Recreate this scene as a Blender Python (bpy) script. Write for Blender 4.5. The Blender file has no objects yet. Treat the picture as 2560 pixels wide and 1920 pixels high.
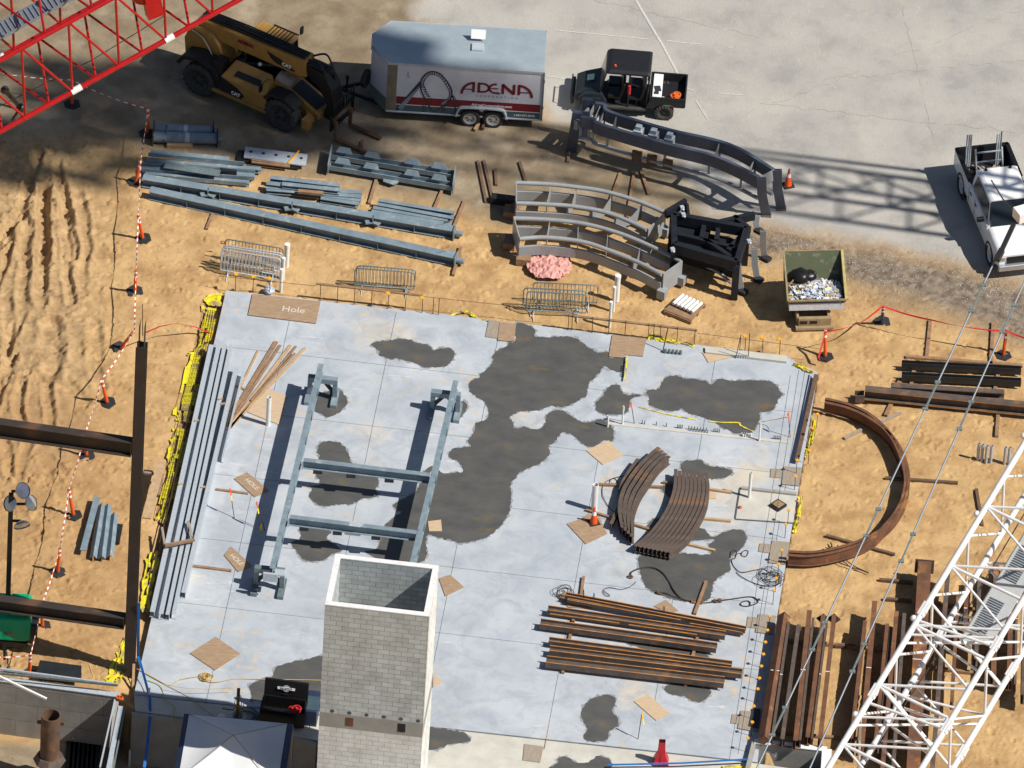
import bpy, math, random
import numpy as np
from mathutils import Vector, Matrix
R=math.radians
random.seed(7)
S=bpy.context.scene
C=S.collection
# ---------------- camera, sky, sun, exposure ----------------
PW,PH=2560,1920
FPX,PITCH,ROLL,PHI,DIST=32633.8,R(39.473),R(3.511),R(4.828),457.09
CAM=Vector((0,-DIST*math.cos(PITCH),DIST*math.sin(PITCH)))
FW=Vector((0,math.cos(PITCH),-math.sin(PITCH)))
_r=Vector((1,0,0));_u=Vector((0,math.sin(PITCH),math.cos(PITCH)))
RT=_r*math.cos(ROLL)+_u*math.sin(ROLL);UP=-_r*math.sin(ROLL)+_u*math.cos(ROLL)
cd=bpy.data.cameras.new('camera');cam=bpy.data.objects.new('camera',cd);C.objects.link(cam);S.camera=cam
cd.sensor_width=36;cd.lens=FPX/PW*36;cd.clip_start=5;cd.clip_end=3000
m=Matrix((RT,UP,-FW)).transposed().to_4x4();m.translation=CAM;cam.matrix_world=m
SUN_EL,SUN_DIR=R(50),R(159.5)      # SUN_DIR: direction in which shadows fall
w=bpy.data.worlds.new('World');S.world=w;w.use_nodes=True
nt=w.node_tree;bg=nt.nodes['Background'];sk=nt.nodes.new('ShaderNodeTexSky');sk.sky_type='NISHITA';sk.sun_disc=False
sk.sun_elevation=SUN_EL;sk.sun_rotation=math.atan2(-math.cos(SUN_DIR),-math.sin(SUN_DIR))
nt.links.new(sk.outputs[0],bg.inputs[0]);bg.inputs[1].default_value=0.052
sl=bpy.data.lights.new('sun','SUN');sl.energy=4.9;sl.angle=R(0.53);sl.color=(1,.95,.86)
so=bpy.data.objects.new('sun',sl);C.objects.link(so)
SV=Vector((math.cos(SUN_DIR)*math.cos(SUN_EL),math.sin(SUN_DIR)*math.cos(SUN_EL),-math.sin(SUN_EL)))
so.rotation_euler=SV.to_track_quat('-Z','Y').to_euler();so.location=(60,-30,80)
S.view_settings.view_transform='Standard';S.view_settings.look='None';S.view_settings.exposure=0.15;S.view_settings.gamma=1
SD=Vector((SV.x,SV.y,0))/math.sin(SUN_EL)
# ---------------- helpers ----------------
def G(x,y,z=0.0):
    d=FW+RT*((x-PW/2)/FPX)-UP*((y-PH/2)/FPX)
    return CAM+d*((z-CAM.z)/d.z)
def PJ(P):
    d=Vector(P)-CAM;z=d.dot(FW);return (PW/2+FPX*d.dot(RT)/z,PH/2-FPX*d.dot(UP)/z)
GZ=-0.10
def Z(x0,y0,k):
    return lambda x,y,z=0.0:G(x0+x/k,y0+y/k,z)
LA=Vector((math.cos(PHI),-math.sin(PHI),0));DA=Vector((math.sin(PHI),math.cos(PHI),0));ZA=Vector((0,0,1))
def V(*a): return Vector(a)
class M:
    def __init__(s): s.v=[];s.f=[];s.sm=[]
    def add(s,vs,fs,sm=False):
        o=len(s.v);s.v+= [Vector(v) for v in vs];s.f+=[[i+o for i in f] for f in fs];s.sm+=[sm]*len(fs);return s
    def box(s,c,x,y,z,rot=None):
        c=Vector(c);vs=[Vector((i*x/2,j*y/2,k*z/2)) for k in(-1,1) for j in(-1,1) for i in(-1,1)]
        if rot is not None:
            if isinstance(rot,(int,float)): rot=Matrix.Rotation(rot,3,'Z')
            vs=[rot@v for v in vs]
        return s.add([c+v for v in vs],[(0,2,3,1),(4,5,7,6),(0,1,5,4),(2,6,7,3),(0,4,6,2),(1,3,7,5)])
    def sweep(s,path,prof,up=ZA,closed=True,caps=True,sm=False,roll=0):
        path=[Vector(p) for p in path];n=len(path);k=len(prof);o=[]
        for i,p in enumerate(path):
            t=(path[min(i+1,n-1)]-path[max(i-1,0)]).normalized()
            a=up.cross(t)
            if a.length<1e-4:a=Vector((1,0,0)).cross(t)
            a.normalize();b=t.cross(a)
            for (x,y) in prof:
                if roll: x,y=x*math.cos(roll)-y*math.sin(roll),x*math.sin(roll)+y*math.cos(roll)
                o.append(p+a*x+b*y)
        fs=[]
        for i in range(n-1):
            for j in range(k if closed else k-1):
                j2=(j+1)%k;fs.append((i*k+j,i*k+j2,(i+1)*k+j2,(i+1)*k+j))
        s.add(o,fs,sm)
        if caps and closed: s.add(o[:k],[tuple(range(k))[::-1]]);s.add(o[-k:],[tuple(range(k))])
        return s
    def bar(s,a,b,w,h,up=ZA,roll=0):
        return s.sweep([a,b],[(-w/2,-h/2),(w/2,-h/2),(w/2,h/2),(-w/2,h/2)],up,roll=roll)
    def tube(s,path,r,n=8,caps=True):
        up=ZA
        t=(Vector(path[-1])-Vector(path[0]))
        if t.length>0 and abs(t.normalized().z)>.95: up=Vector((0,1,0))
        return s.sweep(path,[(r*math.cos(2*math.pi*i/n),r*math.sin(2*math.pi*i/n)) for i in range(n)],up,caps=caps,sm=True)
    def cone(s,a,b,r1,r2,n=16,caps=True,sm=True):
        a=Vector(a);b=Vector(b);t=(b-a).normalized();u=t.orthogonal().normalized();v=t.cross(u)
        o=[a+(u*math.cos(q)+v*math.sin(q))*r1 for q in [2*math.pi*i/n for i in range(n)]]+[b+(u*math.cos(q)+v*math.sin(q))*r2 for q in [2*math.pi*i/n for i in range(n)]]
        s.add(o,[(i,(i+1)%n,n+(i+1)%n,n+i) for i in range(n)],sm)
        if caps: s.add(o[:n],[tuple(range(n))[::-1]]);s.add(o[n:],[tuple(range(n))])
        return s
    def ring(s,c,ax,ro,ri,h,n=20):   # annulus prism, axis ax
        c=Vector(c);t=Vector(ax).normalized();u=t.orthogonal().normalized();v=t.cross(u);o=[]
        for hh,r in ((-h/2,ro),(h/2,ro),(h/2,ri),(-h/2,ri)):
            o+=[c+t*hh+(u*math.cos(2*math.pi*i/n)+v*math.sin(2*math.pi*i/n))*r for i in range(n)]
        return s.add(o,[(k*n+i,k*n+(i+1)%n,((k+1)%4)*n+(i+1)%n,((k+1)%4)*n+i) for k in range(4) for i in range(n)])
    def lathe(s,c,ax,pr,n=20):   # profile [(dist along axis, radius)]
        c=Vector(c);t=Vector(ax).normalized();u=t.orthogonal().normalized();v=t.cross(u);o=[]
        for h,r in pr: o+=[c+t*h+(u*math.cos(2*math.pi*i/n)+v*math.sin(2*math.pi*i/n))*r for i in range(n)]
        return s.add(o,[(k*n+i,k*n+(i+1)%n,(k+1)*n+(i+1)%n,(k+1)*n+i) for k in range(len(pr)-1) for i in range(n)],True)
    def prism(s,top,th,d=None):   # polygon extruded by th along -d
        d=Vector(d) if d is not None else ZA
        top=[Vector(p) for p in top];n=len(top);bt=[p-d*th for p in top]
        s.add(top+bt,[tuple(range(n)),tuple(range(2*n-1,n-1,-1))]+[(i,n+i,n+(i+1)%n,(i+1)%n) for i in range(n)]);return s
    def sheet(s,pts): return s.add(pts,[tuple(range(len(pts)))])
    def torus(s,c,ax,Rr,r,n=24,k=8,a0=0,a1=2*math.pi):
        c=Vector(c);t=Vector(ax).normalized();u=t.orthogonal().normalized();v=t.cross(u)
        return s.tube([c+(u*math.cos(a0+(a1-a0)*i/n)+v*math.sin(a0+(a1-a0)*i/n))*Rr for i in range(n+1)],r,k)
    def ball(s,c,r,n=10,sz=1,jit=0):
        c=Vector(c);o=[];k=n//2+1
        for i in range(k+1):
            th=math.pi*i/k
            for j in range(n):
                q=2*math.pi*j/n;rr=r*(1+random.uniform(-jit,jit))
                o.append(c+Vector((rr*math.sin(th)*math.cos(q),rr*math.sin(th)*math.sin(q),rr*sz*math.cos(th))))
        return s.add(o,[(i*n+j,(i+1)*n+j,(i+1)*n+(j+1)%n,i*n+(j+1)%n) for i in range(k) for j in range(n)],True)
    def xf(s,mat): s.v=[mat@v for v in s.v];return s
def mesh(name,mb,loc):
    me=bpy.data.meshes.new(name);me.from_pydata([tuple(v-loc) for v in mb.v],[],mb.f)
    me.polygons.foreach_set('use_smooth',mb.sm);me.update();return me
def props(o,label=None,cat=None,group=None,kind=None):
    if label:o['label']=label
    if cat:o['category']=cat
    if group:o['group']=group
    if kind:o['kind']=kind
    return o
def thing(name,label,cat,loc=(0,0,0),group=None,kind=None):
    o=bpy.data.objects.new(name,None);C.objects.link(o);o.location=Vector(loc);o.empty_display_size=.3
    return props(o,label,cat,group,kind)
def abs_loc(p):
    l=Vector((0,0,0))
    while p is not None: l=l+p.location;p=p.parent
    return l
def part(name,mb,mat,parent,label=None,bev=0):
    o=bpy.data.objects.new(name,mesh(name,mb,abs_loc(parent)));C.objects.link(o);o.parent=parent
    o.data.materials.append(mat)
    if label:o['label']=label
    if bev:
        b=o.modifiers.new('bevel','BEVEL');b.width=bev;b.segments=3;b.limit_method='ANGLE'
    return o
def one(name,mb,mat,label,cat,group=None,kind=None,bev=0):
    zs=min(v.z for v in mb.v);c=sum(mb.v,Vector())/len(mb.v);loc=Vector((c.x,c.y,zs))
    o=bpy.data.objects.new(name,mesh(name,mb,loc));C.objects.link(o);o.location=loc;o.data.materials.append(mat)
    if bev:
        b=o.modifiers.new('bevel','BEVEL');b.width=bev;b.segments=2;b.limit_method='ANGLE'
    return props(o,label,cat,group,kind)
def kids(o): return [x for x in bpy.data.objects if x.parent==o]
def dup(o,loc,rz=0,label=None,parent=None,group=None):
    c=o.copy();C.objects.link(c);c.parent=parent
    if parent is None:
        c.location=Vector(loc);c.rotation_euler=(0,0,rz)
        if label:c['label']=label
        if group:c['group']=group
    for ch in kids(o): dup(ch,None,0,None,c)
    return c
def Iprof(h,w,tf=.02,tw=.014):
    a,b=h/2,w/2
    return [(-b,-a),(b,-a),(b,-a+tf),(tw/2,-a+tf),(tw/2,a-tf),(b,a-tf),(b,a),(-b,a),(-b,a-tf),(-tw/2,a-tf),(-tw/2,-a+tf),(-b,-a+tf)]
def Cprof(h,w,t=.014):
    a,b=h/2,w/2
    return [(-b,-a),(b,-a),(b,-a+t),(-b+t,-a+t),(-b+t,a-t),(b,a-t),(b,a),(-b,a)]
def Lprof(h,w,t=.012): return [(0,0),(w,0),(w,t),(t,t),(t,h),(0,h)]
def Rprof(h,w): return [(-w/2,-h/2),(w/2,-h/2),(w/2,h/2),(-w/2,h/2)]
# ---------------- materials ----------------
def mat(name,c1,c2=None,sc=4,rough=.7,metal=0,bump=.15,bsc=30,c3=None,sc3=1.2,t3=.55,stretch=None,coord='Object',spec=.4):
    m=bpy.data.materials.new(name);m.use_nodes=True;n=m.node_tree.nodes;l=m.node_tree.links;b=n['Principled BSDF']
    b.inputs['Roughness'].default_value=rough;b.inputs['Metallic'].default_value=metal;b.inputs['Specular IOR Level'].default_value=spec
    tc=n.new('ShaderNodeTexCoord');src=tc.outputs[coord]
    if stretch:
        mp=n.new('ShaderNodeMapping');mp.inputs['Scale'].default_value=stretch;l.new(src,mp.inputs[0]);src=mp.outputs[0]
    if c2 is None: c2=tuple(x*.8 for x in c1)
    nz=n.new('ShaderNodeTexNoise');nz.inputs['Scale'].default_value=sc;nz.inputs['Detail'].default_value=8;nz.inputs['Roughness'].default_value=.62;l.new(src,nz.inputs[0])
    cr=n.new('ShaderNodeValToRGB');cr.color_ramp.elements[0].position=.32;cr.color_ramp.elements[1].position=.68
    cr.color_ramp.elements[0].color=(*c2,1);cr.color_ramp.elements[1].color=(*c1,1);l.new(nz.outputs[0],cr.inputs[0]);out=cr.outputs[0]
    if c3:
        n3=n.new('ShaderNodeTexNoise');n3.inputs['Scale'].default_value=sc3;n3.inputs['Detail'].default_value=6;l.new(src,n3.inputs[0])
        r3=n.new('ShaderNodeValToRGB');r3.color_ramp.elements[0].position=t3;r3.color_ramp.elements[1].position=t3+.12;l.new(n3.outputs[0],r3.inputs[0])
        mx=n.new('ShaderNodeMix');mx.data_type='RGBA';l.new(r3.outputs[0],mx.inputs[0]);l.new(out,mx.inputs[6]);mx.inputs[7].default_value=(*c3,1);out=mx.outputs[2]
    l.new(out,b.inputs['Base Color'])
    if bump:
        nb=n.new('ShaderNodeTexNoise');nb.inputs['Scale'].default_value=bsc;nb.inputs['Detail'].default_value=5;l.new(src,nb.inputs[0])
        bp=n.new('ShaderNodeBump');bp.inputs['Strength'].default_value=bump;bp.inputs['Distance'].default_value=.02;l.new(nb.outputs[0],bp.inputs['Height']);l.new(bp.outputs[0],b.inputs['Normal'])
    return m
MT=dict(
 steel=mat('painted grey steel',(.22,.285,.33),(.15,.20,.24),3,.5,.0,.12,25,c3=(.30,.35,.375),sc3=3.5,t3=.60),
 steeldk=mat('dark primed steel',(.010,.012,.018),(.018,.021,.028),3,.6,spec=.25),
 trackgrey=mat('grey track paint',(.33,.345,.36),(.27,.285,.30),2,.4),
 trackblue=mat('slate track paint',(.085,.105,.15),(.06,.075,.11),2,.35),
 galv=mat('galvanised steel',(.56,.61,.66),(.42,.47,.53),12,.45,.25,.05,40),
 galvdk=mat('weathered tube',(.20,.25,.26),(.12,.16,.17),8,.5,.2),
 rust=mat('rusty steel',(.21,.088,.04),(.085,.046,.032),1.8,.85,0,.4,40,c3=(.42,.19,.055),sc3=.9,t3=.58),
 rustlit=mat('sunlit orange rust edge',(.58,.27,.075),(.26,.11,.045),2.2,.85,0,.3,40),
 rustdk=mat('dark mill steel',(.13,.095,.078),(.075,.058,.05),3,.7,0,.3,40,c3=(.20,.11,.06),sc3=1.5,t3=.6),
 column=mat('brown column steel',(.05,.036,.030),(.032,.026,.023),2,.6,0,.2,30,c3=(.11,.06,.035),sc3=.8,t3=.6),
 blacksteel=mat('blackened steel',(.022,.026,.03),(.014,.015,.017),3,.45,0,.1,30),
 wood=mat('weathered timber',(.34,.21,.12),(.21,.125,.075),6,.85,0,.4,30),
 wooddk=mat('dark timber',(.17,.10,.065),(.10,.062,.042),6,.9,0,.4,30),
 woodlt=mat('fresh timber',(.52,.36,.21),(.38,.25,.14),6,.8,0,.3,30),
 ply=mat('plywood',(.40,.275,.175),(.27,.18,.115),3,.85,0,.25,20,c3=(.46,.36,.28),sc3=2,t3=.58,stretch=(1,7,1)),
 plygrey=mat('grey plywood',(.36,.31,.25),(.26,.21,.165),3,.9,0,.25,20,stretch=(6,1,1)),
 plylt=mat('pale plywood',(.58,.44,.30),(.47,.34,.22),3,.85,0,.2,20,stretch=(1,6,1)),
 pvc=mat('white pvc',(.80,.80,.78),(.70,.70,.68),6,.4,0,0),
 pvcgrey=mat('grey pvc',(.42,.45,.50),(.34,.37,.42),6,.5,0,0),
 orange=mat('orange plastic',(.80,.115,.02),(.68,.09,.015),5,.5,0,0),
 redplastic=mat('red plastic',(.50,.015,.03),(.42,.012,.025),5,.4,0,0),
 rubber=mat('black rubber',(.028,.028,.031),(.018,.018,.02),9,.8,0,.3,40),
 rubberdirty=mat('dusty rubber',(.07,.066,.062),(.035,.034,.034),6,.85,0,.3,40),
 black=mat('black paint',(.012,.012,.014),(.009,.009,.01),4,.35,0,0),
 blackplastic=mat('black plastic',(.017,.018,.022),(.012,.012,.015),4,.5,0,0),
 white=mat('white paint',(.80,.80,.80),(.74,.74,.74),3,.35,0,.02),
 whitecrane=mat('white crane paint',(.82,.83,.84),(.70,.70,.72),5,.4,0,0),
 redcrane=mat('red crane paint',(.44,.006,.009),(.32,.005,.008),6,.4,0,0),
 tape=mat('white tape',(.85,.85,.85),(.8,.8,.8),6,.5,0,0),
 tapered=mat('red tape',(.65,.03,.03),(.5,.02,.02),6,.5,0,0),
 blue=mat('blue strap',(.02,.16,.50),(.015,.11,.38),6,.5,0,0),
 rebar=mat('rebar',(.07,.04,.028),(.035,.022,.018),20,.9,0,0),
 yellow=mat('yellow sheeting',(.80,.70,.02),(.66,.56,.03),3,.4,0,.7,14,c3=(.36,.27,.15),sc3=2.2,t3=.50),
 cap=mat('yellow cap',(.85,.42,.03),(.8,.35,.02),6,.5,0,0),
 pink=mat('pink tarp',(.66,.35,.31),(.56,.27,.24),3,.7,0,.5,9),
 catyellow=mat('machine yellow',(.40,.225,.06),(.31,.17,.045),3,.4,0,0),
 glass=mat('dark glass',(.012,.02,.03),(.01,.016,.022),3,.12,0,0,spec=.3),
 chrome=mat('bright metal',(.62,.63,.65),(.5,.51,.53),6,.25,.7,0),
 aluroof=mat('aluminium roof',(.40,.47,.52),(.33,.40,.45),2,.38,.25,.03),
 maroon=mat('maroon vinyl',(.20,.010,.022),(.17,.008,.018),4,.4,0,0),
 slate=mat('slate vinyl',(.06,.10,.12),(.045,.08,.10),4,.4,0,0),
 vinylwhite=mat('white vinyl',(.70,.70,.76),(.58,.60,.68),1.3,.35,0,0),
 green=mat('green cover',(.0,.36,.17),(.0,.30,.14),4,.4,0,0),
 rope=mat('yellow rope',(.60,.42,.14),(.5,.33,.1),10,.8,0,0),
 greencord=mat('pale green cord',(.40,.52,.14),(.35,.45,.12),10,.8,0,0),
 sling=mat('dark sling cable',(.05,.04,.035),(.03,.026,.024),10,.8,0,0),
 wirerope=mat('pendant cable',(.26,.30,.35),(.20,.235,.28),10,.5,.3,0),
 ink=mat('dark mark',(.03,.035,.045),(.03,.035,.045),4,.6,0,0),
 skip=mat('dumpster green',(.07,.10,.055),(.11,.105,.06),3,.7,0,.2,20,c3=(.22,.21,.16),sc3=3.5,t3=.56),
 skiplip=mat('dumpster yellow lip',(.50,.42,.14),(.36,.28,.12),8,.7,0,.2,20),
 skipbase=mat('dirty skip base',(.36,.27,.15),(.24,.17,.10),5,.8,0,.3,20),
 canopy=mat('white canopy cloth',(.72,.73,.74),(.66,.67,.69),1.5,.7,0,.1,6),
 canopyblue=mat('navy valance cloth',(.03,.055,.13),(.02,.04,.10),2,.7,0,.1,6),
 paper=mat('paper litter',(.7,.7,.72),(.45,.5,.6),14,.7,0,0),
 orangeglow=mat('orange cord',(.75,.16,.02),(.6,.1,.02),10,.7,0,0),
 wallconc=mat('form-faced concrete',(.36,.345,.32),(.27,.26,.245),1.5,.85,0,.25,25),
 conccream=mat('cream concrete',(.56,.545,.49),(.45,.435,.39),1.6,.8,0,.12,25,c3=(.34,.27,.20),sc3=.7,t3=.66),
 joint=mat('dark joint grey',(.09,.10,.12),(.07,.08,.10),6,.9,0,0),  # plain dark grey for joints and pockets
 chalk=mat('faded white paint',(.60,.59,.57),(.45,.43,.40),12,.9,0,0),
)
# text as mesh
def text(s,size,m_,parent,org,xd,yd,name='lettering',off=.0,align='CENTER',sx=1):
    cu=bpy.data.curves.new(name,'FONT');cu.body=s;cu.size=size;cu.offset=off;cu.align_x=align;cu.align_y='CENTER'
    t=bpy.data.objects.new(name,cu);C.objects.link(t)
    dg=bpy.context.evaluated_depsgraph_get();me=bpy.data.meshes.new_from_object(t.evaluated_get(dg));bpy.data.objects.remove(t)
    xd=Vector(xd).normalized();yd=Vector(yd).normalized();zd=xd.cross(yd).normalized();yd=zd.cross(xd)
    mt=Matrix((xd*sx,yd,zd)).transposed().to_4x4();mt.translation=Vector(org)-abs_loc(parent)
    me.transform(mt);o=bpy.data.objects.new(name,me);C.objects.link(o);o.parent=parent;me.materials.clear();me.materials.append(m_);return o
def ribbon(mb,pts,w,org,xd,yd):   # flat stroke in the plane org,xd,yd
    P=[Vector(org)+Vector(xd)*x+Vector(yd)*y for x,y in pts];n=Vector(xd).cross(Vector(yd)).normalized();o=[]
    for i,p in enumerate(P):
        t=(P[min(i+1,len(P)-1)]-P[max(i-1,0)]).normalized();a=n.cross(t)
        ww=w[i] if isinstance(w,list) else w
        o+=[p-a*ww/2,p+a*ww/2]
    mb.add(o,[(2*i,2*i+1,2*i+3,2*i+2)[::-1] for i in range(len(P)-1)]);return mb
# ---------------- ground ----------------
def vnoise(X,Y,sc,seed,octv=4,gain=.5):
    rs=np.random.RandomState(seed);out=np.zeros_like(X);a=1.;tot=0
    for o in range(octv):
        T=rs.rand(257,257);x=X/sc;y=Y/sc;xi=np.floor(x).astype(int);yi=np.floor(y).astype(int)
        fx=x-xi;fy=y-yi;fx=fx*fx*(3-2*fx);fy=fy*fy*(3-2*fy);x0=xi%256;y0=yi%256
        v=(T[x0,y0]*(1-fx)+T[x0+1,y0]*fx)*(1-fy)+(T[x0,y0+1]*(1-fx)+T[x0+1,y0+1]*fx)*fy
        out+=a*(v-.5);tot+=a;a*=gain;sc/=2.03
    return out/tot*2
def axis(a,b,st):
    core=np.arange(a,b+1e-6,st);e=st*np.cumsum(1.35**np.arange(1,32));e=e[e<900]
    return np.concatenate([(a-e)[::-1],core,b+e])
gx=axis(-21.5,21.5,.055);gy=axis(-26,27,.06)
X,Y=np.meshgrid(gx,gy,indexing='ij')
Xw=X+.35*vnoise(X,Y,1.1,1,4);Yw=Y+.35*vnoise(X,Y,1.1,2,4)
def W(pts,z=0):   # px list -> Nx2
    return np.array([[*G(a,b,z)[:2]] for a,b in pts])
def pip(P,A,B):
    ins=np.zeros(A.shape,bool);n=len(P)
    for i in range(n):
        x1,y1=P[i];x2,y2=P[(i+1)%n]
        if y1==y2: continue
        c=((y1>B)!=(y2>B))&(A<(x2-x1)*(B-y1)/(y2-y1)+x1);ins^=c
    return ins
def dseg(P,A,B,closed=False):
    d=np.full(A.shape,1e9);n=len(P)
    for i in range(n if closed else n-1):
        x1,y1=P[i];x2,y2=P[(i+1)%n];L=(x2-x1)**2+(y2-y1)**2+1e-9
        t=np.clip(((A-x1)*(x2-x1)+(B-y1)*(y2-y1))/L,0,1);d=np.minimum(d,np.hypot(A-x1-t*(x2-x1),B-y1-t*(y2-y1)))
    return d
def soft(P,A,B,wd):
    P=W(P);d=dseg(P,A,B,True);s=np.where(pip(P,A,B),d,-d);return np.clip(.5+s/wd,0,1)
apron=soft([(1010,-400),(2900,-400),(2900,770),(2560,690),(2400,650),(2200,600),(2000,568),(1900,550),(1780,530),(1700,420),(1540,330),(1380,300),(1250,120),(1040,40)],Xw,Yw,.9)
mud=soft([(-300,-300),(1000,-300),(1100,150),(1370,290),(1500,330),(1740,420),(1830,540),(1760,590),(1640,560),(1500,545),(1330,500),(1240,560),(1150,520),(950,480),(700,420),(520,400),(330,370),(250,330),(0,330),(-300,330)],Xw,Yw,1.4)
gravel=soft([(1780,545),(1960,560),(2200,610),(2560,700),(2900,760),(2900,1000),(2560,860),(2300,760),(2160,720),(1990,640),(1850,640)],Xw,Yw,1.6)
fine=vnoise(X,Y,.22,11,4,.6);mid=vnoise(X,Y,.9,12,4);big=vnoise(X,Y,5,13,3)
sandw=np.clip(1-np.maximum(apron,mud*.85),0,1)
H=np.full(X.shape,GZ)+sandw*(.022*fine+.022*mid+.05*big)+.004*fine*(1-sandw)+gravel*.012*vnoise(X,Y,.12,14,2)
# wheel ruts at the left
left=np.clip((G(330,700).x-X)/1.2,0,1)*np.clip((G(0,330).y-Y)/1.5,0,1)*(X>-40)
cl=np.clip(vnoise(X,Y,2.2,31,2)*2.2+.6,0,1);Xr=X+.30*vnoise(X,Y,2.4,33,3);Yr=Y+.1*fine
H+=left*(.05*vnoise(X*1.2,Y*.6,.8,15,5,.6)+.16*cl*np.maximum(vnoise(X,Y,.34,16,5,.7)-.15,0)*2)
for pts,wd,dp in [([(60,486),(18,573),(-25,640)],.22,.17),([(120,470),(118,560),(108,659),(104,752)],.20,.20),([(66,538),(66,654),(58,752),(20,900)],.17,.15),
  ([(30,590),(14,654),(-12,720)],.16,.14),([(96,379),(60,520),(30,560)],.2,.16),([(150,400),(160,450),(176,520),(186,640)],.16,.12),([(206,480),(214,600),(208,730)],.16,.09),([(170,520),(168,640),(178,750)],.15,.09),
  ([(120,950),(128,1040),(118,1100)],.14,.10),([(60,940),(50,1020),(60,1100),(40,1200)],.16,.10),([(10,1100),(22,1180)],.14,.08),([(20,740),(30,860),(0,1000)],.16,.11),([(130,800),(140,860),(110,940)],.3,.12),([(80,930),(150,940),(200,1000)],.2,.09),([(235,800),(230,900),(240,960)],.2,.07)]:
    d=dseg(W(pts),Xr,Yr);jj=np.clip(.75+vnoise(X,Y,1.4,int(abs(pts[0][0]))+40,3),.1,1.3);H+=1.1*(-dp*np.exp(-(d/wd)**6)*1.1+dp*.9*np.exp(-((d-wd*1.6)/(wd*.42))**2)*(.55+1.2*fine))*jj+.012*np.exp(-(d/wd)**4)*np.sin(Y*26)
# footprints and clods
rs=np.random.RandomState(5);nx,ny=len(gx),len(gy)
Q=np.zeros_like(H)
for i in range(12000):
    px,py=rs.uniform(-20.5,20.5),rs.uniform(-25,24);ix=np.searchsorted(gx,px);iy=np.searchsorted(gy,py)
    a=rs.uniform(0,3.14);la=rs.uniform(.045,.12) if i%6 else rs.uniform(.12,.2);lb=la*rs.uniform(.35,.7);s=-.04 if rs.rand()<.65 else rs.uniform(.02,.04)
    sl_=(slice(max(ix-8,0),ix+9),slice(max(iy-8,0),iy+9));dx=X[sl_]-px;dy=Y[sl_]-py
    u=dx*math.cos(a)+dy*math.sin(a);v=-dx*math.sin(a)+dy*math.cos(a);q=(u/la)**2+(v/lb)**2
    Q[sl_]+=s*np.exp(-q*q)-(s*.45)*np.exp(-((np.sqrt(q)-1.35)/.3)**2)
H+=Q*sandw
# trench along the slab's left side, slab hole and pit
SLAB=[(565,726),(1097,784),(1760,864),(1967,889),(1990,905),(2045,930),(1944,1530),(1893,1905),(335,1735)]
Ps=W(SLAB);ins=pip(Ps,X,Y)
dl=dseg(W([(560,726),(330,1735)]),X,Y);H-=.22*np.exp(-(dl/.45)**2)
H=np.where(ins,-.35,H)
PIT=[(-400,1640),(0,1690),(300,1738),(335,1775),(462,1792),(700,1822),(800,1850),(1000,2250),(700,2700),(-900,2600)]
pit=pip(W(PIT,-.02),X,Y);H=np.where(pit,-2.3,H)
H=np.where(pip(W([(330,1732),(2300,1955),(2700,2700),(1000,2700),(800,1850)]),X,Y)&~pit,-.35,H)
H=np.where(pip(W([(1885,1862),(2072,1880),(2050,2150),(1850,2120)],.2),X,Y),-1.9,H)
ng=nx*ny
me=bpy.data.meshes.new('ground');co=np.stack([X,Y,H],-1).reshape(-1,3).astype('f4')
idx=np.arange(ng).reshape(nx,ny);fa=np.stack([idx[:-1,:-1],idx[1:,:-1],idx[1:,1:],idx[:-1,1:]],-1).reshape(-1,4)
me.vertices.add(ng);me.vertices.foreach_set('co',co.ravel());me.loops.add(fa.size);me.loops.foreach_set('vertex_index',fa.ravel().astype('i4'))
me.polygons.add(len(fa));me.polygons.foreach_set('loop_start',np.arange(0,fa.size,4,dtype='i4'));me.polygons.foreach_set('use_smooth',np.ones(len(fa),bool));me.update()
at=me.color_attributes.new('soil','FLOAT_COLOR','POINT')
PITZ=np.clip(soft([(-400,1700),(300,1745),(335,1780),(462,1800),(800,1860),(1000,2250),(700,2700),(-900,2600)],X,Y,.6),0,1);mud=np.maximum(mud,PITZ)
damp=np.clip(soft([(-300,900),(330,1000),(310,1500),(270,1740),(-300,1700)],Xw,Yw,3)*.6+.4*soft([(300,600),(340,700),(560,730),(420,1300),(330,1400)],Xw,Yw,2)*0,0,1)
at.data.foreach_set('color',np.stack([apron,mud,gravel,damp],-1).reshape(-1).astype('f4'))
a2=me.attributes.new('churn','FLOAT','POINT');a2.data.foreach_set('value',(np.clip((G(300,700).x-X+.8*mid)/1.6,0,1)*np.clip((Y-G(0,1250).y)/4,0,1)*.8).reshape(-1).astype('f4'))
ground=bpy.data.objects.new('ground',me);C.objects.link(ground);ground['kind']='structure'
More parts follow.
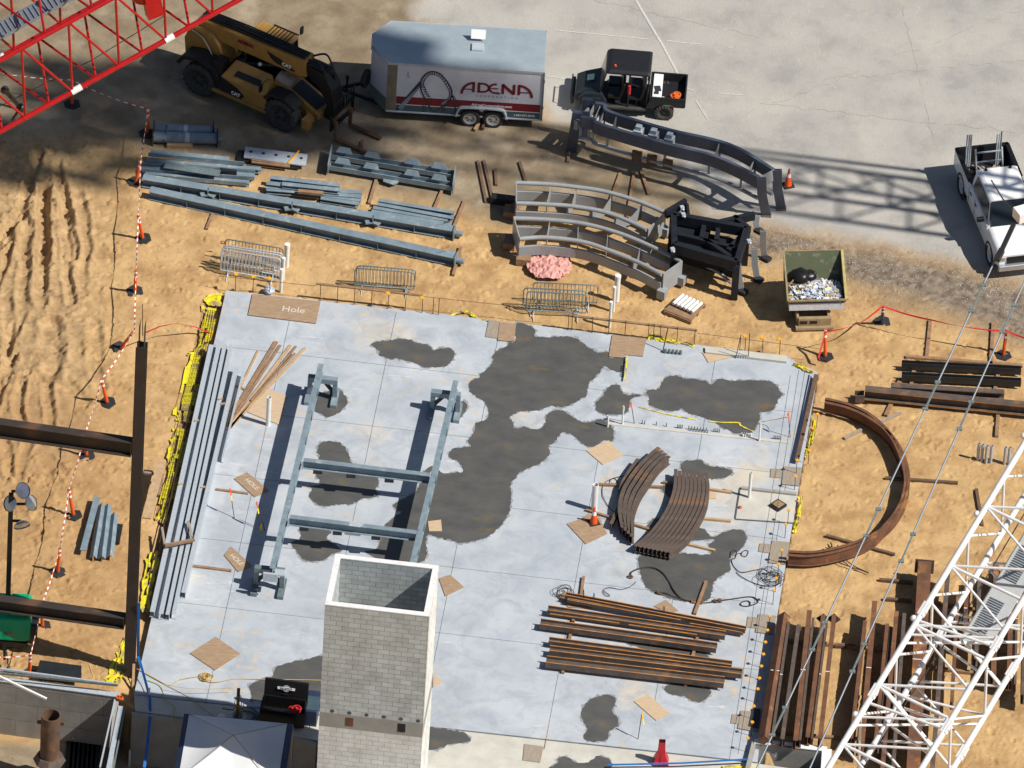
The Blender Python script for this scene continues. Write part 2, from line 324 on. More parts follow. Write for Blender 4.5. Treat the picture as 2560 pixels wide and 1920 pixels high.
def ground_mat():
    m=bpy.data.materials.new('site soil');m.use_nodes=True;n=m.node_tree.nodes;l=m.node_tree.links;b=n['Principled BSDF'];b.inputs['Roughness'].default_value=.92;b.inputs['Specular IOR Level'].default_value=.2
    tc=n.new('ShaderNodeTexCoord').outputs['Object']
    def nz(sc,det=8,ro=.6):
        x=n.new('ShaderNodeTexNoise');x.inputs['Scale'].default_value=sc;x.inputs['Detail'].default_value=det;x.inputs['Roughness'].default_value=ro;l.new(tc,x.inputs[0]);return x.outputs[0]
    def ramp(i,p0,c0,p1,c1):
        r=n.new('ShaderNodeValToRGB');r.color_ramp.elements[0].position=p0;r.color_ramp.elements[1].position=p1;r.color_ramp.elements[0].color=(*c0,1);r.color_ramp.elements[1].color=(*c1,1);l.new(i,r.inputs[0]);return r.outputs[0]
    def mix(f,a,c):
        x=n.new('ShaderNodeMix');x.data_type='RGBA';l.new(f,x.inputs[0]);l.new(a,x.inputs[6])
        if isinstance(c,tuple): x.inputs[7].default_value=(*c,1)
        else: l.new(c,x.inputs[7])
        return x.outputs[2]
    def mul(a,c):
        x=n.new('ShaderNodeMath');x.operation='MULTIPLY';l.new(a,x.inputs[0])
        if isinstance(c,float): x.inputs[1].default_value=c
        else: l.new(c,x.inputs[1])
        return x.outputs[0]
    A=n.new('ShaderNodeAttribute');A.attribute_name='soil';sp=n.new('ShaderNodeSeparateColor');l.new(A.outputs['Color'],sp.inputs[0])
    sand=ramp(nz(1.1),.34,(.37,.222,.100),.62,(.575,.378,.178))
    sand=mix(ramp(nz(.35,4),.5,(0,0,0),.72,(.8,.8,.8)),sand,(.61,.41,.20))
    sand=mix(ramp(nz(7,6),.56,(0,0,0),.7,(.55,.55,.55)),sand,(.28,.165,.08))
    A2=n.new('ShaderNodeAttribute');A2.attribute_name='churn';sand=mix(A2.outputs['Fac'],sand,ramp(nz(2.6,8,.7),.36,(.29,.185,.095),.62,(.50,.345,.185)))
    sand=mix(mul(A.outputs['Alpha'],.8),sand,(.36,.205,.09))
    mudc=ramp(nz(.9),.36,(.20,.152,.098),.64,(.30,.24,.165))
    mudc=mix(ramp(nz(.5,5),.52,(0,0,0),.66,(1,1,1)),mudc,(.37,.30,.215))
    apr=ramp(nz(.45,10,.62),.36,(.335,.325,.31),.62,(.475,.45,.41))
    apr=mix(ramp(nz(1.7,6),.58,(0,0,0),.74,(.6,.6,.6)),apr,(.50,.43,.35))
    apr=mix(ramp(nz(.9,9,.7),.5,(0,0,0),.7,(.7,.7,.7)),apr,(.37,.365,.355))
    apr=mix(ramp(nz(4.5,7,.7),.6,(0,0,0),.7,(.6,.6,.6)),apr,(.54,.51,.47))
    apr=mix(ramp(nz(26,3),.64,(0,0,0),.72,(.5,.5,.5)),apr,(.30,.27,.24))
    gr=ramp(nz(3.2),.36,(.14,.105,.078),.64,(.29,.235,.18))
    vor=n.new('ShaderNodeTexVoronoi');vor.inputs['Scale'].default_value=15;l.new(tc,vor.inputs[0])
    spec=mul(ramp(vor.outputs['Distance'],.10,(1,1,1),.2,(0,0,0)),ramp(nz(2.2,5),.5,(0,0,0),.62,(1,1,1)))
    gr=mix(spec,gr,(.62,.60,.57))
    o=mix(sp.outputs[1],sand,mudc);o=mix(sp.outputs[2],o,gr);o=mix(sp.outputs[0],o,apr)
    l.new(o,b.inputs['Base Color'])
    bp=n.new('ShaderNodeBump');bp.inputs['Strength'].default_value=.85;bp.inputs['Distance'].default_value=.035;l.new(nz(15,9,.78),bp.inputs['Height'])
    l.new(bp.outputs[0],b.inputs['Normal']);return m
ground.data.materials.append(ground_mat())
# ---------------- slab ----------------
MT['conc']=mat('pale slab concrete',(.50,.53,.57),(.37,.41,.465),.38,.75,0,.06,30,c3=(.57,.51,.42),sc3=.30,t3=.60)
def slabmat():
    m=MT['conc'];n=m.node_tree.nodes;l=m.node_tree.links;b=n['Principled BSDF'];src=b.inputs['Base Color'].links[0].from_socket
    tc=n.new('ShaderNodeTexCoord').outputs['Object']
    def layer(src,sc,det,p0,p1,col,amt,strech=None,msk=None):
        v=tc
        if strech: mp=n.new('ShaderNodeMapping');mp.inputs['Scale'].default_value=strech;mp.inputs['Rotation'].default_value=(0,0,.5);l.new(tc,mp.inputs[0]);v=mp.outputs[0]
        z=n.new('ShaderNodeTexNoise');z.inputs['Scale'].default_value=sc;z.inputs['Detail'].default_value=det;z.inputs['Roughness'].default_value=.68;z.inputs['Distortion'].default_value=.6;l.new(v,z.inputs[0])
        r=n.new('ShaderNodeValToRGB');r.color_ramp.elements[0].position=p0;r.color_ramp.elements[1].position=p1;r.color_ramp.elements[1].color=(amt,amt,amt,1);l.new(z.outputs[0],r.inputs[0]);f=r.outputs[0]
        if msk:
            z2=n.new('ShaderNodeTexNoise');z2.inputs['Scale'].default_value=msk;z2.inputs['Detail'].default_value=3;l.new(tc,z2.inputs[0]);r2=n.new('ShaderNodeValToRGB');r2.color_ramp.elements[0].position=.5;r2.color_ramp.elements[1].position=.62;l.new(z2.outputs[0],r2.inputs[0])
            mu=n.new('ShaderNodeMath');mu.operation='MULTIPLY';l.new(f,mu.inputs[0]);l.new(r2.outputs[0],mu.inputs[1]);f=mu.outputs[0]
        x=n.new('ShaderNodeMix');x.data_type='RGBA';l.new(f,x.inputs[0]);l.new(src,x.inputs[6]);x.inputs[7].default_value=(*col,1);return x.outputs[2]
    src=layer(src,1.1,9,.44,.68,(.31,.345,.395),.85)
    src=layer(src,2.2,9,.54,.62,(.56,.45,.31),.75,msk=.22)
    src=layer(src,9,6,.60,.70,(.28,.30,.32),.5)
    src=layer(src,3,8,.60,.66,(.64,.66,.68),.8,(.35,2.4,1),msk=.4)
    l.new(src,b.inputs['Base Color']);return m
slabmat()
Ptop=[G(*p,0) for p in SLAB[:6]]+[G(1944,1530),G(1893,1905),G(335,1735)]
one('concrete_slab',M().prism(Ptop[::-1],.45),MT['conc'],None,None,kind='structure')
lower=[G(p[0],p[1],-.02) for p in [(336,1738),(1893,1909),(2250,1960),(2350,2600),(1050,2600),(792,1850),(462,1793),(338,1776)]]
one('lower_concrete_slab',M().prism(lower[::-1],.5),MT['conccream'],None,None,kind='structure')
one('concrete_curb',M().prism([G(1763,866,.1),G(1967,889,.1),G(1967,904,.1),G(1763,880,.1)][::-1],.5),MT['conccream'],None,None,kind='structure')
one('concrete_pit_slab',M().prism([G(1850,1218,.012),G(1992,1235,.012),G(1984,1305,.012),G(1838,1296,.012)][::-1],.03),MT['conccream'],None,None,kind='structure')
jm=M()
for (x,y,yt,yb) in [(680,1000,760,1770),(945,1000,778,1830),(1212,1012,820,1850),(1486,1200,1000,1880),(1762,1047,880,1800),(2000,1000,915,1600)]:
    p=G(x,y);a=p+DA*((G(x,yt).y-p.y)/DA.y);b=p+DA*((G(x,yb).y-p.y)/DA.y);a.z=b.z=.003;jm.bar(a,b,.014,.003)
for (x,y,xl,xr) in [(800,894,530,1985),(800,1050,500,2010),(800,1215,460,1950),(800,1380,430,1940),(800,1547,390,1920)]:
    p=G(x,y);a=p+LA*((G(xl,y).x-p.x)/LA.x);b=p+LA*((G(xr,y).x-p.x)/LA.x);a.z=b.z=.003;jm.bar(a,b,.012,.003)
one('joint_line',jm,MT['joint'],None,None,kind='structure')
k=3.456;ZB=lambda x0,y0,kk:(lambda L:[(x0+a/kk,y0+b/kk) for a,b in L])
z1=ZB(540,840,k);z2=ZB(1140,740,k);z3=ZB(1440,820,3.568);z4=ZB(1380,1100,3.253);z5=ZB(560,1200,3.687);z6=ZB(540,1600,3.16);z7=ZB(1320,1460,k)
PUD=[z1([(1345,65),(1410,45),(1500,38),(1560,25),(1660,28),(1760,65),(1830,72),(1875,120),(1940,105),(2030,105),(2065,145),(2050,190),(1990,255),(1900,268),(1790,265),(1740,235),(1640,215),(1560,195),(1500,200),(1415,165),(1410,130),(1385,115)]),
 z2([(520,238),(640,260),(690,290),(680,340),(740,355),(870,350),(960,350),(1050,370),(1110,420),(1180,460),(1240,490),(1310,480),(1330,530),(1450,535),(1450,640),(1390,655),(1330,630),(1280,605),(1240,660),(1190,710),(1140,770),(1130,850),(1080,890),(990,940),(920,955),(860,955),(810,950),(720,985),(600,995),(540,1000),(460,1050),(490,1090),(510,1145),(590,1130),(680,1150),(740,1140),(775,1090),(780,1030),(840,990),(920,990),(990,1030),(1060,1075),(1150,1090),(1230,1065),(1300,1080),(1355,1140),(1360,1210),(1340,1260),(1280,1250),(1180,1305),(1110,1290),(1050,1240),(1000,1200),(930,1180),(880,1220),(850,1260),(805,1300),(815,1350),(780,1400),(720,1450),(650,1480),(560,1520),(520,1560),(470,1640)])+
 [(1278,1240),(1268,1290),(1225,1338),(1160,1357),(1138,1355),(1121,1348),(1097,1344),(1067,1340),(1060,1400),(980,1412),(926,1387),(912,1378),(937,1374),(950,1352),(956,1333),(967,1308),(1005,1279),(994,1276),(984,1262),(1008,1248),(1038,1230),(1052,1200),(1060,1178),(1085,1165),(1104,1183),(1133,1181),(1156,1180),(1156,1173),(1145,1154),(1124,1144),(1123,1132),(1136,1121)]+
 z2([(120,1300),(105,1250),(160,1170),(165,1110),(220,1080),(275,1050),(275,990),(240,910),(160,860),(115,810),(120,740),(200,700),(200,680),(250,650),(300,590),(320,560),(320,510),(380,460),(450,430),(450,400),(510,390)]),
 z3([(625,580),(650,550),(730,545),(770,480),(810,435),(890,425),(960,445),(1070,455),(1150,470),(1200,505),(1280,450),(1380,470),(1480,465),(1640,465),(1740,480),(1800,520),(1815,560),(1845,590),(1800,640),(1790,680),(1740,740),(1640,750),(1640,800),(1600,900),(1560,935),(1440,940),(1360,915),(1290,880),(1220,830),(1100,790),(980,750),(940,720),(900,735),(780,735),(690,705),(650,680),(650,620)]),
 z3([(320,510),(380,510),(430,590),(520,590),(580,605),(500,625),(480,670),(460,740),(420,770),(330,775),(210,760),(170,700),(195,640),(240,600),(260,560)]),
 z3([(930,1220),(980,1185),(1060,1180),(1120,1180),(1180,1225),(1320,1245),(1390,1270),(1390,1300),(1330,1335),(1200,1345),(1150,1320),(960,1280)]),
 z4([(720,940),(1020,920),(1280,930),(1275,860),(1310,810),(1120,815),(1190,715),(1250,740),(1310,790),(1390,750),(1500,725),(1555,735),(1580,790),(1560,860),(1500,910),(1445,960),(1450,1050),(1380,1105),(1320,1150),(1300,1230),(1250,1310),(1060,1310),(900,1270),(780,1210),(725,1110)]),
 z4([(770,690),(830,640),(900,630),(960,640),(900,740),(800,720)]),z4([(905,370),(890,400),(950,460),(1000,420),(990,370)]),
 z1([(905,920),(1000,910),(1080,930),(1140,1000),(1170,1100),(1220,1120),(1400,1220),(1380,1330),(1400,1385),(1250,1410),(1180,1450),(1060,1455),(920,1470),(830,1420),(800,1380),(830,1320),(790,1300),(900,1280),(860,1180),(875,1100),(890,1040),(875,990)]),
 z5([(720,440),(980,470),(950,540),(1080,640),(980,690),(900,745),(760,745),(700,700),(660,640),(620,575),(700,540)]),
 z1([(960,480),(1060,460),(1130,540),(1120,600),(1050,670),(960,700),(880,660),(850,640),(860,520)]),z1([(2120,560),(2170,610),(2110,710),(2060,700)]),
 z6([(900,125),(830,125),(700,155),(610,170),(540,190),(480,210),(450,270),(440,295),(360,310),(290,340),(265,370),(280,430),(270,470),(300,500),(320,478),(900,546)]),
 z6([(1695,690),(1820,705),(1950,730),(2010,795),(1930,815),(1850,825),(1770,855),(1690,870),(1500,870),(1500,690)]),
 z7([(610,970),(690,958),(745,980),(760,1020),(730,1090),(780,1160),(780,1230),(700,1270),(690,1340),(620,1360),(500,1355),(475,1310),(515,1270),(490,1210),(460,1150),(470,1080),(520,1010)]),
 z7([(1175,910),(1250,855),(1500,885),(1570,905),(1570,960),(1500,1020),(1420,1010),(1350,970),(1260,960)]),
 z7([(180,1600),(250,1550),(255,1510),(330,1490),(420,1545),(520,1540),(600,1490),(690,1510),(720,1560),(690,1610),(450,1640)]),
 z7([(860,510),(1100,500),(1400,570),(1540,600),(1545,640),(1300,660),(1000,560)])]
MT['wet']=mat('wet concrete',(.115,.112,.105),(.075,.076,.076),1.3,.30,0,.02,20,c3=(.16,.115,.06),sc3=1.1,t3=.60,spec=.35,stretch=(.75,1.25,1))
MT['damp']=mat('damp concrete',(.30,.315,.33),(.22,.235,.25),2.2,.6,0,.02,20)
def rough_poly(pts,z,amp=.03):
    P=[G(a,b,z) for a,b in pts];o=[]
    for i in range(len(P)):
        a=P[i-1];p=P[i];c=P[(i+1)%len(P)];d=P[(i+2)%len(P)];n=max(2,int((c-p).length/.07))
        for j in range(n):
            t=j/n;q=.5*((2*p)+(c-a)*t+(2*a-5*p+4*c-d)*t*t+(3*p-a-3*c+d)*t**3)
            o.append(q+Vector((random.uniform(-amp,amp),random.uniform(-amp,amp)*1.2,0)))
    return o
from mathutils.geometry import tessellate_polygon
for i,p in enumerate(PUD):
    lo=i in(13,16);zz=-.014 if lo else .005
    if i==12: zz=.005
    cen=sum((G(a,c,0) for a,c in p),Vector())/len(p)
    dq=rough_poly(p,zz-.0022,.06);n_=len(dq);nd=[]
    for q in range(n_):
        tg=(dq[(q+3)%n_]-dq[q-3]);nr=Vector((tg.y,-tg.x,0)).normalized();nd.append(dq[q]+nr*.05*random.uniform(.2,1.3))
    ar=sum(dq[q].x*dq[(q+1)%n_].y-dq[(q+1)%n_].x*dq[q].y for q in range(n_))
    if ar<0: nd=[dq[q]*2-nd[q] for q in range(n_)]
    for q in nd: q.z=zz-.0022
    b=M();b.add(nd,list(tessellate_polygon([nd])));b.f=[f if (b.v[f[1]]-b.v[f[0]]).cross(b.v[f[2]]-b.v[f[0]]).z>0 else f[::-1] for f in b.f]
    one('damp_patch',b,MT['damp'],None,None,kind='structure')
    pts=rough_poly(p,zz);tri=tessellate_polygon([pts]);b=M();b.add(pts,[t for t in tri])
    b.f=[f if (b.v[f[1]]-b.v[f[0]]).cross(b.v[f[2]]-b.v[f[0]]).z>0 else f[::-1] for f in b.f]
    one('puddle',b,MT['wet'],None,None,kind='structure')
# ================= block tower =================
def boxuv(o):
    me=o.data;uv=me.uv_layers.new(name='UVMap')
    for p in me.polygons:
        n=p.normal
        for li in p.loop_indices:
            v=me.vertices[me.loops[li].vertex_index].co
            if abs(n.z)>.7: q=(v.x,v.y)
            elif abs(n.x)>abs(n.y): q=(v.y+.203,v.z)
            else: q=(v.x,v.z)
            uv.data[li].uv=q
def blockmat(name,c1,c2,mo,bw=.4064,rh=.2032):
    m=mat(name,c1,c2,2,.9,0,0);n=m.node_tree.nodes;l=m.node_tree.links;b=n['Principled BSDF']
    uv=n.new('ShaderNodeUVMap');br=n.new('ShaderNodeTexBrick');l.new(uv.outputs[0],br.inputs[0])
    br.inputs['Scale'].default_value=1;br.inputs['Brick Width'].default_value=bw;br.inputs['Row Height'].default_value=rh;br.inputs['Mortar Size'].default_value=.007
    br.inputs['Mortar Smooth'].default_value=.3;br.inputs['Bias'].default_value=-.1
    br.inputs['Color1'].default_value=(*c1,1);br.inputs['Color2'].default_value=(*c2,1);br.inputs['Mortar'].default_value=(*mo,1)
    nz=n.new('ShaderNodeTexNoise');nz.inputs['Scale'].default_value=1.3;nz.inputs['Detail'].default_value=8;nz.inputs['Roughness'].default_value=.7
    tc=n.new('ShaderNodeTexCoord');l.new(tc.outputs['Object'],nz.inputs[0])
    cr=n.new('ShaderNodeValToRGB');cr.color_ramp.elements[0].position=.3;cr.color_ramp.elements[0].color=(.78,.76,.72,1);cr.color_ramp.elements[1].position=.62;cr.color_ramp.elements[1].color=(1.08,1.08,1.08,1);l.new(nz.outputs[0],cr.inputs[0])
    mx=n.new('ShaderNodeMix');mx.data_type='RGBA';mx.blend_type='MULTIPLY';mx.inputs[0].default_value=1;l.new(br.outputs[0],mx.inputs[6]);l.new(cr.outputs[0],mx.inputs[7]);l.new(mx.outputs[2],b.inputs['Base Color'])
    bp=n.new('ShaderNodeBump');bp.invert=True;bp.inputs['Strength'].default_value=.8;bp.inputs['Distance'].default_value=.012;l.new(br.outputs['Fac'],bp.inputs['Height']);l.new(bp.outputs[0],b.inputs['Normal'])
    return m
MT['block']=blockmat('grey block',(.535,.575,.59),(.43,.465,.48),(.19,.19,.18))
MT['blockwhite']=blockmat('pale and sunlit block',(.74,.75,.74),(.66,.67,.66),(.36,.36,.35))
MT['panel']=blockmat('large concrete panel',(.30,.29,.27),(.25,.24,.225),(.12,.115,.10),1.5,.72)
TZ=8.8
tfl,tfr,tbr,tbl=[G(*p,TZ) for p in((812.5,1511),(1073,1541),(1097,1414),(839.5,1384))]
tw=(tfr-tfl).length;td=(tbl-tfl).length
tow=thing('block_tower','tall hollow shaft of grey concrete blocks with open top rising beside the slab','tower')
def wallpart(x0,x1,y0,y1,z0,z1,mk,lab=None):
    o=part('block_wall',M().box(((x0+x1)/2,(y0+y1)/2,(z0+z1)/2),x1-x0,y1-y0,z1-z0),MT[mk],tow,lab);boxuv(o);return o
B0,B1=TZ-4.75-.6,TZ-4.75
for (z0,z1,mk) in((-2.3,B0,'blockwhite'),(B1,TZ-.03,'block')):
    wallpart(0,tw,0,.2,z0,z1,mk,'paler lower front wall' if mk=='blockwhite' else None);wallpart(0,tw,td-.2,td,z0,z1,mk);wallpart(0,.2,.2,td-.2,z0,z1,mk);wallpart(tw-.2,tw,.2,td-.2,z0,z1,'blockwhite')  # right wall coloured pale up to the top as the sunlit side
b=M();b.box((tw/2,.1,(B0+B1)/2),tw,.2,.6-.004);b.box((tw/2,td-.1,(B0+B1)/2),tw,.2,.596);b.box((.1,td/2,(B0+B1)/2),.2,td-.4,.596);b.box((tw-.1,td/2,(B0+B1)/2),.2,td-.4,.596)
part('bond_beam',b,MT['wallconc'],tow)
b=M()
for (x0,x1,y0,y1) in((0,tw,.0,.2),(0,tw,td-.2,td),(0,.2,.2,td-.2),(tw-.2,tw,.2,td-.2)): b.box(((x0+x1)/2,(y0+y1)/2,TZ-.014),x1-x0,y1-y0,.03)
part('top_rim',b,mat('fresh mortar rim',(.78,.78,.78),(.62,.62,.63),6,.85,0,.4,20),tow)
for x,mk in((1.02,'rust'),(2.78,'black')): part('wall_opening',M().box((x,.03,B0+.33),.26,.08,.36),MT[mk],tow,'rusty plate in the wall opening' if mk=='rust' else None)
for i in range(6): part('joist_pocket',M().cone((.42+i*.58,-.004,B1+.12),(.42+i*.58,.03,B1+.12),.075,.075,12),MT['joint'],tow)
tow.rotation_euler.z=math.atan2((tfr-tfl).y,(tfr-tfl).x);tow.location=(tfl.x,tfl.y,0)
# ================= cranes =================
def lattice(name,label,cat,mk,P0,P1,wv,hv,pitch,rc,rb,pieces=True):
    t=thing(name,label,cat,P0);P0=Vector(P0);P1=Vector(P1);wv=Vector(wv);hv=Vector(hv);d=(P1-P0).normalized();L=(P1-P0).length;n=int(L/pitch)
    off=[Vector(),wv,wv+hv,hv]
    for o in off: part('chord',M().tube([P0+o,P1+o],rc,10),MT[mk],t)
    cnt=0
    for f in range(4):
        a,b_=off[f],off[(f+1)%4]
        for i in range(n):
            s0=P0+d*pitch*i;s1=P0+d*pitch*(i+.5);s2=P0+d*pitch*(i+1)
            if cnt<92:
                part('brace',M().tube([s0+a,s1+b_],rb,6),MT[mk],t);part('brace',M().tube([s1+b_,s2+a],rb,6),MT[mk],t);cnt+=2
    return t,d
def perp(P0,P1,flip=1):
    d=(Vector(P1)-Vector(P0)).normalized();wv=ZA.cross(d).normalized()*flip;hv=d.cross(wv).normalized()
    if hv.z<0:hv=-hv
    return wv,hv
A0,A1=G(-230,456,44),G(760,-90.5,49)
wv,hv=perp(A0,A1);wv=wv*(1 if wv.y>0 else -1)
rb_,dd=lattice('red_crane_boom','red lattice crane boom crossing the upper left corner','crane boom','redcrane',A0,A1,wv*2.85,hv*2.6,1.62,.085,.04)
L=(A1-A0).length
for i in range(3,9):
    s=A0+dd*(1.62*i);part('cross_strut',M().tube([s+wv*2.85,s+hv*2.6],.035,6),MT['redcrane'],rb_)
b=M();q0=A0+hv*1.95+wv*1.5;q1=A1+hv*1.95+wv*1.5
b.bar(q0,q1,.03,.10);b.bar(q0+wv*.62,q1+wv*.62,.03,.10)
b.bar(q0+wv*.31-hv*.02,q1+wv*.31-hv*.02,.60,.015)
for i in range(int(L/.16)): s=q0+dd*(i*.16);b.bar(s,s+wv*.6,.03,.04)
part('walkway',b,MT['wirerope'],rb_)
for (a,c,o) in((178,203,Vector()),(412,434,Vector()),):
    s0=(a+230)/990*L;s1=(c+230)/990*L;part('white_band',M().tube([A0+dd*s0+o,A0+dd*s1+o],.108,12),MT['white'],rb_)
part('white_band',M().tube([A0+wv*2.85+dd*(L*.305),A0+wv*2.85+dd*(L*.33)],.108,12),MT['white'],rb_)
s=A0+dd*(L*.66)+wv*1.2+hv*.9
part('sheave_block',M().lathe(s,wv,[(0,.0),(0,.36),(.12,.42),(.5,.42),(.62,.36),(.62,0)],20),MT['redcrane'],rb_)
part('sheave_bracket',M().bar(s-hv*.9,s+hv*.1+dd*.2,.3,.5).bar(s+dd*.3,s+dd*1.5-hv*.5,.35,.3),MT['redcrane'],rb_)
part('hoist_rope',M().tube([G(-20,275,44.5),G(230,150,46),G(410,40,47)],.014,5),MT['blacksteel'],rb_)
b=M();h=G(12,225,44.3)
b.bar(h,G(52,268,43.6),.12,.12).ball(G(52,270,43.6),.16).ball(h,.14).bar(G(52,268,43.6),G(30,300,43),.08,.08).bar(G(0,260,43.5),G(52,275,43.2),.05,.05).bar(G(40,300,43.1),G(-20,330,43),.05,.05)
part('tension_link',b,MT['blacksteel'],rb_)
# white boom (lower right)
B0_,B1_=G(2016,2010,38),G(2674,921,46)
wv,hv=perp(B0_,B1_);wv=wv*(1 if wv.x>0 else -1)
wb,dd=lattice('white_crane_boom','white lattice crane boom in the lower right corner','crane boom','whitecrane',B0_+Vector((0,0,0)),B1_,wv*2.55,-hv*2.05,2.1,.095,.042)
L=(B1_-B0_).length
for i in range(1,int(L/2.1)):
    s=B0_+dd*2.1*i
    part('cross_strut',M().tube([s,s+wv*2.55],.05,8),MT['whitecrane'],wb)
for f in (.257,.445):    # section joints with pinned lugs and denser bracing
    s=B0_+dd*L*f
    for o in (Vector(),wv*2.55,wv*2.55-hv*2.05,-hv*2.05):
        part('pin_joint',M().bar(s+o-dd*.22,s+o+dd*.22,.20,.17).cone(s+o-dd*.06-wv*.13,s+o-dd*.06+wv*.13,.04,.04,8),MT['whitecrane'],wb)
    part('cross_strut',M().tube([s-dd*.4,s+wv*2.55-dd*.1],.045,8),MT['whitecrane'],wb);part('cross_strut',M().tube([s+dd*.4-hv*2.05,s+wv*2.55+dd*.1],.045,8),MT['whitecrane'],wb)
    for (u0,u1,h0,h1) in((-1.2,1.0,0,1),(-.9,.2,0,0),(-.2,-1.0,1,0),(.3,-.6,0,1),(.8,1.3,1,1)): part('cross_strut',M().tube([s+dd*u0-hv*2.05*h0,s+wv*2.55+dd*u1-hv*2.05*h1],.04,8),MT['whitecrane'],wb)
q=-hv*1.9+wv*.75;gm=mat('perforated deck',(.62,.64,.64),(.54,.56,.57),8,.5,.2,0)
part('walkway',M().prism([B0_+dd*L*a+wv*x-hv*1.85 for a,x in((.44,.70),(.47,1.65),(1,1.65),(1,.70))],.03,-hv),gm,wb)
b=M()
for f in (.48,.60,.86):
    b=M()
    for i in range(16): s=B0_+dd*(L*f+i*.075)-hv*1.80+wv*.85;b.bar(s,s+wv*.5,.03,.02)
    part('grating_panel',b,MT['wirerope'],wb)
part('hoist_line',M().tube([B0_-hv*.9+wv*.5,B0_+dd*L*.5-hv*.8+wv*.85,B1_-hv*.9+wv*.75],.02,5),MT['blacksteel'],wb)
for f in(.2,.42,.66,.84): part('lug',M().ball(B0_+dd*L*f-wv*.14,.1),MT['whitecrane'],wb)
# boom standing out of the picture that shades the apron
def SH(px,py,z): return G(px,py,GZ)-SD*z+Vector((0,0,z))
K0,K1=SH(2620,625,14),SH(-150,232,92)
wv,hv=perp(K0,K1);wv=wv*(1 if wv.y>0 else -1)
def shw(P): return P+SD*P.z
kb,dd=lattice('lattice_boom','high lattice boom beyond the frame that shades the apron','crane boom','galvdk',K0,K1,wv*2.1,hv*2.0,5.2,.12,.065)
L=(K1-K0).length
b=M()
for i in range(3,12): b.tube([K0+dd*(3.1*i*.8)+hv*1.1+wv*.6,K0+dd*(3.1*i*.8+2.6)+hv*1.1+wv*.6],.12,6)
part('pendant_bundle',b,MT['galvdk'],kb);part('pendant_bar',M().tube([K0+hv*4.6+wv*1.0,K1+hv*2.6+wv*1.0],.10,6),MT['galvdk'],kb)
# unseen loose plates added high up to cast the dappled upper left shade
b=M();rs2=random.Random(3)
for i in range(118):
    px=rs2.triangular(-100,1250,450);u=1-max(0,(px-800)/560);py=(245+px*.045+rs2.uniform(-100,115)*u) if i<94 else rs2.uniform(330,455);px=px if i<94 else rs2.uniform(-40,620-(py-330)*3.2);z=rs2.uniform(70,88);p=SH(px,py,z)
    b.box(p,rs2.uniform(1.0,3.0),rs2.uniform(.4,1.1),.25,rs2.uniform(-.35,.15))
part('shade_plate',b,MT['galvdk'],kb)
# pendant cables
for i,(pa,pb) in enumerate([((2530,560),(1850,2010)),((2620,570),(1985,2010))]):
    z0,z1=60,52;t=thing('crane_pendant',['left of the two long grey crane pendant cables','right of the two long grey crane pendant cables'][i],'cable',G(*pa,z0),'crane pendant cables')
    a,c=G(*pa,z0),G(*pb,z1);part('cable',M().tube([a,c],.027,6),MT['wirerope'],t)
    for f in ((.13,.30,.52,.715,.86) if i==0 else (.16,.33,.56,.75)):
        s=a.lerp(c,f);d=(c-a).normalized()
        part('link',M().bar(s-d*.45,s+d*.45,.04,.07).cone(s-d*.45-RT*.08,s-d*.45+RT*.08,.055,.055,8).cone(s+d*.45-RT*.08,s+d*.45+RT*.08,.055,.055,8),MT['galvdk'],t)
t=thing('mast_head','white box on a dark strut at the top of the pendant cables above the pickup','crane part',G(2548,540,60.2))
b=M();c=G(2556,535,60.3);b.box(c,.42,.42,.34,.5);part('housing',b,MT['white'],t,bev=.02)
part('strut',M().bar(G(2535,560,60.1),G(2505,625,59.8),.11,.11).bar(G(2505,625,59.8),G(2492,650,59.7),.16,.16),MT['blacksteel'],t)
part('antenna',M().tube([G(2478,450,61),G(2512,505,60.5),G(2532,525,60.2)],.022,6),MT['blacksteel'],t)
# ================= rusty frame at the left =================
cb=G(319,1800,-2.3)
def colz(py):
    lo,hi=-3,30
    for _ in range(40):
        mi=(lo+hi)/2
        if PJ(cb+Vector((0,0,mi+2.3)))[1]>py: lo=mi
        else: hi=mi
    return lo
ct=colz(862)
col=thing('steel_column','tall brown steel column with bolt holes in its top, left of the slab','column',cb)
R3=Matrix.Rotation(-PHI,3,'Z')
b=M().sweep([cb,cb+Vector((0,0,ct+2.3))],[(R3.to_2x2()@Vector(p)).to_tuple() for p in Iprof(.36,.36,.03,.022)],up=Vector((0,1,0)))
part('shaft',b,MT['column'],col)
part('base_plate',M().box(cb+Vector((0,0,.02)),.6,.6,.04,-PHI),MT['column'],col)
tp=cb+Vector((0,0,ct+2.3))
part('splice_plate',M().box(tp+Vector((-.09,0,.42)),.02,.30,.98,-PHI).box(tp+Vector((.09,0,.42)),.02,.30,.98,-PHI),MT['column'],col)
b=M()
for i in range(6):
    for y in(-.09,.09): b.cone(tp+Vector((.10,y,.1+i*.13)),tp+Vector((.115,y,.1+i*.13)),.018,.018,8)
part('bolt_holes',b,MT['blacksteel'],col)
part('tie_rod',M().tube([tp+Vector((.02,0,.4)),tp+Vector((-.03,.0,1.75))],.015,6),MT['rust'],col)
for i,(pl,pr,hh) in enumerate([((-60,1062),(330,1118),.62),((-60,1500),(312,1553),.50)]):
    z=colz(pr[1]);a=G(*pl,z);c=G(*pr,z);t=thing('steel_beam',['upper brown steel beam running left from the tall column','lower brown steel beam running left from the tall column'][i],'beam',a,'frame beams at the left')
    part('beam_body',M().sweep([a,c],Iprof(hh,.34,.03,.02)),MT['column'],t)
    part('end_plate',M().bar(c-(c-a).normalized()*.03,c,.3,hh-.08),MT['column'],t)
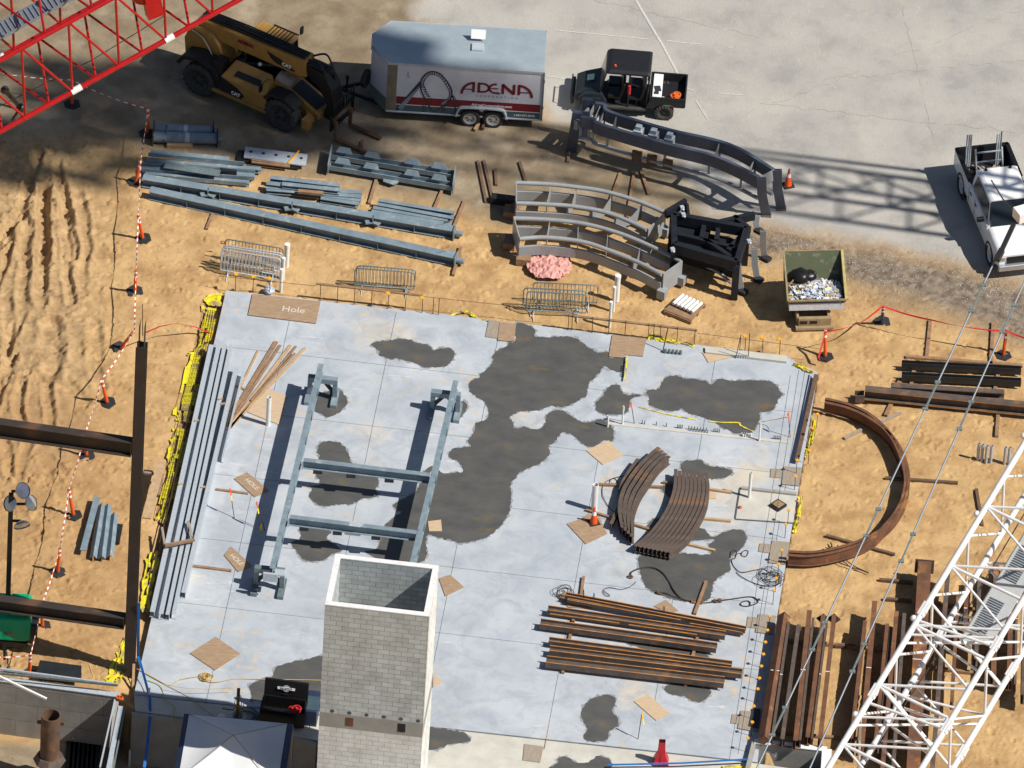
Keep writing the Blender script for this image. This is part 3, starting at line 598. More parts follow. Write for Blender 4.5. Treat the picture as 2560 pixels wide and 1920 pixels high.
# ================= curved track pieces =================
def cat(pts,n=6):    # smooth curve through points
    o=[]
    for i in range(len(pts)-1):
        a=pts[max(i-1,0)];p=pts[i];c=pts[i+1];d=pts[min(i+2,len(pts)-1)]
        for j in range(n):
            t=j/n;o.append(.5*((2*p)+(c-a)*t+(2*a-5*p+4*c-d)*t*t+(3*p-a-3*c+d)*t**3))
    return o+[pts[-1]]
def ml(zf,pts,z): return [zf(x,y,z) for x,y in pts]
zt=Z(1360,80,3.456)
t=thing('coaster_track','tall slate blue curved steel track section standing on legs by the black utility vehicle','track',zt(1000,1200,GZ))
zc=1.58
A=cat(ml(zt,[(440,655),(520,672),(575,735),(1070,885),(1600,1015),(1985,1235)],zc));Bm=cat(ml(zt,[(320,775),(430,795),(490,840),(1050,1005),(1500,1125),(1860,1300)],zc))
part('side_beam',M().sweep(A,Rprof(.50,.13)),MT['trackblue'],t);part('side_beam',M().sweep(Bm,Rprof(.50,.13)),MT['trackblue'],t)
z2_=.78;lowB=[p+Vector((0,.10,z2_-zc)) for p in Bm];lowA=[p+Vector((0,-.1,z2_-zc)) for p in A]
part('rail',M().tube(lowB,.075,10),MT['trackgrey'],t);part('rail',M().tube(lowA,.075,10),MT['trackgrey'],t)
for f in (.0,.14,.25,.35,.46,.62,.78,.93):
    i=int(f*(len(A)-1));j=int(f*(len(Bm)-1));a,c=A[i],Bm[j];dv=(A[min(i+1,len(A)-1)]-A[max(i-1,0)]).normalized()
    b=M().prism([a+Vector((0,0,.22)),a+Vector((0,0,-.24)),c+Vector((0,0,-.24)),c+Vector((0,0,.02)),c.lerp(a,.55)+Vector((0,0,-.08))],.02,dv);part('cross_plate',b,MT['trackgrey'],t)
    part('rib',M().bar(c+Vector((0,.05,-.25)),lowB[j],.02,.10,up=dv),MT['trackgrey'],t);part('rib',M().bar(a+Vector((0,-.05,-.25)),lowA[i],.02,.10,up=dv),MT['trackgrey'],t)
for (x,y,x2,y2) in((1880,1262,1920,1580),(2015,1190,2050,1525)):
    p=zt(x,y,1.85);q=zt(x2,y2,GZ);mdl=p.lerp(q,.45)+Vector((-.06,0,0));w_=Vector((.20,-.05,0))
    part('leg',M().sweep([p,mdl,q],Cprof(.10,.34,.02),up=Vector((0,1,0))),MT['trackblue'],t);part('foot',M().box(q,.36,.3,.04),MT['rustdk'],t)
for (x,y,x2,y2) in((290,690,235,1030),(380,575,330,915)):
    p=zt(x,y,1.85);q=zt(x2,y2,GZ);part('leg',M().bar(p,q,.36,.16,up=Vector((0,1,0))),MT['trackblue'],t)
    part('end_flange',M().bar(p+Vector((.30,0,.05)),p+Vector((.30,0,-.5)),.03,.3,up=Vector((1,0,0))),MT['trackblue'],t)
part('end_frame',M().bar(A[0]+Vector((-.2,0,-.2)),Bm[0]+Vector((-.2,0,-.2)),.12,.36),MT['trackgrey'],t);part('end_frame',M().bar(A[-1],Bm[-1],.03,.5),MT['trackgrey'],t)
for i,(x,y) in enumerate([(815,885),(945,918),(1082,955)]):
    p=zt(x,y,1.5);b=M().box(p,.34,.34,.5,-.25);b.box(p+Vector((0,0,.34)),.22,.2,.16,-.25);o=part('brake_unit',b,MT['galv'],t,bev=.02)
    part('caliper',M().box(p+Vector((0,-.38,-.68)),.36,.12,.42,-.25),MT['wooddk'],t)
# two light grey curved sections
zq=Z(1240,400,3.16)
TR=[('upper of the two light grey curved track sections lying on the dirt',[(160,180),(400,190),(600,210),(840,245),(1080,312),(1220,365),(1330,415)],[(160,340),(400,350),(600,365),(820,402),(1000,462),(1190,550)],.08),
 ('lower light grey curved track section just above the pink tarp',[(140,460),(425,472),(700,505),(980,582),(1230,685),(1460,800)],[(185,622),(400,612),(700,650),(950,738),(1150,820),(1310,905)],.05)]
for lab,c1,c2,gz in TR:
    t=thing('coaster_track',lab,'track',zq(700,500,GZ),'light grey track sections');zr=.95
    Ra=cat(ml(zq,c1,zr));Rb=cat(ml(zq,c2,zr))
    for Rr in(Ra,Rb):
        part('rail',M().tube(Rr,.08,12),MT['trackgrey'],t)
        lo=[p+Vector((0,.02,-.58)) for p in Rr];part('box_beam',M().sweep(lo,Rprof(.40,.09)),MT['trackgrey'],t)
    nA=len(Ra)
    for f in(.0,.2,.38,.56,.76):
        i=int(f*(nA-1));j=int(f*(len(Rb)-1));a,c=Ra[i],Rb[j];dv=(Ra[min(i+1,nA-1)]-Ra[max(i-1,0)]).normalized()
        if f<.3: part('cross_plate',M().bar(a+Vector((0,0,-.3)),c+Vector((0,0,-.3)),.02,.5),MT['trackgrey'],t);
        else: part('cross_plate',M().prism([a+Vector((0,0,-.08)),a+Vector((0,0,-.75)),c+Vector((0,0,-.75)),c+Vector((0,0,-.08)),c.lerp(a,.5)+Vector((0,0,-.55))],.025,dv),MT['trackgrey'],t)
    a,c=Ra[-1],Rb[-1];part('end_plate',M().bar(a+Vector((.05,0,-.42)),c+Vector((.05,0,-.42)),.04,.92),MT['trackgrey'],t);part('end_plate',M().bar(Ra[0]+Vector((0,0,-.35)),Rb[0]+Vector((0,0,-.35)),.04,.85),MT['trackgrey'],t)
    dv=(Rb[-1]-Rb[-2]).normalized();part('base_shoe',M().box(c+dv*.1+Vector((-.02,-.02,-.78)),.3,.3,.36,-.4),MT['trackgrey'],t);part('base_shoe',M().box(a+dv*.1+Vector((-.02,0,-.78)),.3,.3,.36,-.4),MT['trackgrey'],t)
# dark support frame at their right end
t=thing('support_frame','near black steel support frame standing at the right end of the grey tracks','steel frame',zq(1700,700,GZ))
f_=[zq(1400,455,1.4),zq(1980,560,1.4),zq(1900,830,1.4),zq(1410,690,1.4)]
for i in range(4): part('main_beam',M().bar(f_[i],f_[(i+1)%4],.20,.42),MT['steeldk'],t)
for a,c in(((1420,600),(1930,720)),((1650,500),(1620,640)),((1760,520),(1740,650)),((1700,520),(2040,440)),((1880,460),(2000,560)),((1640,640),(1880,800)),((1990,560),(1830,730))):
    part('cross_beam',M().bar(zq(*a,1.25),zq(*c,1.25),.16,.30),MT['steeldk'],t)
for p in f_: part('post',M().bar(p,Vector((p.x,p.y,GZ)),.24,.24,up=Vector((0,1,0))),MT['steeldk'],t)
for (a,c) in(((1420,760),(1880,900)),((1430,560),(1980,700))): part('low_beam',M().bar(zq(*a,.3),zq(*c,.3),.14,.32),MT['steeldk'],t)
part('deck_plate',M().prism([zq(1420,480,1.1),zq(1700,540,1.1),zq(1650,760,1.1),zq(1430,660,1.1)][::-1],.03),MT['steeldk'],t);part('deck_plate',M().prism([zq(1400,520,.9),zq(1960,640,.9),zq(1880,860,.9),zq(1400,720,.9)][::-1],.03),MT['steeldk'],t)
part('inclined_strut',M().bar(zq(1340,430,1.5),zq(1500,335,1.6),.14,.34).bar(zq(1490,340,1.6),zq(1500,420,1.2),.12,.3),MT['steeldk'],t)
for (x,y,x2,y2) in((1910,790,1935,1010),(2040,700,2060,915),(2110,560,2120,750),(2060,440,2060,530)):
    p=zq(x,y,1.25);q=zq(x2,y2,.05) if y2>700 else zq(x2,y2,.8);part('leg',M().sweep([p,p.lerp(q,.6)+Vector((-.03,0,0)),q],Cprof(.10,.22,.02),up=Vector((0,1,0))),MT['trackgrey'],t)
    part('foot',M().box(q+Vector((.08,-.1,-.08)),.32,.28,.14,-.6),MT['rubber'],t,bev=.03)
part('lower_tube',M().tube(cat(ml(zq,[(1400,750),(1650,840),(1760,890),(1860,975)],.25)),.06,8),MT['trackgrey'],t)
for x,y in((1470,375),(1395,705),(1999,640),(1480,430)): part('bolt_cluster',M().box(zq(x,y,1.65),.14,.14,.1,.4).ball(zq(x+9,y+18,1.6),.05),MT['galv'],t)
# ================= vehicles =================
def place(root,loc,f):
    root.location=Vector(loc);root.rotation_euler.z=math.atan2(f[1],f[0])
def taper(x0,x1,y0,y1,z0,z1,ix0=0,ix1=0,iy=0):
    b=M();vs=[(x0,y0,z0),(x1,y0,z0),(x1,y1,z0),(x0,y1,z0),(x0+ix0,y0+iy,z1),(x1-ix1,y0+iy,z1),(x1-ix1,y1-iy,z1),(x0+ix0,y1-iy,z1)]
    return b.add(vs,[(0,3,2,1),(4,5,6,7),(0,1,5,4),(1,2,6,5),(2,3,7,6),(3,0,4,7)])
def sidep(pts,y0,y1):   # polygon in xz extruded y0..y1
    return M().prism([(x,y0,z) for x,z in pts][::-1],y1-y0,(0,-1,0))
def wheel(parent,c,r,wd,mt_r,mt_t='rubber',side=-1,lugs=0,rimr=.55,name='wheel'):
    c=Vector(c);h=wd/2
    tw_=thing(name,None,None);tw_.parent=parent
    tw_=tw_
    pr=[(-h*.8,r*.6),(-h,r*.75),(-h,r*.92),(-h*.8,r),(h*.8,r),(h,r*.92),(h,r*.75),(h*.8,r*.6)]
    b=M().lathe(c,(0,1,0),pr,28)
    if lugs:
        for i in range(lugs):
            a=2*math.pi*i/lugs;u=Vector((math.cos(a),0,math.sin(a)));a2=a+.12;u2=Vector((math.cos(a2),0,math.sin(a2)))
            b.bar(c+u*r*.985+Vector((0,-h*.95,0)),c+u2*r*.985+Vector((0,-.02,0)),.07,.07,up=u);b.bar(c+u2*r*.985+Vector((0,h*.95,0)),c+u*r*.985+Vector((0,.02,0)),.07,.07,up=u)
    part('tyre',b,MT[mt_t],tw_)
    rr=r*rimr;s=side*h
    b=M().lathe(c,(0,1,0),[(s*.95,rr*1.1),(s*.9,rr),(s*.45,rr*.82),(s*.5,rr*.35),(s*.65,rr*.3),(s*.65,.0)] if side<0 else [(s*.65,0.0),(s*.65,rr*.3),(s*.5,rr*.35),(s*.45,rr*.82),(s*.9,rr),(s*.95,rr*1.1)],24)
    b.cone(c+Vector((0,-h*.5,0)),c+Vector((0,h*.5,0)),r*.58,r*.58,20)
    part('rim',b,MT[mt_r],tw_)
    b=M()
    for i in range(6):
        a=2*math.pi*i/6;b.cone(c+Vector((math.cos(a)*rr*.56,s*.50,math.sin(a)*rr*.56)),c+Vector((math.cos(a)*rr*.56,s*.56,math.sin(a)*rr*.56)),rr*.13,rr*.13,8)
    part('rim_holes',b,MT['black'],tw_)
# --- telehandler ---
th=thing('telehandler','yellow telescopic handler with forks lowered, parked beside the white trailer','telehandler')
Y_,K_=MT['catyellow'],MT['blackplastic']
for x in(-1.75,1.75):
    for y in(-1.0,1.0): wheel(th,(x,y,.64),.66,.44,'rubberdirty','rubberdirty',-1 if y<0 else 1,lugs=20)
part('chassis',sidep([(-2.5,.55),(2.3,.55),(2.6,.8),(2.3,1.05),(-2.5,1.0)],-.42,.42),K_,th)
part('rear_tower',sidep([(-2.75,.7),(-1.25,.7),(-1.0,1.2),(-1.35,1.95),(-1.75,2.35),(-2.6,2.35),(-2.85,1.7)],-.52,.52),Y_,th,bev=.06)
part('rear_fender',sidep([(-2.75,1.05),(-2.5,1.45),(-1.9,1.62),(-1.1,1.45),(-.85,1.0),(-1.0,.95),(-1.3,1.3),(-1.9,1.45),(-2.4,1.3),(-2.6,1.0)],-1.18,-.5),K_,th,bev=.02)
hd=part('engine_cover',M().prism([(-.80,-1.18,1.25),(.95,-1.18,1.25),(1.10,-1.18,.62),(-.8,-1.18,.62)],.001,(0,-1,0)),Y_,th)
hd.data=mesh('engine_cover',taper(-.85,1.15,-1.20,-.45,.60,1.25,0.02,.05,.02).add([(-.83,-1.18,1.25),(1.10,-1.18,1.25),(.95,-.5,1.72),(-.6,-.5,1.72),(-.83,-.47,1.25),(1.1,-.47,1.25)],[(0,1,2,3),(1,5,2),(4,0,3),(5,4,3,2)]),Vector());hd.data.materials.append(Y_)
bm_=hd.modifiers.new('bevel','BEVEL');bm_.width=.05;bm_.segments=2
part('side_skirt',taper(-1.2,1.2,-1.22,-.6,.48,.62),Y_,th)
part('vent_panel',M().prism([(-.80,-1.215,.66),(.1,-1.215,.66),(.22,-1.215,.82),(-.1,-1.215,1.05),(-.82,-1.215,1.28)],.02,(0,-1,0)),K_,th)
part('side_rear_panel',taper(-1.35,-.85,-1.15,-.45,.55,1.7,.1,0,.1),K_,th,bev=.03)
part('hood_grille',M().prism([(-.35,-1.02,1.43),(.75,-1.02,1.43),(.70,-.85,1.55),(-.30,-.85,1.55)],.03),K_,th)
cab=part('cab_roof',taper(-.7,.95,.38,1.22,2.28,2.42,.08,.10,.06),Y_,th,bev=.03)
for q0,q1 in(((-.7,.40,.9),(-.62,.42,2.3)),((.95,.40,.9),(.85,.42,2.3)),((-.7,1.2,.9),(-.62,1.18,2.3)),((.95,1.2,.9),(.85,1.18,2.3))): part('cab_post',M().bar(q0,q1,.08,.08),K_,th)
part('cab_glass',taper(-.66,.92,.42,1.18,.9,2.26,.06,.06,.03),MT['glass'],th)
b=M()
for i in range(7): b.bar((-.05+i*.14,.42,2.44),(-.05+i*.14,1.18,2.44),.025,.03)
b.bar((-.1,.44,2.45),(.95,.44,2.45),.04,.04).bar((-.1,1.16,2.45),(.95,1.16,2.45),.04,.04)
part('roof_guard',b,K_,th)
part('boom',sidep([(-2.55,2.0),(-2.4,2.62),(2.15,2.72),(2.25,2.05),(1.9,1.98)],-.33,.33),Y_,th,bev=.05)
b=M()
b.box((-.1,-.02,2.74),4.3,.34,.10,0)
for i in range(4): b.tube([(-2.3,-.14+i*.09,2.78),(-.5,-.12+i*.09,2.84),(2.1,-.14+i*.09,2.82)],.03,6)
part('hose_pack',b,K_,th)
part('inner_boom',M().box((2.45,0,2.35),.7,.44,.52),MT['black'],th,bev=.03)
part('boom_head',sidep([(2.35,2.55),(3.0,2.5),(3.35,1.9),(3.55,1.1),(3.35,.55),(3.0,.6),(3.15,1.2),(2.75,1.85),(2.4,2.0)],-.30,.30),MT['black'],th,bev=.03)
part('hose_loops',M().tube(cat([Vector(p) for p in((2.2,.2,2.7),(2.7,.25,2.95),(3.1,.1,2.6),(3.2,.1,2.1))],5),.04,6).tube(cat([Vector(p) for p in((2.2,-.1,2.7),(2.6,-.15,2.85),(3.0,-.25,2.5),(3.2,-.2,1.9))],5),.04,6),K_,th)
part('lift_cylinder',M().tube([(-.9,-.2,1.1),(.9,-.2,1.95)],.09,10),K_,th);part('exhaust_shroud',M().cone((1.05,-.25,1.55),(1.65,-.25,1.38),.24,.24,16),MT['plygrey'],th)
part('nose_deck',sidep([(1.0,.8),(1.0,1.45),(1.7,1.42),(3.0,.85),(3.0,.6),(2.2,.55)],-.55,.35),Y_,th,bev=.04)
part('deck_panel',M().prism([(1.75,-.45,1.43),(1.75,.2,1.43),(2.85,.2,.95),(2.85,-.45,.95)],.02),K_,th)
part('step_bracket',M().box((2.75,-.95,.62),.30,.30,.42).bar((2.5,-.45,.75),(2.85,-.85,.72),.25,.14),Y_,th,bev=.02)
part('front_fender',sidep([(1.0,1.2),(1.3,1.45),(1.9,1.5),(2.4,1.2),(2.35,1.1),(1.85,1.38),(1.35,1.33),(1.1,1.1)],-1.22,-.62),K_,th,bev=.02)
cr_=part('fork_carriage',M().box((3.62,0,.62),.10,1.5,.14).box((3.62,0,1.12),.10,1.5,.12).box((3.62,-.70,.85),.08,.08,.7).box((3.62,.70,.85),.08,.08,.7),MT['black'],th)
b=M()
for i in range(9): b.box((3.68,-.64+i*.16,1.42),.03,.03,.55)
b.box((3.68,0,1.70),.04,1.45,.05);part('load_guard',b,MT['black'],th)
for y in(-.55,.42): part('fork',M().bar((3.72,y,.9),(3.72,y,.12),.13,.06,up=Vector((0,1,0))).bar((3.72,y,.13),(5.05,y,.10),.14,.05),mat('worn fork' ,(.26,.13,.06),(.18,.09,.05),4,.7) if y<0 else MT['rust'],th)
part('mirror',M().box((1.05,-1.45,1.75),.06,.2,.3).tube([(1.0,-.7,1.62),(1.1,-1.1,1.95),(1.05,-1.42,1.88)],.018,6),MT['black'],th,bev=.02)
part('side_mirror',M().box((.95,1.35,2.55),.06,.16,.3),MT['black'],th)
part('work_light',M().ball((.35,-.42,1.86),.09),MT['chrome'],th)
part('brake_line',M().tube(cat([Vector(p) for p in((-2.5,-.54,2.2),(-1.95,-.60,2.05),(-1.45,-.62,1.3),(-1.4,-.6,.9))],6),.025,6),MT['chrome'],th)
for sx,(x,y,z),s in((0,(1.35,-.345,2.36),.27),(1,(-.28,-1.245,.86),.25)):
    if sx==0: part('boom_decal',M().prism([(.55,-.340,2.52),(1.15,-.340,2.40),(1.75,-.340,2.15),(1.75,-.340,2.08),(1.0,-.340,2.13),(.75,-.340,2.25)][::-1],.004,(0,-1,0)),K_,th)
text('CAT',.20,MT['tape'],th,(1.42,-.348,2.235),(1,0,-.02),(0,0,1),off=.012)
text('CAT',.19,MT['tape'],th,(-.12,-1.24,.80),(1,0,0),(0,0,1),off=.012)
text('ADENA',.20,MT['maroon'],th,(-.35,-.345,2.42),(1,0,.02),(0,0,1),off=.014)
Pr,Pf=G(500,193,.55),G(710,284,.55);f=(Pf-Pr);f.z=0;f.normalize();lf=ZA.cross(f)
mid=(Pr+Pf)/2+lf*1.0;place(th,(mid.x,mid.y,GZ),f)
# --- enclosed trailer ---
tr=thing('enclosed_trailer','white enclosed cargo trailer with maroon stripe and coaster loop artwork','trailer')
SL=(G(1353,301,.35)-G(964,277,.35)).length;TW_,ZB_,ZT_=2.40,.42,2.62
body=[(0,0),(SL,0),(SL,TW_),(0,TW_),(-.62,TW_*.66),(-.62,TW_*.34)]
part('box',M().prism([(x,y,ZT_-.06) for x,y in body],ZT_-.06-ZB_),MT['vinylwhite'],tr)
part('nose_panel',M().prism([(x*1.01+(-.006 if x<0 else .02),y,1.0) for x,y in [body[0],body[5]]]+[(x*1.01+(-.02 if x<0 else .0),y-.01,1.0) for x,y in [body[5],body[0]]],.55),MT['galvdk'],tr)
rf=M();n_=8
for i in range(n_):   # slightly crowned roof
    y0,y1=TW_*i/n_,TW_*(i+1)/n_;zc0=ZT_+.05*math.sin(math.pi*i/n_);zc1=ZT_+.05*math.sin(math.pi*(i+1)/n_)
    def nx_(y): return -.02 if y in(0,TW_) else (-.62*min(1,min(y,TW_-y)/(TW_*.34)))
    rf.add([(nx_(y0),y0,zc0),(SL,y0,zc0),(SL,y1,zc1),(nx_(y1),y1,zc1)],[(0,1,2,3)])
part('roof',rf,MT['aluroof'],tr)
b=M()
for x in [SL*i/9 for i in range(1,9)]: b.bar((x,.03,ZT_+.012),(x,TW_-.03,ZT_+.012),.02,.01)
b=M()
E0=[(0,-.012),(SL+.01,-.012),(SL+.01,TW_+.012),(0,TW_+.012),(-.64,TW_*.66),(-.64,TW_*.34),(0,-.012)]
part('roof_trim',M().sweep([(x,y,ZT_-.03) for x,y in E0],Rprof(.09,.03)),MT['galv'],tr)
part('corner_post',M().box((SL,-.005,1.5),.07,.05,2.2),MT['galvdk'],tr);part('front_panel',M().box((.17,-.008,(ZB_+ZT_-.06)/2),.36,.012,ZT_-ZB_-.1),mat('polished panel',(.36,.31,.24),(.17,.15,.12),1.6,.3,.4,.05),tr)
part('bottom_rail',M().box((SL/2,-.02,ZB_+.02),SL,.05,.05),MT['galv'],tr)
# graphics: maroon band, slate band, white pinstripe
x0_=.36;ys=-.006
part('maroon_band',M().box(((x0_+SL-.06)/2,ys,.95),SL-.06-x0_,.008,.34),MT['maroon'],tr)
part('slate_band',M().box(((x0_+SL-.06)/2,ys,.60),SL-.06-x0_,.008,.30),MT['slate'],tr)
part('pinstripe',M().box(((x0_+SL-.06)/2,ys-.003,.765),SL-.06-x0_,.006,.025),MT['white'],tr)
g=lambda u,v:((u-360)/(1885-360)*(SL-.42)+.36, ZB_+ (1-(v-(660+(u-360)*.0655))/(1160-660))*(ZT_-.06-ZB_))
O_,XD,YD=(0,-.014,0),(1,0,0),(0,0,1)
art=M();lp=[];cx,cz,ra,rb2=0,0,0,0
pin=[g(610,900),g(605,850),g(625,800),g(665,755),g(720,735),g(790,750),g(850,800),g(905,870),g(940,940),g(938,1010),g(905,1060),g(850,1105),g(800,1140),g(760,1165),g(730,1130),g(690,1070),g(650,1000),g(620,940),g(610,900)]
po=[g(650,900),g(640,860),g(655,815),g(690,775),g(730,765),g(785,780),g(835,820),g(880,885),g(915,950),g(915,1005),g(885,1040)]
def cv2(p,n=5): return [(v.x,v.y) for v in cat([Vector((a,b_,0)) for a,b_ in p],n)]
ribbon(art,cv2(pin),.055,O_,XD,YD);ribbon(art,cv2(po),.025,O_,XD,YD)
ribbon(art,cv2([g(655,900),g(668,950),g(690,980),g(710,1005)]),.03,O_,XD,YD)
q1_,q2_=cv2(pin),cv2(po)
for i in range(0,len(q2_),2): ribbon(art,[q1_[int(i*1.0)],q2_[i]],.03,O_,XD,YD)
for i in range(6): a=g(612+i*14,900+i*24);ribbon(art,[a,(a[0]+.17,a[1]+.01)],.03,O_,XD,YD)
ribbon(art,[g(605,850),g(360,1150)],.10,(0,-.011,0),XD,YD);ribbon(art,[g(950,990),g(975,1060),g(995,1160)],.05,O_,XD,YD);ribbon(art,[g(960,990),g(1040,1110)],.025,O_,XD,YD)
for u in(645,670,855,870): ribbon(art,[g(u,1090),g(u+4,1165)],.03,O_,XD,YD)
ribbon(art,[g(470,740),g(470,790),g(500,790)],.02,O_,XD,YD)
part('loop_artwork',art,MT['ink'],tr)
part('support_artwork',ribbon(ribbon(M(),[g(620,870),g(440,1080),g(400,1130)],[.05,.16,.18],(0,-.0125,0),XD,YD),[g(905,1040),g(850,1090)],.14,(0,-.0125,0),XD,YD),MT['steel'],tr)
# logotype drawn as strokes, arched ends
lg=M();h_=.52;bx,bz=g(1030,975)
def LT(pts,w=.10): ribbon(lg,[(bx+x,bz+.0+z) for x,z in pts],w,(0,-.012,0),XD,YD)
def arc(cx,cz,rx,rz,a0,a1,n=14): return [(cx+rx*math.cos(math.radians(a0+(a1-a0)*i/n)),cz+rz*math.sin(math.radians(a0+(a1-a0)*i/n))) for i in range(n+1)]
SLp=-.0
LT(arc(.50,.02,.45,.52,180,92));LT([(.47,.12),(.47,.58)]);LT([(.09,.24),(.44,.24)],.045)
LT([(.66,.12),(.66,.57)]);LT([(.62,.53)]+arc(.80,.345,.22,.185,90,-90)+[(.62,.16)],.085)
LT(arc(1.26,.34,.22,.20,80,280)+[(1.42,.13)],.085);LT([(1.10,.34),(1.36,.34)],.05)
LT([(1.52,.12),(1.52,.57)]);LT([(1.50,.55),(1.92,.14)],.12);LT([(1.92,.12),(1.92,.57)])
LT([(2.10,.12),(2.10,.58)]);LT(arc(2.07,.02,.50,.52,88,0));LT([(2.14,.24),(2.52,.24)],.045)
part('logotype',lg,MT['maroon'],tr)
x_,z_=g(1385,990);text('C  O  R  P  O  R  A  T  I  O  N',.115,MT['ink'],tr,(bx+1.32,-.013,bz-.035),XD,YD,sx=1.03)
x_,z_=g(1372,1083);text('AdenaCorporation.com',.15,MT['tape'],tr,(x_,-.016,.955),XD,YD,off=.004)
x_,z_=g(1715,1195);text('( 603-037-0376',.12,MT['tape'],tr,(x_+.02,-.016,.60),XD,YD,off=.003)
# running gear
for px in(1148,1392):
    xx=g(px,1200)[0]
    for y in(.03,TW_-.12): wheel(tr,(xx,y,.35),.37,.24,'chrome' if y<1 else 'galvdk','rubber',-1 if y<1 else 1,rimr=.60)
xa,xb=g(1000,1200)[0],g(1535,1200)[0]
fe=cat([Vector(p) for p in((xa,-.02,.45),(xa+.07,-.02,.72),(xa+.28,-.02,.86),(xb-.28,-.02,.86),(xb-.07,-.02,.72),(xb,-.02,.45))],5)
part('fender',M().sweep(fe,Rprof(.05,.20),up=Vector((0,1,0))) if False else M().sweep(fe,Rprof(.24,.05),up=Vector((0,1,0))),MT['galv'],tr)
part('wheel_well',M().prism([(xa+.06,-.012,.44),(xb-.06,-.012,.44),(xb-.3,-.012,.82),(xa+.3,-.012,.82)],.01,(0,-1,0)),MT['black'],tr)
part('fender_skirt',M().prism([((xa+xb)/2-.17,-.03,.83),((xa+xb)/2+.17,-.03,.83),((xa+xb)/2+.02,-.03,.66),((xa+xb)/2-.02,-.03,.66)],.01,(0,-1,0)),MT['galv'],tr)
part('frame',M().box((SL/2-.1,TW_/2,.36),SL,TW_-.3,.10).bar((-.3,.5,.36),(-1.7,TW_/2,.38),.08,.12).bar((-.3,TW_-.5,.36),(-1.7,TW_/2,.38),.08,.12),MT['black'],tr)
part('jack',M().tube([(-1.45,TW_/2,.05),(-1.45,TW_/2,.85)],.04,8).box((-1.45,TW_/2,.9),.12,.12,.1),MT['black'],tr)
part('spare_tyre',M().torus((-.78,.62,1.35),(1,-.35,0),.27,.10,24,10),MT['rubber'],tr)
vt=M().box((SL*.565,TW_*.46,ZT_+.09),.42,.40,.08);part('vent_base',vt,MT['galv'],tr,bev=.01)
part('vent_lid',M().box((SL*.565,TW_*.66,ZT_+.30),.52,.34,.02,Matrix.Rotation(.9,3,'X')),MT['white'],tr)
part('door_hinges',M().box((SL+.03,-.01,1.0),.05,.06,.1).box((SL+.03,-.01,2.2),.05,.06,.1),MT['galvdk'],tr)
o0=G(964,277,.32);place(tr,(o0.x,o0.y,GZ),G(1353,301,.32)-o0)
# --- utility vehicle ---
ut=thing('utility_vehicle','black four-seat utility vehicle with an open rear cargo bed','utility vehicle')
BK=MT['blackplastic'];bd=mat('dark teal paint',(.018,.028,.034),(.012,.02,.025),3,.35)
for x,y in((.62,.08),(.62,1.42),(3.28,.08),(3.28,1.42)): wheel(ut,(x,y,.31),.31,.26,'rubberdirty','rubberdirty',-1 if y<.8 else 1,lugs=18,rimr=.62)
part('hood',M().add([(.05,.15,.75),(.05,1.35,.75),(.9,.05,.95),(.9,1.45,.95),(.05,.15,.45),(.05,1.35,.45),(.9,.05,.45),(.9,1.45,.45),(.35,.2,.95),(.35,1.3,.95),(.95,.15,1.12),(.95,1.35,1.12)],[(0,1,9,8),(8,9,11,10),(0,8,10,2),(1,3,11,9),(4,0,2,6),(5,7,3,1),(4,5,1,0),(2,10,11,3),(2,3,7,6),(4,6,7,5)]),bd,ut,bev=.03)
part('bumper',M().box((-.04,.75,.45),.12,1.2,.3).tube([(-.1,.3,.35),(-.1,.3,.8),(-.1,1.2,.8),(-.1,1.2,.35)],.03,6),MT['black'],ut,bev=.02)
part('front_fender',sidep([(.15,.7),(.4,.95),(1.0,.98),(1.2,.6),(1.0,.6),(.9,.75),(.62,.82),(.35,.7),(.25,.5)],-.06,.12),bd,ut,bev=.02)
part('floor_pan',M().box((1.75,.75,.36),1.9,1.45,.12),BK,ut,bev=.02)
part('rocker_step',M().box((1.75,.02,.38),1.7,.14,.10),MT['rubberdirty'],ut,bev=.02)
for x in(1.45,2.2):
    for y in(.42,1.08):
        s_=part('seat',M().box((x,y,.72),.5,.55,.14),MT['black'],ut,bev=.04);part('seat_back',M().box((x+.28,y,1.05),.12,.55,.6,Matrix.Rotation(.2,3,'Y')),MT['black'],ut,bev=.04)
part('steering_wheel',M().torus((1.16,.45,1.08),(-.8,0,.6),.17,.02),MT['black'],ut)
for y in(.05,1.45):
    for q in([(.92,y,.98),(1.12,y+(.04 if y<1 else -.04),1.85)],[(1.95,y,.45),(1.98,y,1.85)],[(2.62,y,.6),(2.68,y,1.88)]): part('cage_post',M().tube(q,.033,8),MT['black'],ut)
part('roof',taper(1.05,2.74,0.0,1.5,1.84,1.99,.16,.06,.10),BK,ut,bev=.09)
part('windshield',M().prism([(.93,.10,1.1),(.93,1.40,1.1),(1.09,1.36,1.85),(1.09,.14,1.85)],.02,(1,0,-.2)),mat('tinted plastic',(.18,.17,.165),(.14,.135,.13),2,.15),ut)
part('side_fender_rear',sidep([(2.6,.45),(2.75,.9),(4.0,.98),(4.0,.62),(3.7,.6),(3.5,.72),(3.1,.72),(2.9,.5)],-.02,.04),BK,ut)
part('cargo_bed',M().box((3.36,.75,.60),1.3,1.5,.06).box((2.74,.75,.80),.06,1.5,.38).box((4.0,.75,.80),.06,1.5,.38).box((3.37,.02,.80),1.2,.06,.38).box((3.37,1.48,.80),1.2,.06,.38),BK,ut,bev=.02)
part('side_decal',M().box((3.55,-.013,.66),.62,.006,.05),MT['tapered'],ut);part('green_decal',M().box((3.36,-.018,.66),.2,.006,.05),MT['green'],ut)
part('windshield_notice',M().box((.56,.78,1.075),.26,.34,.01,Matrix.Rotation(-.25,3,'Y')),mat('green notice',(.45,.6,.5),(.3,.5,.42),6,.6),ut)
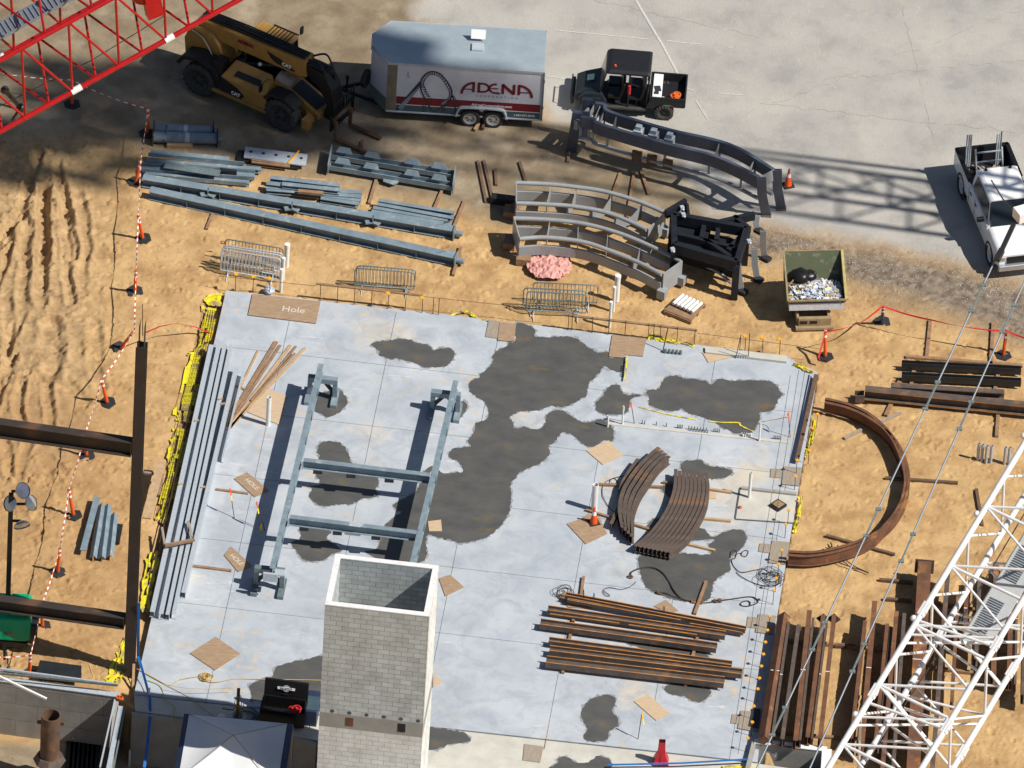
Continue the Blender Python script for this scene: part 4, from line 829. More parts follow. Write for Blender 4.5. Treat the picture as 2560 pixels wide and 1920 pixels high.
part('fire_extinguisher',M().tube([(1.98,.0,1.05),(1.98,.0,1.42)],.055,10),MT['tapered'],ut);part('beacon',M().cone((1.42,.36,1.97),(1.42,.36,2.04),.05,.04,10),MT['orange'],ut)
part('axle',M().tube([(3.28,.1,.31),(3.28,1.4,.31)],.05,8),MT['black'],ut)
pr_=G(1660,279,.21);dx_=Vector((1,-.03,0)).normalized();uo=pr_-dx_*3.28+Vector((0,-.08,0));place(ut,(uo.x,uo.y,GZ),dx_)
def UL(x,y,z): return Vector((uo.x,uo.y,GZ))+dx_*x+ZA.cross(dx_)*y+ZA*z
t=thing('tool_case','long white tool case lying across the cargo bed of the utility vehicle','tool case',UL(2.98,.75,.9))
part('case_body',M().box(UL(2.98,.75,.86),.34,1.36,.2,math.atan2(dx_.y,dx_.x)),MT['white'],t,bev=.02);part('case_latch',M().box(UL(2.99,.55,.97),.22,.3,.02,.2).box(UL(2.96,.3,.97),.16,.14,.03),MT['ink'],t)
b=M();rr=random.Random(4)
for i in range(26):
    a=rr.uniform(0,6.28);r=rr.uniform(.05,.17);c=UL(3.66+rr.uniform(-.06,.06),.42+rr.uniform(-.1,.1),.70+i*.006)
    b.torus(c,(rr.uniform(-.4,.4),rr.uniform(-.4,.4),1),r,.018,12,5)
one('extension_cord',b,MT['orangeglow'],'tangled bright orange cord heaped in the utility vehicle cargo bed','cord')
b=M()
for i in range(14): b.box(UL(3.35+rr.uniform(-.2,.15),.3+rr.uniform(-.15,.15),.66),rr.uniform(.05,.14),rr.uniform(.04,.1),.03,rr.uniform(0,3))
one('rag_pile',b,MT['paper'],'crumpled pale rags in the corner of the utility vehicle cargo bed','rags',kind='stuff')
# --- pickup ---
pk=thing('pickup_truck','white pickup truck carrying ladders in its bed, at the right edge','pickup truck')
WH=mat('truck white',(.78,.79,.82),(.74,.75,.78),2,.25)
for x,y in((-1.97,-.86),(-1.97,.86),(1.97,-.86),(1.97,.86)): wheel(pk,(x,y,.39),.40,.26,'galv','rubber',-1 if y<0 else 1,rimr=.62)
def loft(secs):
    b=M();n=len(secs[0]);o=[p for s in secs for p in s];f=[]
    for i in range(len(secs)-1):
        for j in range(n): f.append((i*n+j,i*n+(j+1)%n,(i+1)*n+(j+1)%n,(i+1)*n+j))
    b.add(o,f);b.add(secs[0],[tuple(range(n))[::-1]]);b.add(secs[-1],[tuple(range(n))]);return b
def sec(x,w,z0,z1,c=.12): return [(x,-w,z0),(x,w,z0),(x,w+.02,(z0+z1)/2),(x,w,z1-c),(x,w-c,z1),(x,-w+c,z1),(x,-w,z1-c),(x,-w-.02,(z0+z1)/2)]
part('front_body',loft([sec(1.40,.98,.45,1.24),sec(1.9,.98,.45,1.24),sec(2.6,.95,.45,1.16),sec(2.86,.86,.5,1.02)]),WH,pk,bev=.09)
part('cab_body',loft([sec(-1.15,.98,.42,1.26,.05),sec(1.42,.98,.42,1.25,.05)]),WH,pk)
part('cab_top',loft([[(x,s*w,z) for (s,w,z) in((-1,.9,1.24),(1,.9,1.24),(1,.74,1.84),(1,.6,1.9),(-1,.6,1.9),(-1,.74,1.84))] for x in(-1.0,.80)]),WH,pk,bev=.09)
part('windscreen',M().prism([(.81,-.70,1.86),(.81,.70,1.86),(1.46,.84,1.27),(1.46,-.84,1.27)],.03),MT['glass'],pk)
part('screen_side',M().add([(.79,-.74,1.84),(1.44,-.90,1.24),(.79,-.90,1.24),(.79,.74,1.84),(1.44,.90,1.24),(.79,.90,1.24)],[(0,2,1),(3,4,5)]),WH,pk)
part('side_window',M().prism([(-.8,-.895,1.32),(1.12,-.897,1.30),(.76,-.785,1.78),(-.75,-.785,1.78)],.02,(0,-1,.3)),MT['glass'],pk);part('side_window',M().prism([(-.8,.895,1.32),(.98,.895,1.32),(.55,.80,1.74),(-.75,.80,1.74)],.02,(0,1,.3)),MT['glass'],pk)
b=M()
for y in(-.93,.93): b.box((-2.05,y,.92),1.85,.12,.74)
b.box((-3.0,0,.92),.1,1.98,.74);part('bed_wall',b,WH,pk,bev=.03)
part('bed_liner',M().box((-2.05,0,.66),1.8,1.72,.05).box((-1.16,0,1.0),.06,1.74,.6).box((-2.05,-.865,1.0),1.8,.02,.62).box((-2.05,.865,1.0),1.8,.02,.62).box((-2.94,0,1.0),.02,1.7,.62),BK,pk)
part('bed_rail',M().box((-2.05,-.93,1.30),1.9,.16,.03).box((-2.05,.93,1.30),1.9,.16,.03).box((-1.08,0,1.32),.2,1.9,.06),MT['black'],pk)
part('tailgate_cap',M().box((-3.0,0,1.30),.13,1.96,.03),MT['black'],pk);part('front_bumper',M().box((2.95,0,.55),.16,1.85,.24),MT['chrome'],pk,bev=.04);part('grille',M().box((2.88,0,.82),.05,1.2,.26),MT['black'],pk)
part('headlight',M().box((2.80,-.78,.86),.16,.26,.2),MT['chrome'],pk,bev=.03);part('headlight',M().box((2.80,.78,.86),.16,.26,.2),MT['chrome'],pk,bev=.03)
part('indicator',M().box((2.62,-.965,.88),.14,.02,.08),MT['orange'],pk)
part('wing_mirror',M().box((1.02,-1.12,1.28),.12,.26,.18),MT['black'],pk,bev=.03);part('wing_mirror',M().box((1.02,1.12,1.28),.12,.26,.18),MT['black'],pk,bev=.03)
for x in(-.35,.30): part('door_handle',M().box((x-.35,-1.0,1.06),.18,.03,.05),MT['black'],pk)
for x in(.72,-.15,-.95): part('door_seam',M().box((x,-1.0,.88),.012,.01,.68),MT['ink'],pk)
part('wheel_arch',M().ring((1.97,-.985,.42),(0,1,0),.50,.40,.03,24),MT['ink'],pk);part('wheel_arch',M().ring((-1.97,-.985,.42),(0,1,0),.50,.40,.03,24),MT['ink'],pk)
part('tail_light',M().box((-3.02,-.90,1.02),.06,.12,.34),MT['tapered'],pk)
part('roof_clearance_light',M().box((-.9,-.45,1.93),.1,.08,.06).box((-.9,.45,1.93),.1,.08,.06),MT['black'],pk)
Pr,Pf=G(2412,468,.3),G(2480,633,.3);f=Pf-Pr;f.z=0;f.normalize();lf=ZA.cross(f);mid=(Pr+Pf)/2+lf*.86;place(pk,(mid.x,mid.y,GZ),f)
def KL(x,y,z): return Vector((mid.x,mid.y,GZ))+f*x+lf*y+ZA*z
for i,(y0,y1) in enumerate([(-.55,.42)]):
    t=thing('ladder','aluminium ladder frame leaning in the pickup bed','ladder',KL(-2.0,0,.8));P0,P1=KL(-1.45,y0,.8),KL(-1.45,y1,.8);Q0,Q1=KL(-2.0,y0,2.0),KL(-2.0,y1,2.0)
    part('side_rail',M().bar(P0,Q0,.05,.08),MT['galv'],t);part('side_rail',M().bar(P1,Q1,.05,.08),MT['galv'],t)
    for q in(.12,.38,.64,.9):
        part('rung',M().bar(P0.lerp(Q0,q),P1.lerp(Q1,q),.04,.04),MT['galv'],t)
t=thing('scaffold_frames','bundle of upright scaffold frame legs standing in the pickup bed','scaffold frames',KL(-2.4,0,.8))
for y in(-.72,-.64,-.57,.40,.48,.55): part('frame_leg',M().tube([KL(-2.5,y,.7),KL(-2.55,y,2.25 if abs(y)>.5 else 2.15)],.03,8),MT['galv'] if y<.5 else MT['galvdk'],t)
b=M();rr=random.Random(9)
for i in range(14): b.bar(KL(-1.5-rr.uniform(0,1.2),-.5+rr.uniform(0,1),.8),KL(-1.5-rr.uniform(0,1.2),-.4+rr.uniform(0,1),.9),.08,.08)
one('tool_heap',b,MT['plygrey'],'jumble of hand tools and poles on the pickup bed floor','tools',kind='stuff')
# --- dumpster ---
zs=Z(1900,280,3.073)
o0=G(1970,752,1.1);ex=G(2116,748,1.1)-o0;DWd=ex.length;dp=thing('hopper_dumpster','green and yellow self-dumping hopper heaped with rubbish','dumpster')
hp=[(0,0,1.15),(DWd,0,1.15),(DWd,0,.62),(0,0,.62)]
prof_=[(0,1.18),(.55,.58),(1.0,.55),(1.75,2.02)]
b=M()
def quad(a,c,d,e,tk=.04): 
    n=((Vector(c)-Vector(a)).cross(Vector(d)-Vector(a))).normalized();b.prism([a,c,d,e],tk,n)
for (y0,z0),(y1,z1) in zip(prof_[:-1],prof_[1:]): quad((0,y0,z0),(DWd,y0,z0),(DWd,y1,z1),(0,y1,z1))
for x in(0,DWd-.04): b.prism([(x,y,z) for y,z in prof_],.04,(-1,0,0))
part('hopper',b,MT['skip'],dp)
rim=[(0,0,1.18),(0,1.75,2.02),(DWd,1.75,2.02),(DWd,0,1.18),(0,0,1.18)]
part('rim',M().bar(rim[0],rim[1],.06,.07).bar(rim[3],rim[4],.06,.06).bar(rim[1],rim[2],.04,.04),MT['skipbase'],dp);part('side_rim',M().bar(rim[2],rim[3],.09,.07),MT['skiplip'],dp)
part('base_frame',M().box((DWd/2-.05,.75,.12),1.2,1.5,.16).box((DWd/2-.05,-.1,.30),1.15,.16,.36).box((DWd/2-.05,-.2,.12),1.35,.2,.1).bar((.4,-.05,.3),(.4,1.3,.5),.08,.3).bar((1.5,-.05,.3),(1.5,1.3,.5),.08,.3),MT['skipbase'],dp)
part('fork_pocket',M().box((DWd/2-.45,-.185,.34),.26,.02,.12).box((DWd/2-.1,-.185,.34),.26,.02,.12),MT['black'],dp)
place(dp,(o0.x,o0.y,GZ),ex)
ux=ex.normalized();uy=ZA.cross(ux)
def DL(x,y,z): return Vector((o0.x,o0.y,GZ))+ux*x+uy*y+ZA*z
one('bin_bag',M().ball(DL(.58,1.18,1.36),.36,16,.66,.10).ball(DL(.88,1.16,1.36),.26,12,.66,.14).ball(DL(1.06,1.2,1.42),.10,8,.9,.2),MT['black'],'shiny black rubbish bag on the heap in the dumpster','rubbish bag')
cols=[MT['paper'],MT['white'],mat('card litter',(.45,.33,.2),(.3,.2,.12),8,.9),mat('blue litter',(.25,.38,.6),(.5,.55,.6),9,.6),MT['yellow']]
rr=random.Random(12)
for ci,(mt_,n_) in enumerate(zip(cols,(190,100,80,120,24))):
    b=M()
    for i in range(n_):
        x=rr.uniform(.12,DWd-.12);y=rr.uniform(.08,1.15);c=DL(x,y,1.0+.30*math.sin(math.pi*x/DWd)*(1-abs(y-.5)*.9)+rr.uniform(-.06,.09))
        b.box(c,rr.uniform(.04,.24),rr.uniform(.03,.12),rr.uniform(.006,.03),Matrix.Rotation(rr.uniform(0,6.3),3,'Z')@Matrix.Rotation(rr.uniform(-.8,.8),3,'X'))
    if ci==0: b.box(DL(DWd/2,.5,.85),DWd-.15,.9,.3,math.atan2(ux.y,ux.x))
    if ci==0: lit=one('rubbish_heap',b,mt_,'loose paper and plastic scraps filling the dumpster','rubbish',kind='stuff')
    else: part('scraps',b,mt_,lit)
b=M()
for (a,c) in(((.08,1.0,1.2),(.75,.75,1.22)),((.1,.95,1.18),(.35,.35,1.2)),((.05,.8,1.15),(.5,1.1,1.5))): b.bar(DL(*a),DL(*c),.035,.03)
one('lath_strips',b,MT['woodlt'],'thin pale wood strips poking from the dumpster beside the black bag','wood strips')
# ================= traffic posts, tape, cones =================
def post(col_,lab,p,bands=True,base='rubber',grp='orange tape posts',tall=1.2):
    t=thing('delineator_post',lab,'delineator post',p,grp)
    p=Vector(p);part('base',M().cone(p,p+Vector((0,0,.05)),.33,.31,6,sm=False).cone(p+Vector((0,0,.05)),p+Vector((0,0,.09)),.12,.09,10),MT[base],t)
    part('tube',M().cone(p+Vector((0,0,.06)),p+Vector((0,0,tall-.12)),.068,.05,12),MT[col_],t)
    part('handle',M().torus(p+Vector((0,0,tall-.06)),(0,1,0),.05,.018,12,6),MT[col_],t)
    if bands:
        for z in(.70,.88): part('white_band',M().cone(p+Vector((0,0,tall*z)),p+Vector((0,0,tall*z+.09)),.060,.058,12,caps=False),MT['tape'],t)
    return t
def tilt(t,base,top,h):   # lean a post so that its top points where the photograph shows it
    d=(G(*top,GZ+h)-Vector(base)).normalized();t.rotation_mode='QUATERNION';t.rotation_quaternion=ZA.rotation_difference(d)
PO=[((180,262),(180,200),'post in the boom shadow under the red crane boom'),((368,335),(370,272),'post beside the two grey flanged pipe columns'),
 ((338,458),(352,400),'post at the left end of the stacked grey steel'),((357,598),(346,540),'post below the left end of the long grey beams'),
 ((337,730),(340,677),'post left of the yellow sheeting, above the tall column'),((301,872),(336,826),'leaning post just left of the tall column top'),
 ((268,1008),(254,948),'post above the upper horizontal brown beam'),((216,1140),(214,1080),'post just below the upper horizontal brown beam'),
 ((184,1290),(172,1225),'post left of the grey angle irons'),((144,1432),(150,1372),'post just above the lower horizontal brown beam'),
 ((106,1567),(104,1513),'post beside the green machine'),((72,1690),(76,1638),'red and white post at the corner of the retaining wall')]
tops=[]
for (b0,tp_,lab) in PO:
    p=G(*b0,GZ-.02);t=post('orange','orange '+lab if 'red and white' not in lab else lab,p);tilt(t,p,tp_,1.12);tops.append(G(*tp_,GZ+1.1))
def tape(pts,mk1,mk2,name,lab,cat_,w=.045,seg=.16,sag=.12,grp=None):
    a=M();ks=[];k=0
    for p,q in zip(pts[:-1],pts[1:]):
        L=(q-p).length;n=max(2,int(L/seg))
        for i in range(n):
            u,v=i/n,(i+1)/n;A_=p.lerp(q,u)-ZA*sag*4*u*(1-u)*min(1,L/3);B_=p.lerp(q,v)-ZA*sag*4*v*(1-v)*min(1,L/3)
            a.bar(A_,B_,.012,w,roll=k*.13);ks+=[k%2]*6;k+=1
    o=one(name,a,MT[mk1],lab,cat_,grp)
    if mk2: o.data.materials.append(MT[mk2]);o.data.polygons.foreach_set('material_index',ks)
tapecol=mat('orange tape stripe',(.62,.10,.025),(.5,.07,.02),6,.6,0,0);MT['otape']=tapecol
tape([G(-60,170,1.0)]+[tops[0]]+tops[1:],'tape','otape','barrier_tape','red and white striped barrier tape strung along the orange posts at the left','barrier tape')
tape([tops[-1],G(-60,1640,1.0)],'tape','otape','barrier_tape','short striped tape running off the left edge below the green machine','barrier tape')
for (b0,tp_,c_,lab) in [((2063,893),(2063,825),'orange','orange post at the top right corner of the slab'),((2205,808),(2208,765),'blue','dark blue post midway along the red tape'),((2508,890),(2516,828),'orange','orange post at the right end of the red tape')]:
    p=G(*b0,GZ);t=post(c_,lab,p,grp='red tape posts')
    if c_=='blue':
        for o in kids(t):
            if 'tube' in o.name or 'handle' in o.name: o.data.materials[0]=mat('navy plastic',(.03,.06,.16),(.02,.045,.12),5,.5,0,0)
    tilt(t,p,tp_,1.12)
rp=[G(2063,830,1.0),G(2150,808,.95),G(2206,765,1.05),G(2330,800,.98),G(2516,828,1.05),G(2620,860,.98)]
tape(rp,'tapered',None,'barrier_tape','plain red tape strung from the slab corner to the right edge','barrier tape',w=.06,sag=.10)
tape([G(2063,830,1.0),G(2056,860,.6),G(2046,895,.25),G(2052,905,.1)],'tapered',None,'tape_end','loose red tape end hanging from the post at the slab corner','barrier tape',w=.09,sag=0)
tape([G(362,832,.8),G(400,816,.9),G(440,808,.75),G(490,818,.3),G(525,832,-.05),G(532,842,-.2)],'tapered',None,'tape_end','loose red tape from the tall column top across the yellow sheeting','barrier tape',w=.06,sag=.02)
def cone(p,lab,h=.75,mk='orange'):
    t=thing('traffic_cone',lab,'traffic cone',p,None);p=Vector(p)
    part('cone_base',M().box(p+Vector((0,0,.025)),.38,.38,.05,.4),MT['rubber'],t);part('cone_body',M().cone(p+Vector((0,0,.04)),p+Vector((0,0,h)),.14,.03,16),MT[mk],t)
    part('reflective_collar',M().cone(p+Vector((0,0,h*.55)),p+Vector((0,0,h*.75)),.083,.060,16,caps=False),MT['tape'],t)
cone(G(1970,464,GZ),'orange traffic cone at the right end of the slate blue track');cone(G(1484,1308,0),'red and white traffic cone on the plywood beside the white pipe','.' and .72)
t=thing('sign_base','empty red moulded plastic sign base standing at the lower right of the slab','sign base',G(1652,1905,0));p=G(1652,1905,0)
part('base_body',M().add([p+Vector(v) for v in((-.27,-.22,0),(.27,-.22,0),(.27,.22,0),(-.27,.22,0),(-.25,-.2,.10),(.25,-.2,.10),(.25,.2,.10),(-.25,.2,.10),(-.13,-.11,.45),(.13,-.11,.45),(.13,.11,.45),(-.13,.11,.45),(-.11,-.09,.95),(.11,-.09,.95),(.11,.09,.95),(-.11,.09,.95))],
 [(0,3,2,1)]+[(a+i,a+(i+1)%4,a+4+(i+1)%4,a+4+i) for a in(0,4,8) for i in range(4)]),MT['redplastic'],t,bev=.012)
part('socket',M().box(p+Vector((0,0,.951)),.15,.11,.01),MT['black'],t);part('groove',M().bar(p+Vector((0,-.215,.12)),p+Vector((0,-.115,.5)),.05,.012),MT['redplastic'],t)
# ================= crowd barriers =================
def barrier(a,c,h,lab,grp,mk='galvdk',lean=0,n=17):
    a=Vector(a);c=Vector(c);d=(c-a);L=d.length;d.normalize();lv=ZA.cross(d)*lean;up=(ZA+lv).normalized()
    t=thing('crowd_barrier',lab,'crowd barrier',a,grp);z0,z1=.22,h;r=.12
    pts=[a+up*z0,a+up*(z1-r),a+d*r*.3+up*(z1-r*.3),a+d*r+up*z1,a+d*(L-r)+up*z1,a+d*(L-r*.3)+up*(z1-r*.3),a+d*L+up*(z1-r),a+d*L+up*z0,a+up*z0]
    part('outer_frame',M().tube(pts,.024,6),MT[mk],t)
    b=M()
    for i in range(1,n): p=a+d*L*i/n;b.tube([p+up*z0,p+up*z1],.0115,4)
    part('infill_bars',b,MT[mk],t)
    sd=ZA.cross(d)
    for f in(.13,.87): p=a+d*L*f;part('foot',M().tube([p-sd*.32,p-sd*.1+up*.07,p+up*z0,p+sd*.1+up*.07,p+sd*.32],.02,5),MT['galv'],t)
zb=Z(480,560,3.568)
for i,(a,c,mk,lab) in enumerate([((290,330),(805,415),'galvdk','rearmost crowd barrier of the left stack, with red tape on its corner'),((270,395),(800,470),'galv','second crowd barrier from the back of the left stack'),((260,420),(790,500),'galv','third crowd barrier from the back of the left stack'),((250,455),(775,540),'galv','front crowd barrier of the left stack, nearest the slab')]):
    barrier(zb(*a,GZ),zb(*c,GZ),1.0+.03*i,lab,'crowd barriers stacked left',mk,lean=.03*i)
barrier(zb(1445,585,GZ),zb(1975,625,GZ),.95,'front of the two crowd barriers at the middle of the slab top edge','crowd barriers in the middle','galvdk',.04);barrier(zb(1460,560,GZ),zb(1985,600,GZ),.97,'back of the two crowd barriers at the middle of the slab top edge','crowd barriers in the middle','galvdk')
for i,(a,c) in enumerate([((285,1140),(795,1165)),((210,1190),(700,1215)),((235,1225),(705,1250))]): barrier(zq(*a,GZ),zq(*c,GZ),1.0,['back','middle','front'][i]+' crowd barrier of the three below the pink tarp','crowd barriers stacked right','galvdk',.05*i)
b=M()
for x,y in((275,165),(300,250),(470,265),(560,290),(650,310)): p=zb(x,y,.5);b.torus(p,(random.random(),1,.3),.08,.02,8,4)
one('tape_tangle',b,MT['tapered'],'tangle of red tape wound through the left stack of crowd barriers','tape')
# ================= white pipes =================
def pipe(p,h,r,lab,grp='white pipes standing up',mk='pvc',capd=False,z=0):
    p=G(*p,z) if len(p)==2 else Vector(p);t=thing('standpipe',lab,'pipe',p,grp)
    part('pipe_wall',M().ring(p+Vector((0,0,h/2)),ZA,r,r*.86,h,18),MT[mk],t)
    if capd: part('pipe_cap',M().cone(p+Vector((0,0,h-.1)),p+Vector((0,0,h+.01)),r*1.12,r*1.12,18),MT['white'],t);
    else: part('pipe_bore',M().cone(p,p+Vector((0,0,h-.12)),r*.85,r*.85,14),MT['ink'],t)
pipe((716,666),1.0,.09,'rear capped white pipe right of the left barriers',capd=True,z=GZ);pipe((707,699),.98,.062,'middle capped white pipe right of the left barriers',capd=True,z=GZ);pipe((702,731),1.05,.056,'front capped white pipe right of the left barriers at the slab edge',capd=True,z=GZ)
pipe((1541,752),1.15,.10,'rear wide white pipe with a yellow band, right of the lower barriers',capd=True,z=GZ);pipe((1533,778),1.1,.055,'middle thin white pipe right of the lower barriers',capd=True,z=GZ);pipe((1524,818),1.15,.055,'front thin white pipe at the slab edge right of the lower barriers',capd=True,z=GZ)
pipe((670,1062),1.25,.083,'open white pipe beside the plywood on the left of the slab');pipe((1485,1275),1.15,.11,'thick open white pipe beside the curved rusty beams')
pipe((1873,1244),1.15,.055,'slim white pipe in the recessed pad at the right of the slab');pipe((1556,1061),.83,.035,'thin white pipe at the left end of the stub up row');pipe((1519,1067),.52,.04,'short white pipe just left of the stub up row');pipe((1898,1102),.85,.035,'thin white pipe at the right part of the stub up row')
# ================= plywood and boards =================
def ply(pts,mk,lab,zf=None,th=.02,z=.03,txt=None,grp=None,warp=0):
    P=[(zf(x,y,z) if zf else G(x,y,z)) for x,y in pts]
    if (P[1]-P[0]).cross(P[2]-P[1]).z<0: P=P[::-1]
    o=one('plywood_sheet',M().prism(P,th),MT[mk],lab,'plywood sheet',grp)
    if txt:
        s,size,org,xd=txt;xd=Vector(xd);text(s,size,MT['chalkp'],o,Vector(org),xd,ZA.cross(xd),name='handwriting',off=.004)
    return o
MT['chalkp']=mat('chalk',(.62,.56,.50),(.5,.44,.38),30,.9,0,0)
z3568=Z(480,560,3.568);zB=Z(540,840,3.456);zA_=Z(1140,740,3.456);zD=Z(1440,820,3.568);zC=Z(1380,1100,3.253);zE=Z(560,1200,3.687);zF=Z(540,1600,3.16);zG=Z(1320,1460,3.456);zH=Z(0,940,3.456);zI=Z(0,1400,3.16);zJ=Z(1960,720,3.687);zK=Z(1920,1140,3.456);zL=Z(1860,1480,3.16)
ply([(540,622),(1148,690),(1105,885),(500,810)],'ply','large dirty plywood sheet chalked Hole at the slab top edge',zb,z=.045,txt=('Hole',.42,zb(905,765,.048),LA))
ply([(155,1230),(270,1175),(460,1335),(335,1390)],'ply','plywood sheet chalked Hole, upper of the two left of the long frame',zB,txt=('HOLE',.26,zB(310,1280,.034),zB(400,1350)-zB(220,1200)))
ply([(0,690),(65,612),(262,790),(130,845)],'ply','plywood sheet chalked Hole, lower of the two left of the long frame',zE,txt=('HOLE',.26,zE(115,735,.034),zE(190,800)-zE(40,670)))
ply([(270,655),(440,455),(610,510),(545,765)],'plylt','dusty plywood lying under the fan of boards by the white pipe',zB)
ply([(1500,735),(1703,605),(1900,740),(1698,870)],'ply','square striped plywood sheet at the lower left of the slab',zI)
ply([(1980,905),(2085,872),(2212,985),(2040,1070)],'ply','plywood sheet just right of the block tower rim',zE)
ply([(1715,265),(1790,330),(1715,375)],'plylt','corner of a pale plywood sheet showing right of the block tower',zF)
ply([(1735,612),(1860,640),(1830,700),(1700,660)],'conccream_','faint pale sheet on the lower slab right of the tower',zF) if False else None
ply([(255,350),(282,205),(375,215),(358,365)],'plygrey','narrow grey plywood piece at the slab top edge beside a square one',zA_);ply([(360,380),(378,218),(520,238),(503,392)],'ply','square dusty plywood piece at the slab top edge, above the big puddle',zA_,z=.05)
ply([(1320,520),(1350,335),(1645,365),(1615,520),(1450,505),(1450,533)],'ply','wide brown plywood sheet at the slab top edge between two puddles',zA_,z=.04)
ply([(1125,215),(1240,195),(1330,180),(1440,195),(1460,245),(1180,305)],'plylt','pale broken plywood at the raised curb',zD)
ply([(90,1090),(290,1000),(420,1135),(240,1218)],'plylt','square pale plywood sheet over a hole in mid slab, above the curved beams',zD)
ply([(120,680),(235,640),(290,600),(380,615),(450,760),(275,845)],'ply','plywood pieces under the traffic cone by the thick white pipe',zC)
ply([(1270,420),(1330,425),(1335,475),(1270,478)],'plylt','small plywood offcut right of the curved beam bundle',zC)
ply([(1780,232),(1880,235),(1875,308),(1775,300)],'plygrey','small plywood piece at the right slab edge, uppermost pair',zC);ply([(1885,212),(2035,225),(2010,372),(1868,358)],'plygrey','larger plywood piece with a blue line at the right slab edge, uppermost pair',zC,z=.045)
ply([(1690,840),(1780,845),(1770,918),(1678,905)],'plygrey','small plywood piece at the right slab edge, second pair',zC);ply([(1790,815),(1930,830),(1900,1010),(1758,995)],'plygrey','larger plywood piece at the right slab edge, second pair, by the arc end',zC,z=.045)
ply([(1592,1435),(1680,1442),(1665,1530),(1580,1520)],'plygrey','small plywood piece at the right slab edge, third pair',zC);ply([(1680,1412),(1825,1430),(1800,1580),(1655,1560)],'plygrey','larger plywood piece at the right slab edge, third pair',zC,z=.045)
ply([(1765,1122),(1840,1130),(1825,1210),(1752,1200)],'plygrey','small plywood piece at the right slab edge, lowest pair',zG);ply([(1838,1092),(2000,1105),(1975,1275),(1812,1245)],'plygrey','larger plywood piece beside a dark board at the right slab edge, lowest pair',zG,z=.045)
ply([(915,1012),(1035,952),(1228,1118),(1108,1178)],'plylt','long plywood sheet with paint marks above the red sign base',zG)
ply([(-30,1380),(135,1405),(105,1540),(-45,1520)],'plygrey','grey plywood sheet on the lower slab near the picture bottom',zG,z=.01)
ply([(245,100),(330,60),(560,215),(350,200)],'ply','plywood corner under the upper left end of the rusty beams',zG);ply([(1085,190),(1190,135),(1300,230),(1200,245)],'ply','plywood corner showing above the rusty beams',zG)
ply([(1880,380),(2000,365),(2010,470),(1890,470)],'plylt','small striped plywood piece right of the long steel frame',zE)
ply([(2125,1110),(2150,1108),(2150,1170),(2120,1165)],'plylt','tiny offcut right of the curb',zD) if False else None
ply([(1940,1068),(2012,1078),(1990,1245),(1905,1225)],'ink','dark board at the right slab edge beside the lowest plywood pair',zG,z=.07)
def timber(a,c,lab,mk='wood',w=.09,h=.09,z=GZ,zf=None,name='timber',cat_='timber',grp=None):
    zf=zf or G;return one(name,M().bar(zf(*a,z+h/2),zf(*c,z+h/2),w,h),MT[mk],lab,cat_,grp)
# fan of boards on the slab
for i,(a,c,w,mk) in enumerate([((365,125),(115,650),.07,'woodlt'),((520,50),(85,775),.15,'wood'),((555,80),(110,770),.09,'wood'),((645,80),(130,770),.10,'woodlt'),((690,90),(120,800),.08,'wood'),((770,105),(100,815),.10,'woodlt'),((680,150),(300,560),.06,'wood')]):
    timber(a,c,['thin pale board at the left of the fan of boards','widest brown board of the fan, left of its middle','brown board beside the widest one in the fan','pale board in the middle of the fan','brown board right of the middle of the fan','outermost pale board at the right of the fan','short strip lying on top of the fan of boards'][i],mk,w,.05 if i else .04,.0+.02*(i==6)*3,zB,'board','board','fan of boards on the slab')
for a,c,lab,zf in [((160,425),(255,465),'short dark crosspiece under the fan of boards',zB),((0,1325),(278,1362),'timber reaching out from the galvanised beams below the upper chalked sheet',zB),((1650,1640),(2212,1700),'x',zH)][:2]: timber(a,c,lab,'wood',.09,.05,0,zf)
timber((1508,45),(1828,85),'timber reaching out from the galvanised beams above the lower slab','wood',.10,.06,0,zI)
# ================= galvanised beams, left side of the slab =================
for i,(a,c,w) in enumerate([((528,868),(380,1536),.16),((548,864),(402,1541),.16),((562,866),(418,1543),.13),((577,868),(434,1540),.14),((590,925),(458,1488),.15),((608,935),(556,1150),.07)]):
    p,q=G(*a,.14),G(*c,.14)
    one('galvanised_beam',M().sweep([p,q],Cprof(.24,w,.012),roll=(0 if i%2 else math.pi)),MT['galv'],['leftmost long galvanised beam along the slab edge','second long galvanised beam from the slab edge','third long galvanised beam from the slab edge','fourth long galvanised beam from the slab edge','rightmost galvanised beam of the bundle, slightly shorter','short thin galvanised strip right of the beam tops'][i],'beam','galvanised beams along the left slab edge')
b=M()
for x,y in((1700,385),(1560,935),(1755,960),(1925,240),(1905,200)): b.bar(zH(x-18,y+4,.28),zH(x+18,y-4,.28),.05,.05)
one('spacer_blocks',b,MT['woodlt'],'small wood spacers on the galvanised beams','wood blocks',kind='stuff')
t=thing('sawhorse','collapsed grey timber sawhorse lying over the lower galvanised beams','sawhorse',zH(1500,1440,.4));part('beam_body',M().bar(zH(1425,1465,.42),zH(1680,1415,.45),.09,.10),MT['wood'],t);part('leg',M().bar(zH(1425,1465,.40),zH(1400,1310,.40),.08,.06),MT['plygrey'],t);part('leg',M().bar(zH(1660,1390,.40),zH(1625,1255,.40),.08,.06),MT['plygrey'],t)
t=thing('sawhorse','wooden sawhorse with a pale plank standing behind the tall column','sawhorse',zH(1300,950,GZ))
part('plank',M().bar(zH(1395,740,.45),zH(1265,1230,.42),.30,.05),MT['woodlt'],t);part('leg',M().bar(zH(1245,835,.3),zH(1350,850,.3),.08,.08),MT['plygrey'],t);part('leg',M().bar(zH(1405,850,.35),zH(1375,1030,.0),.10,.08),MT['wood'],t)
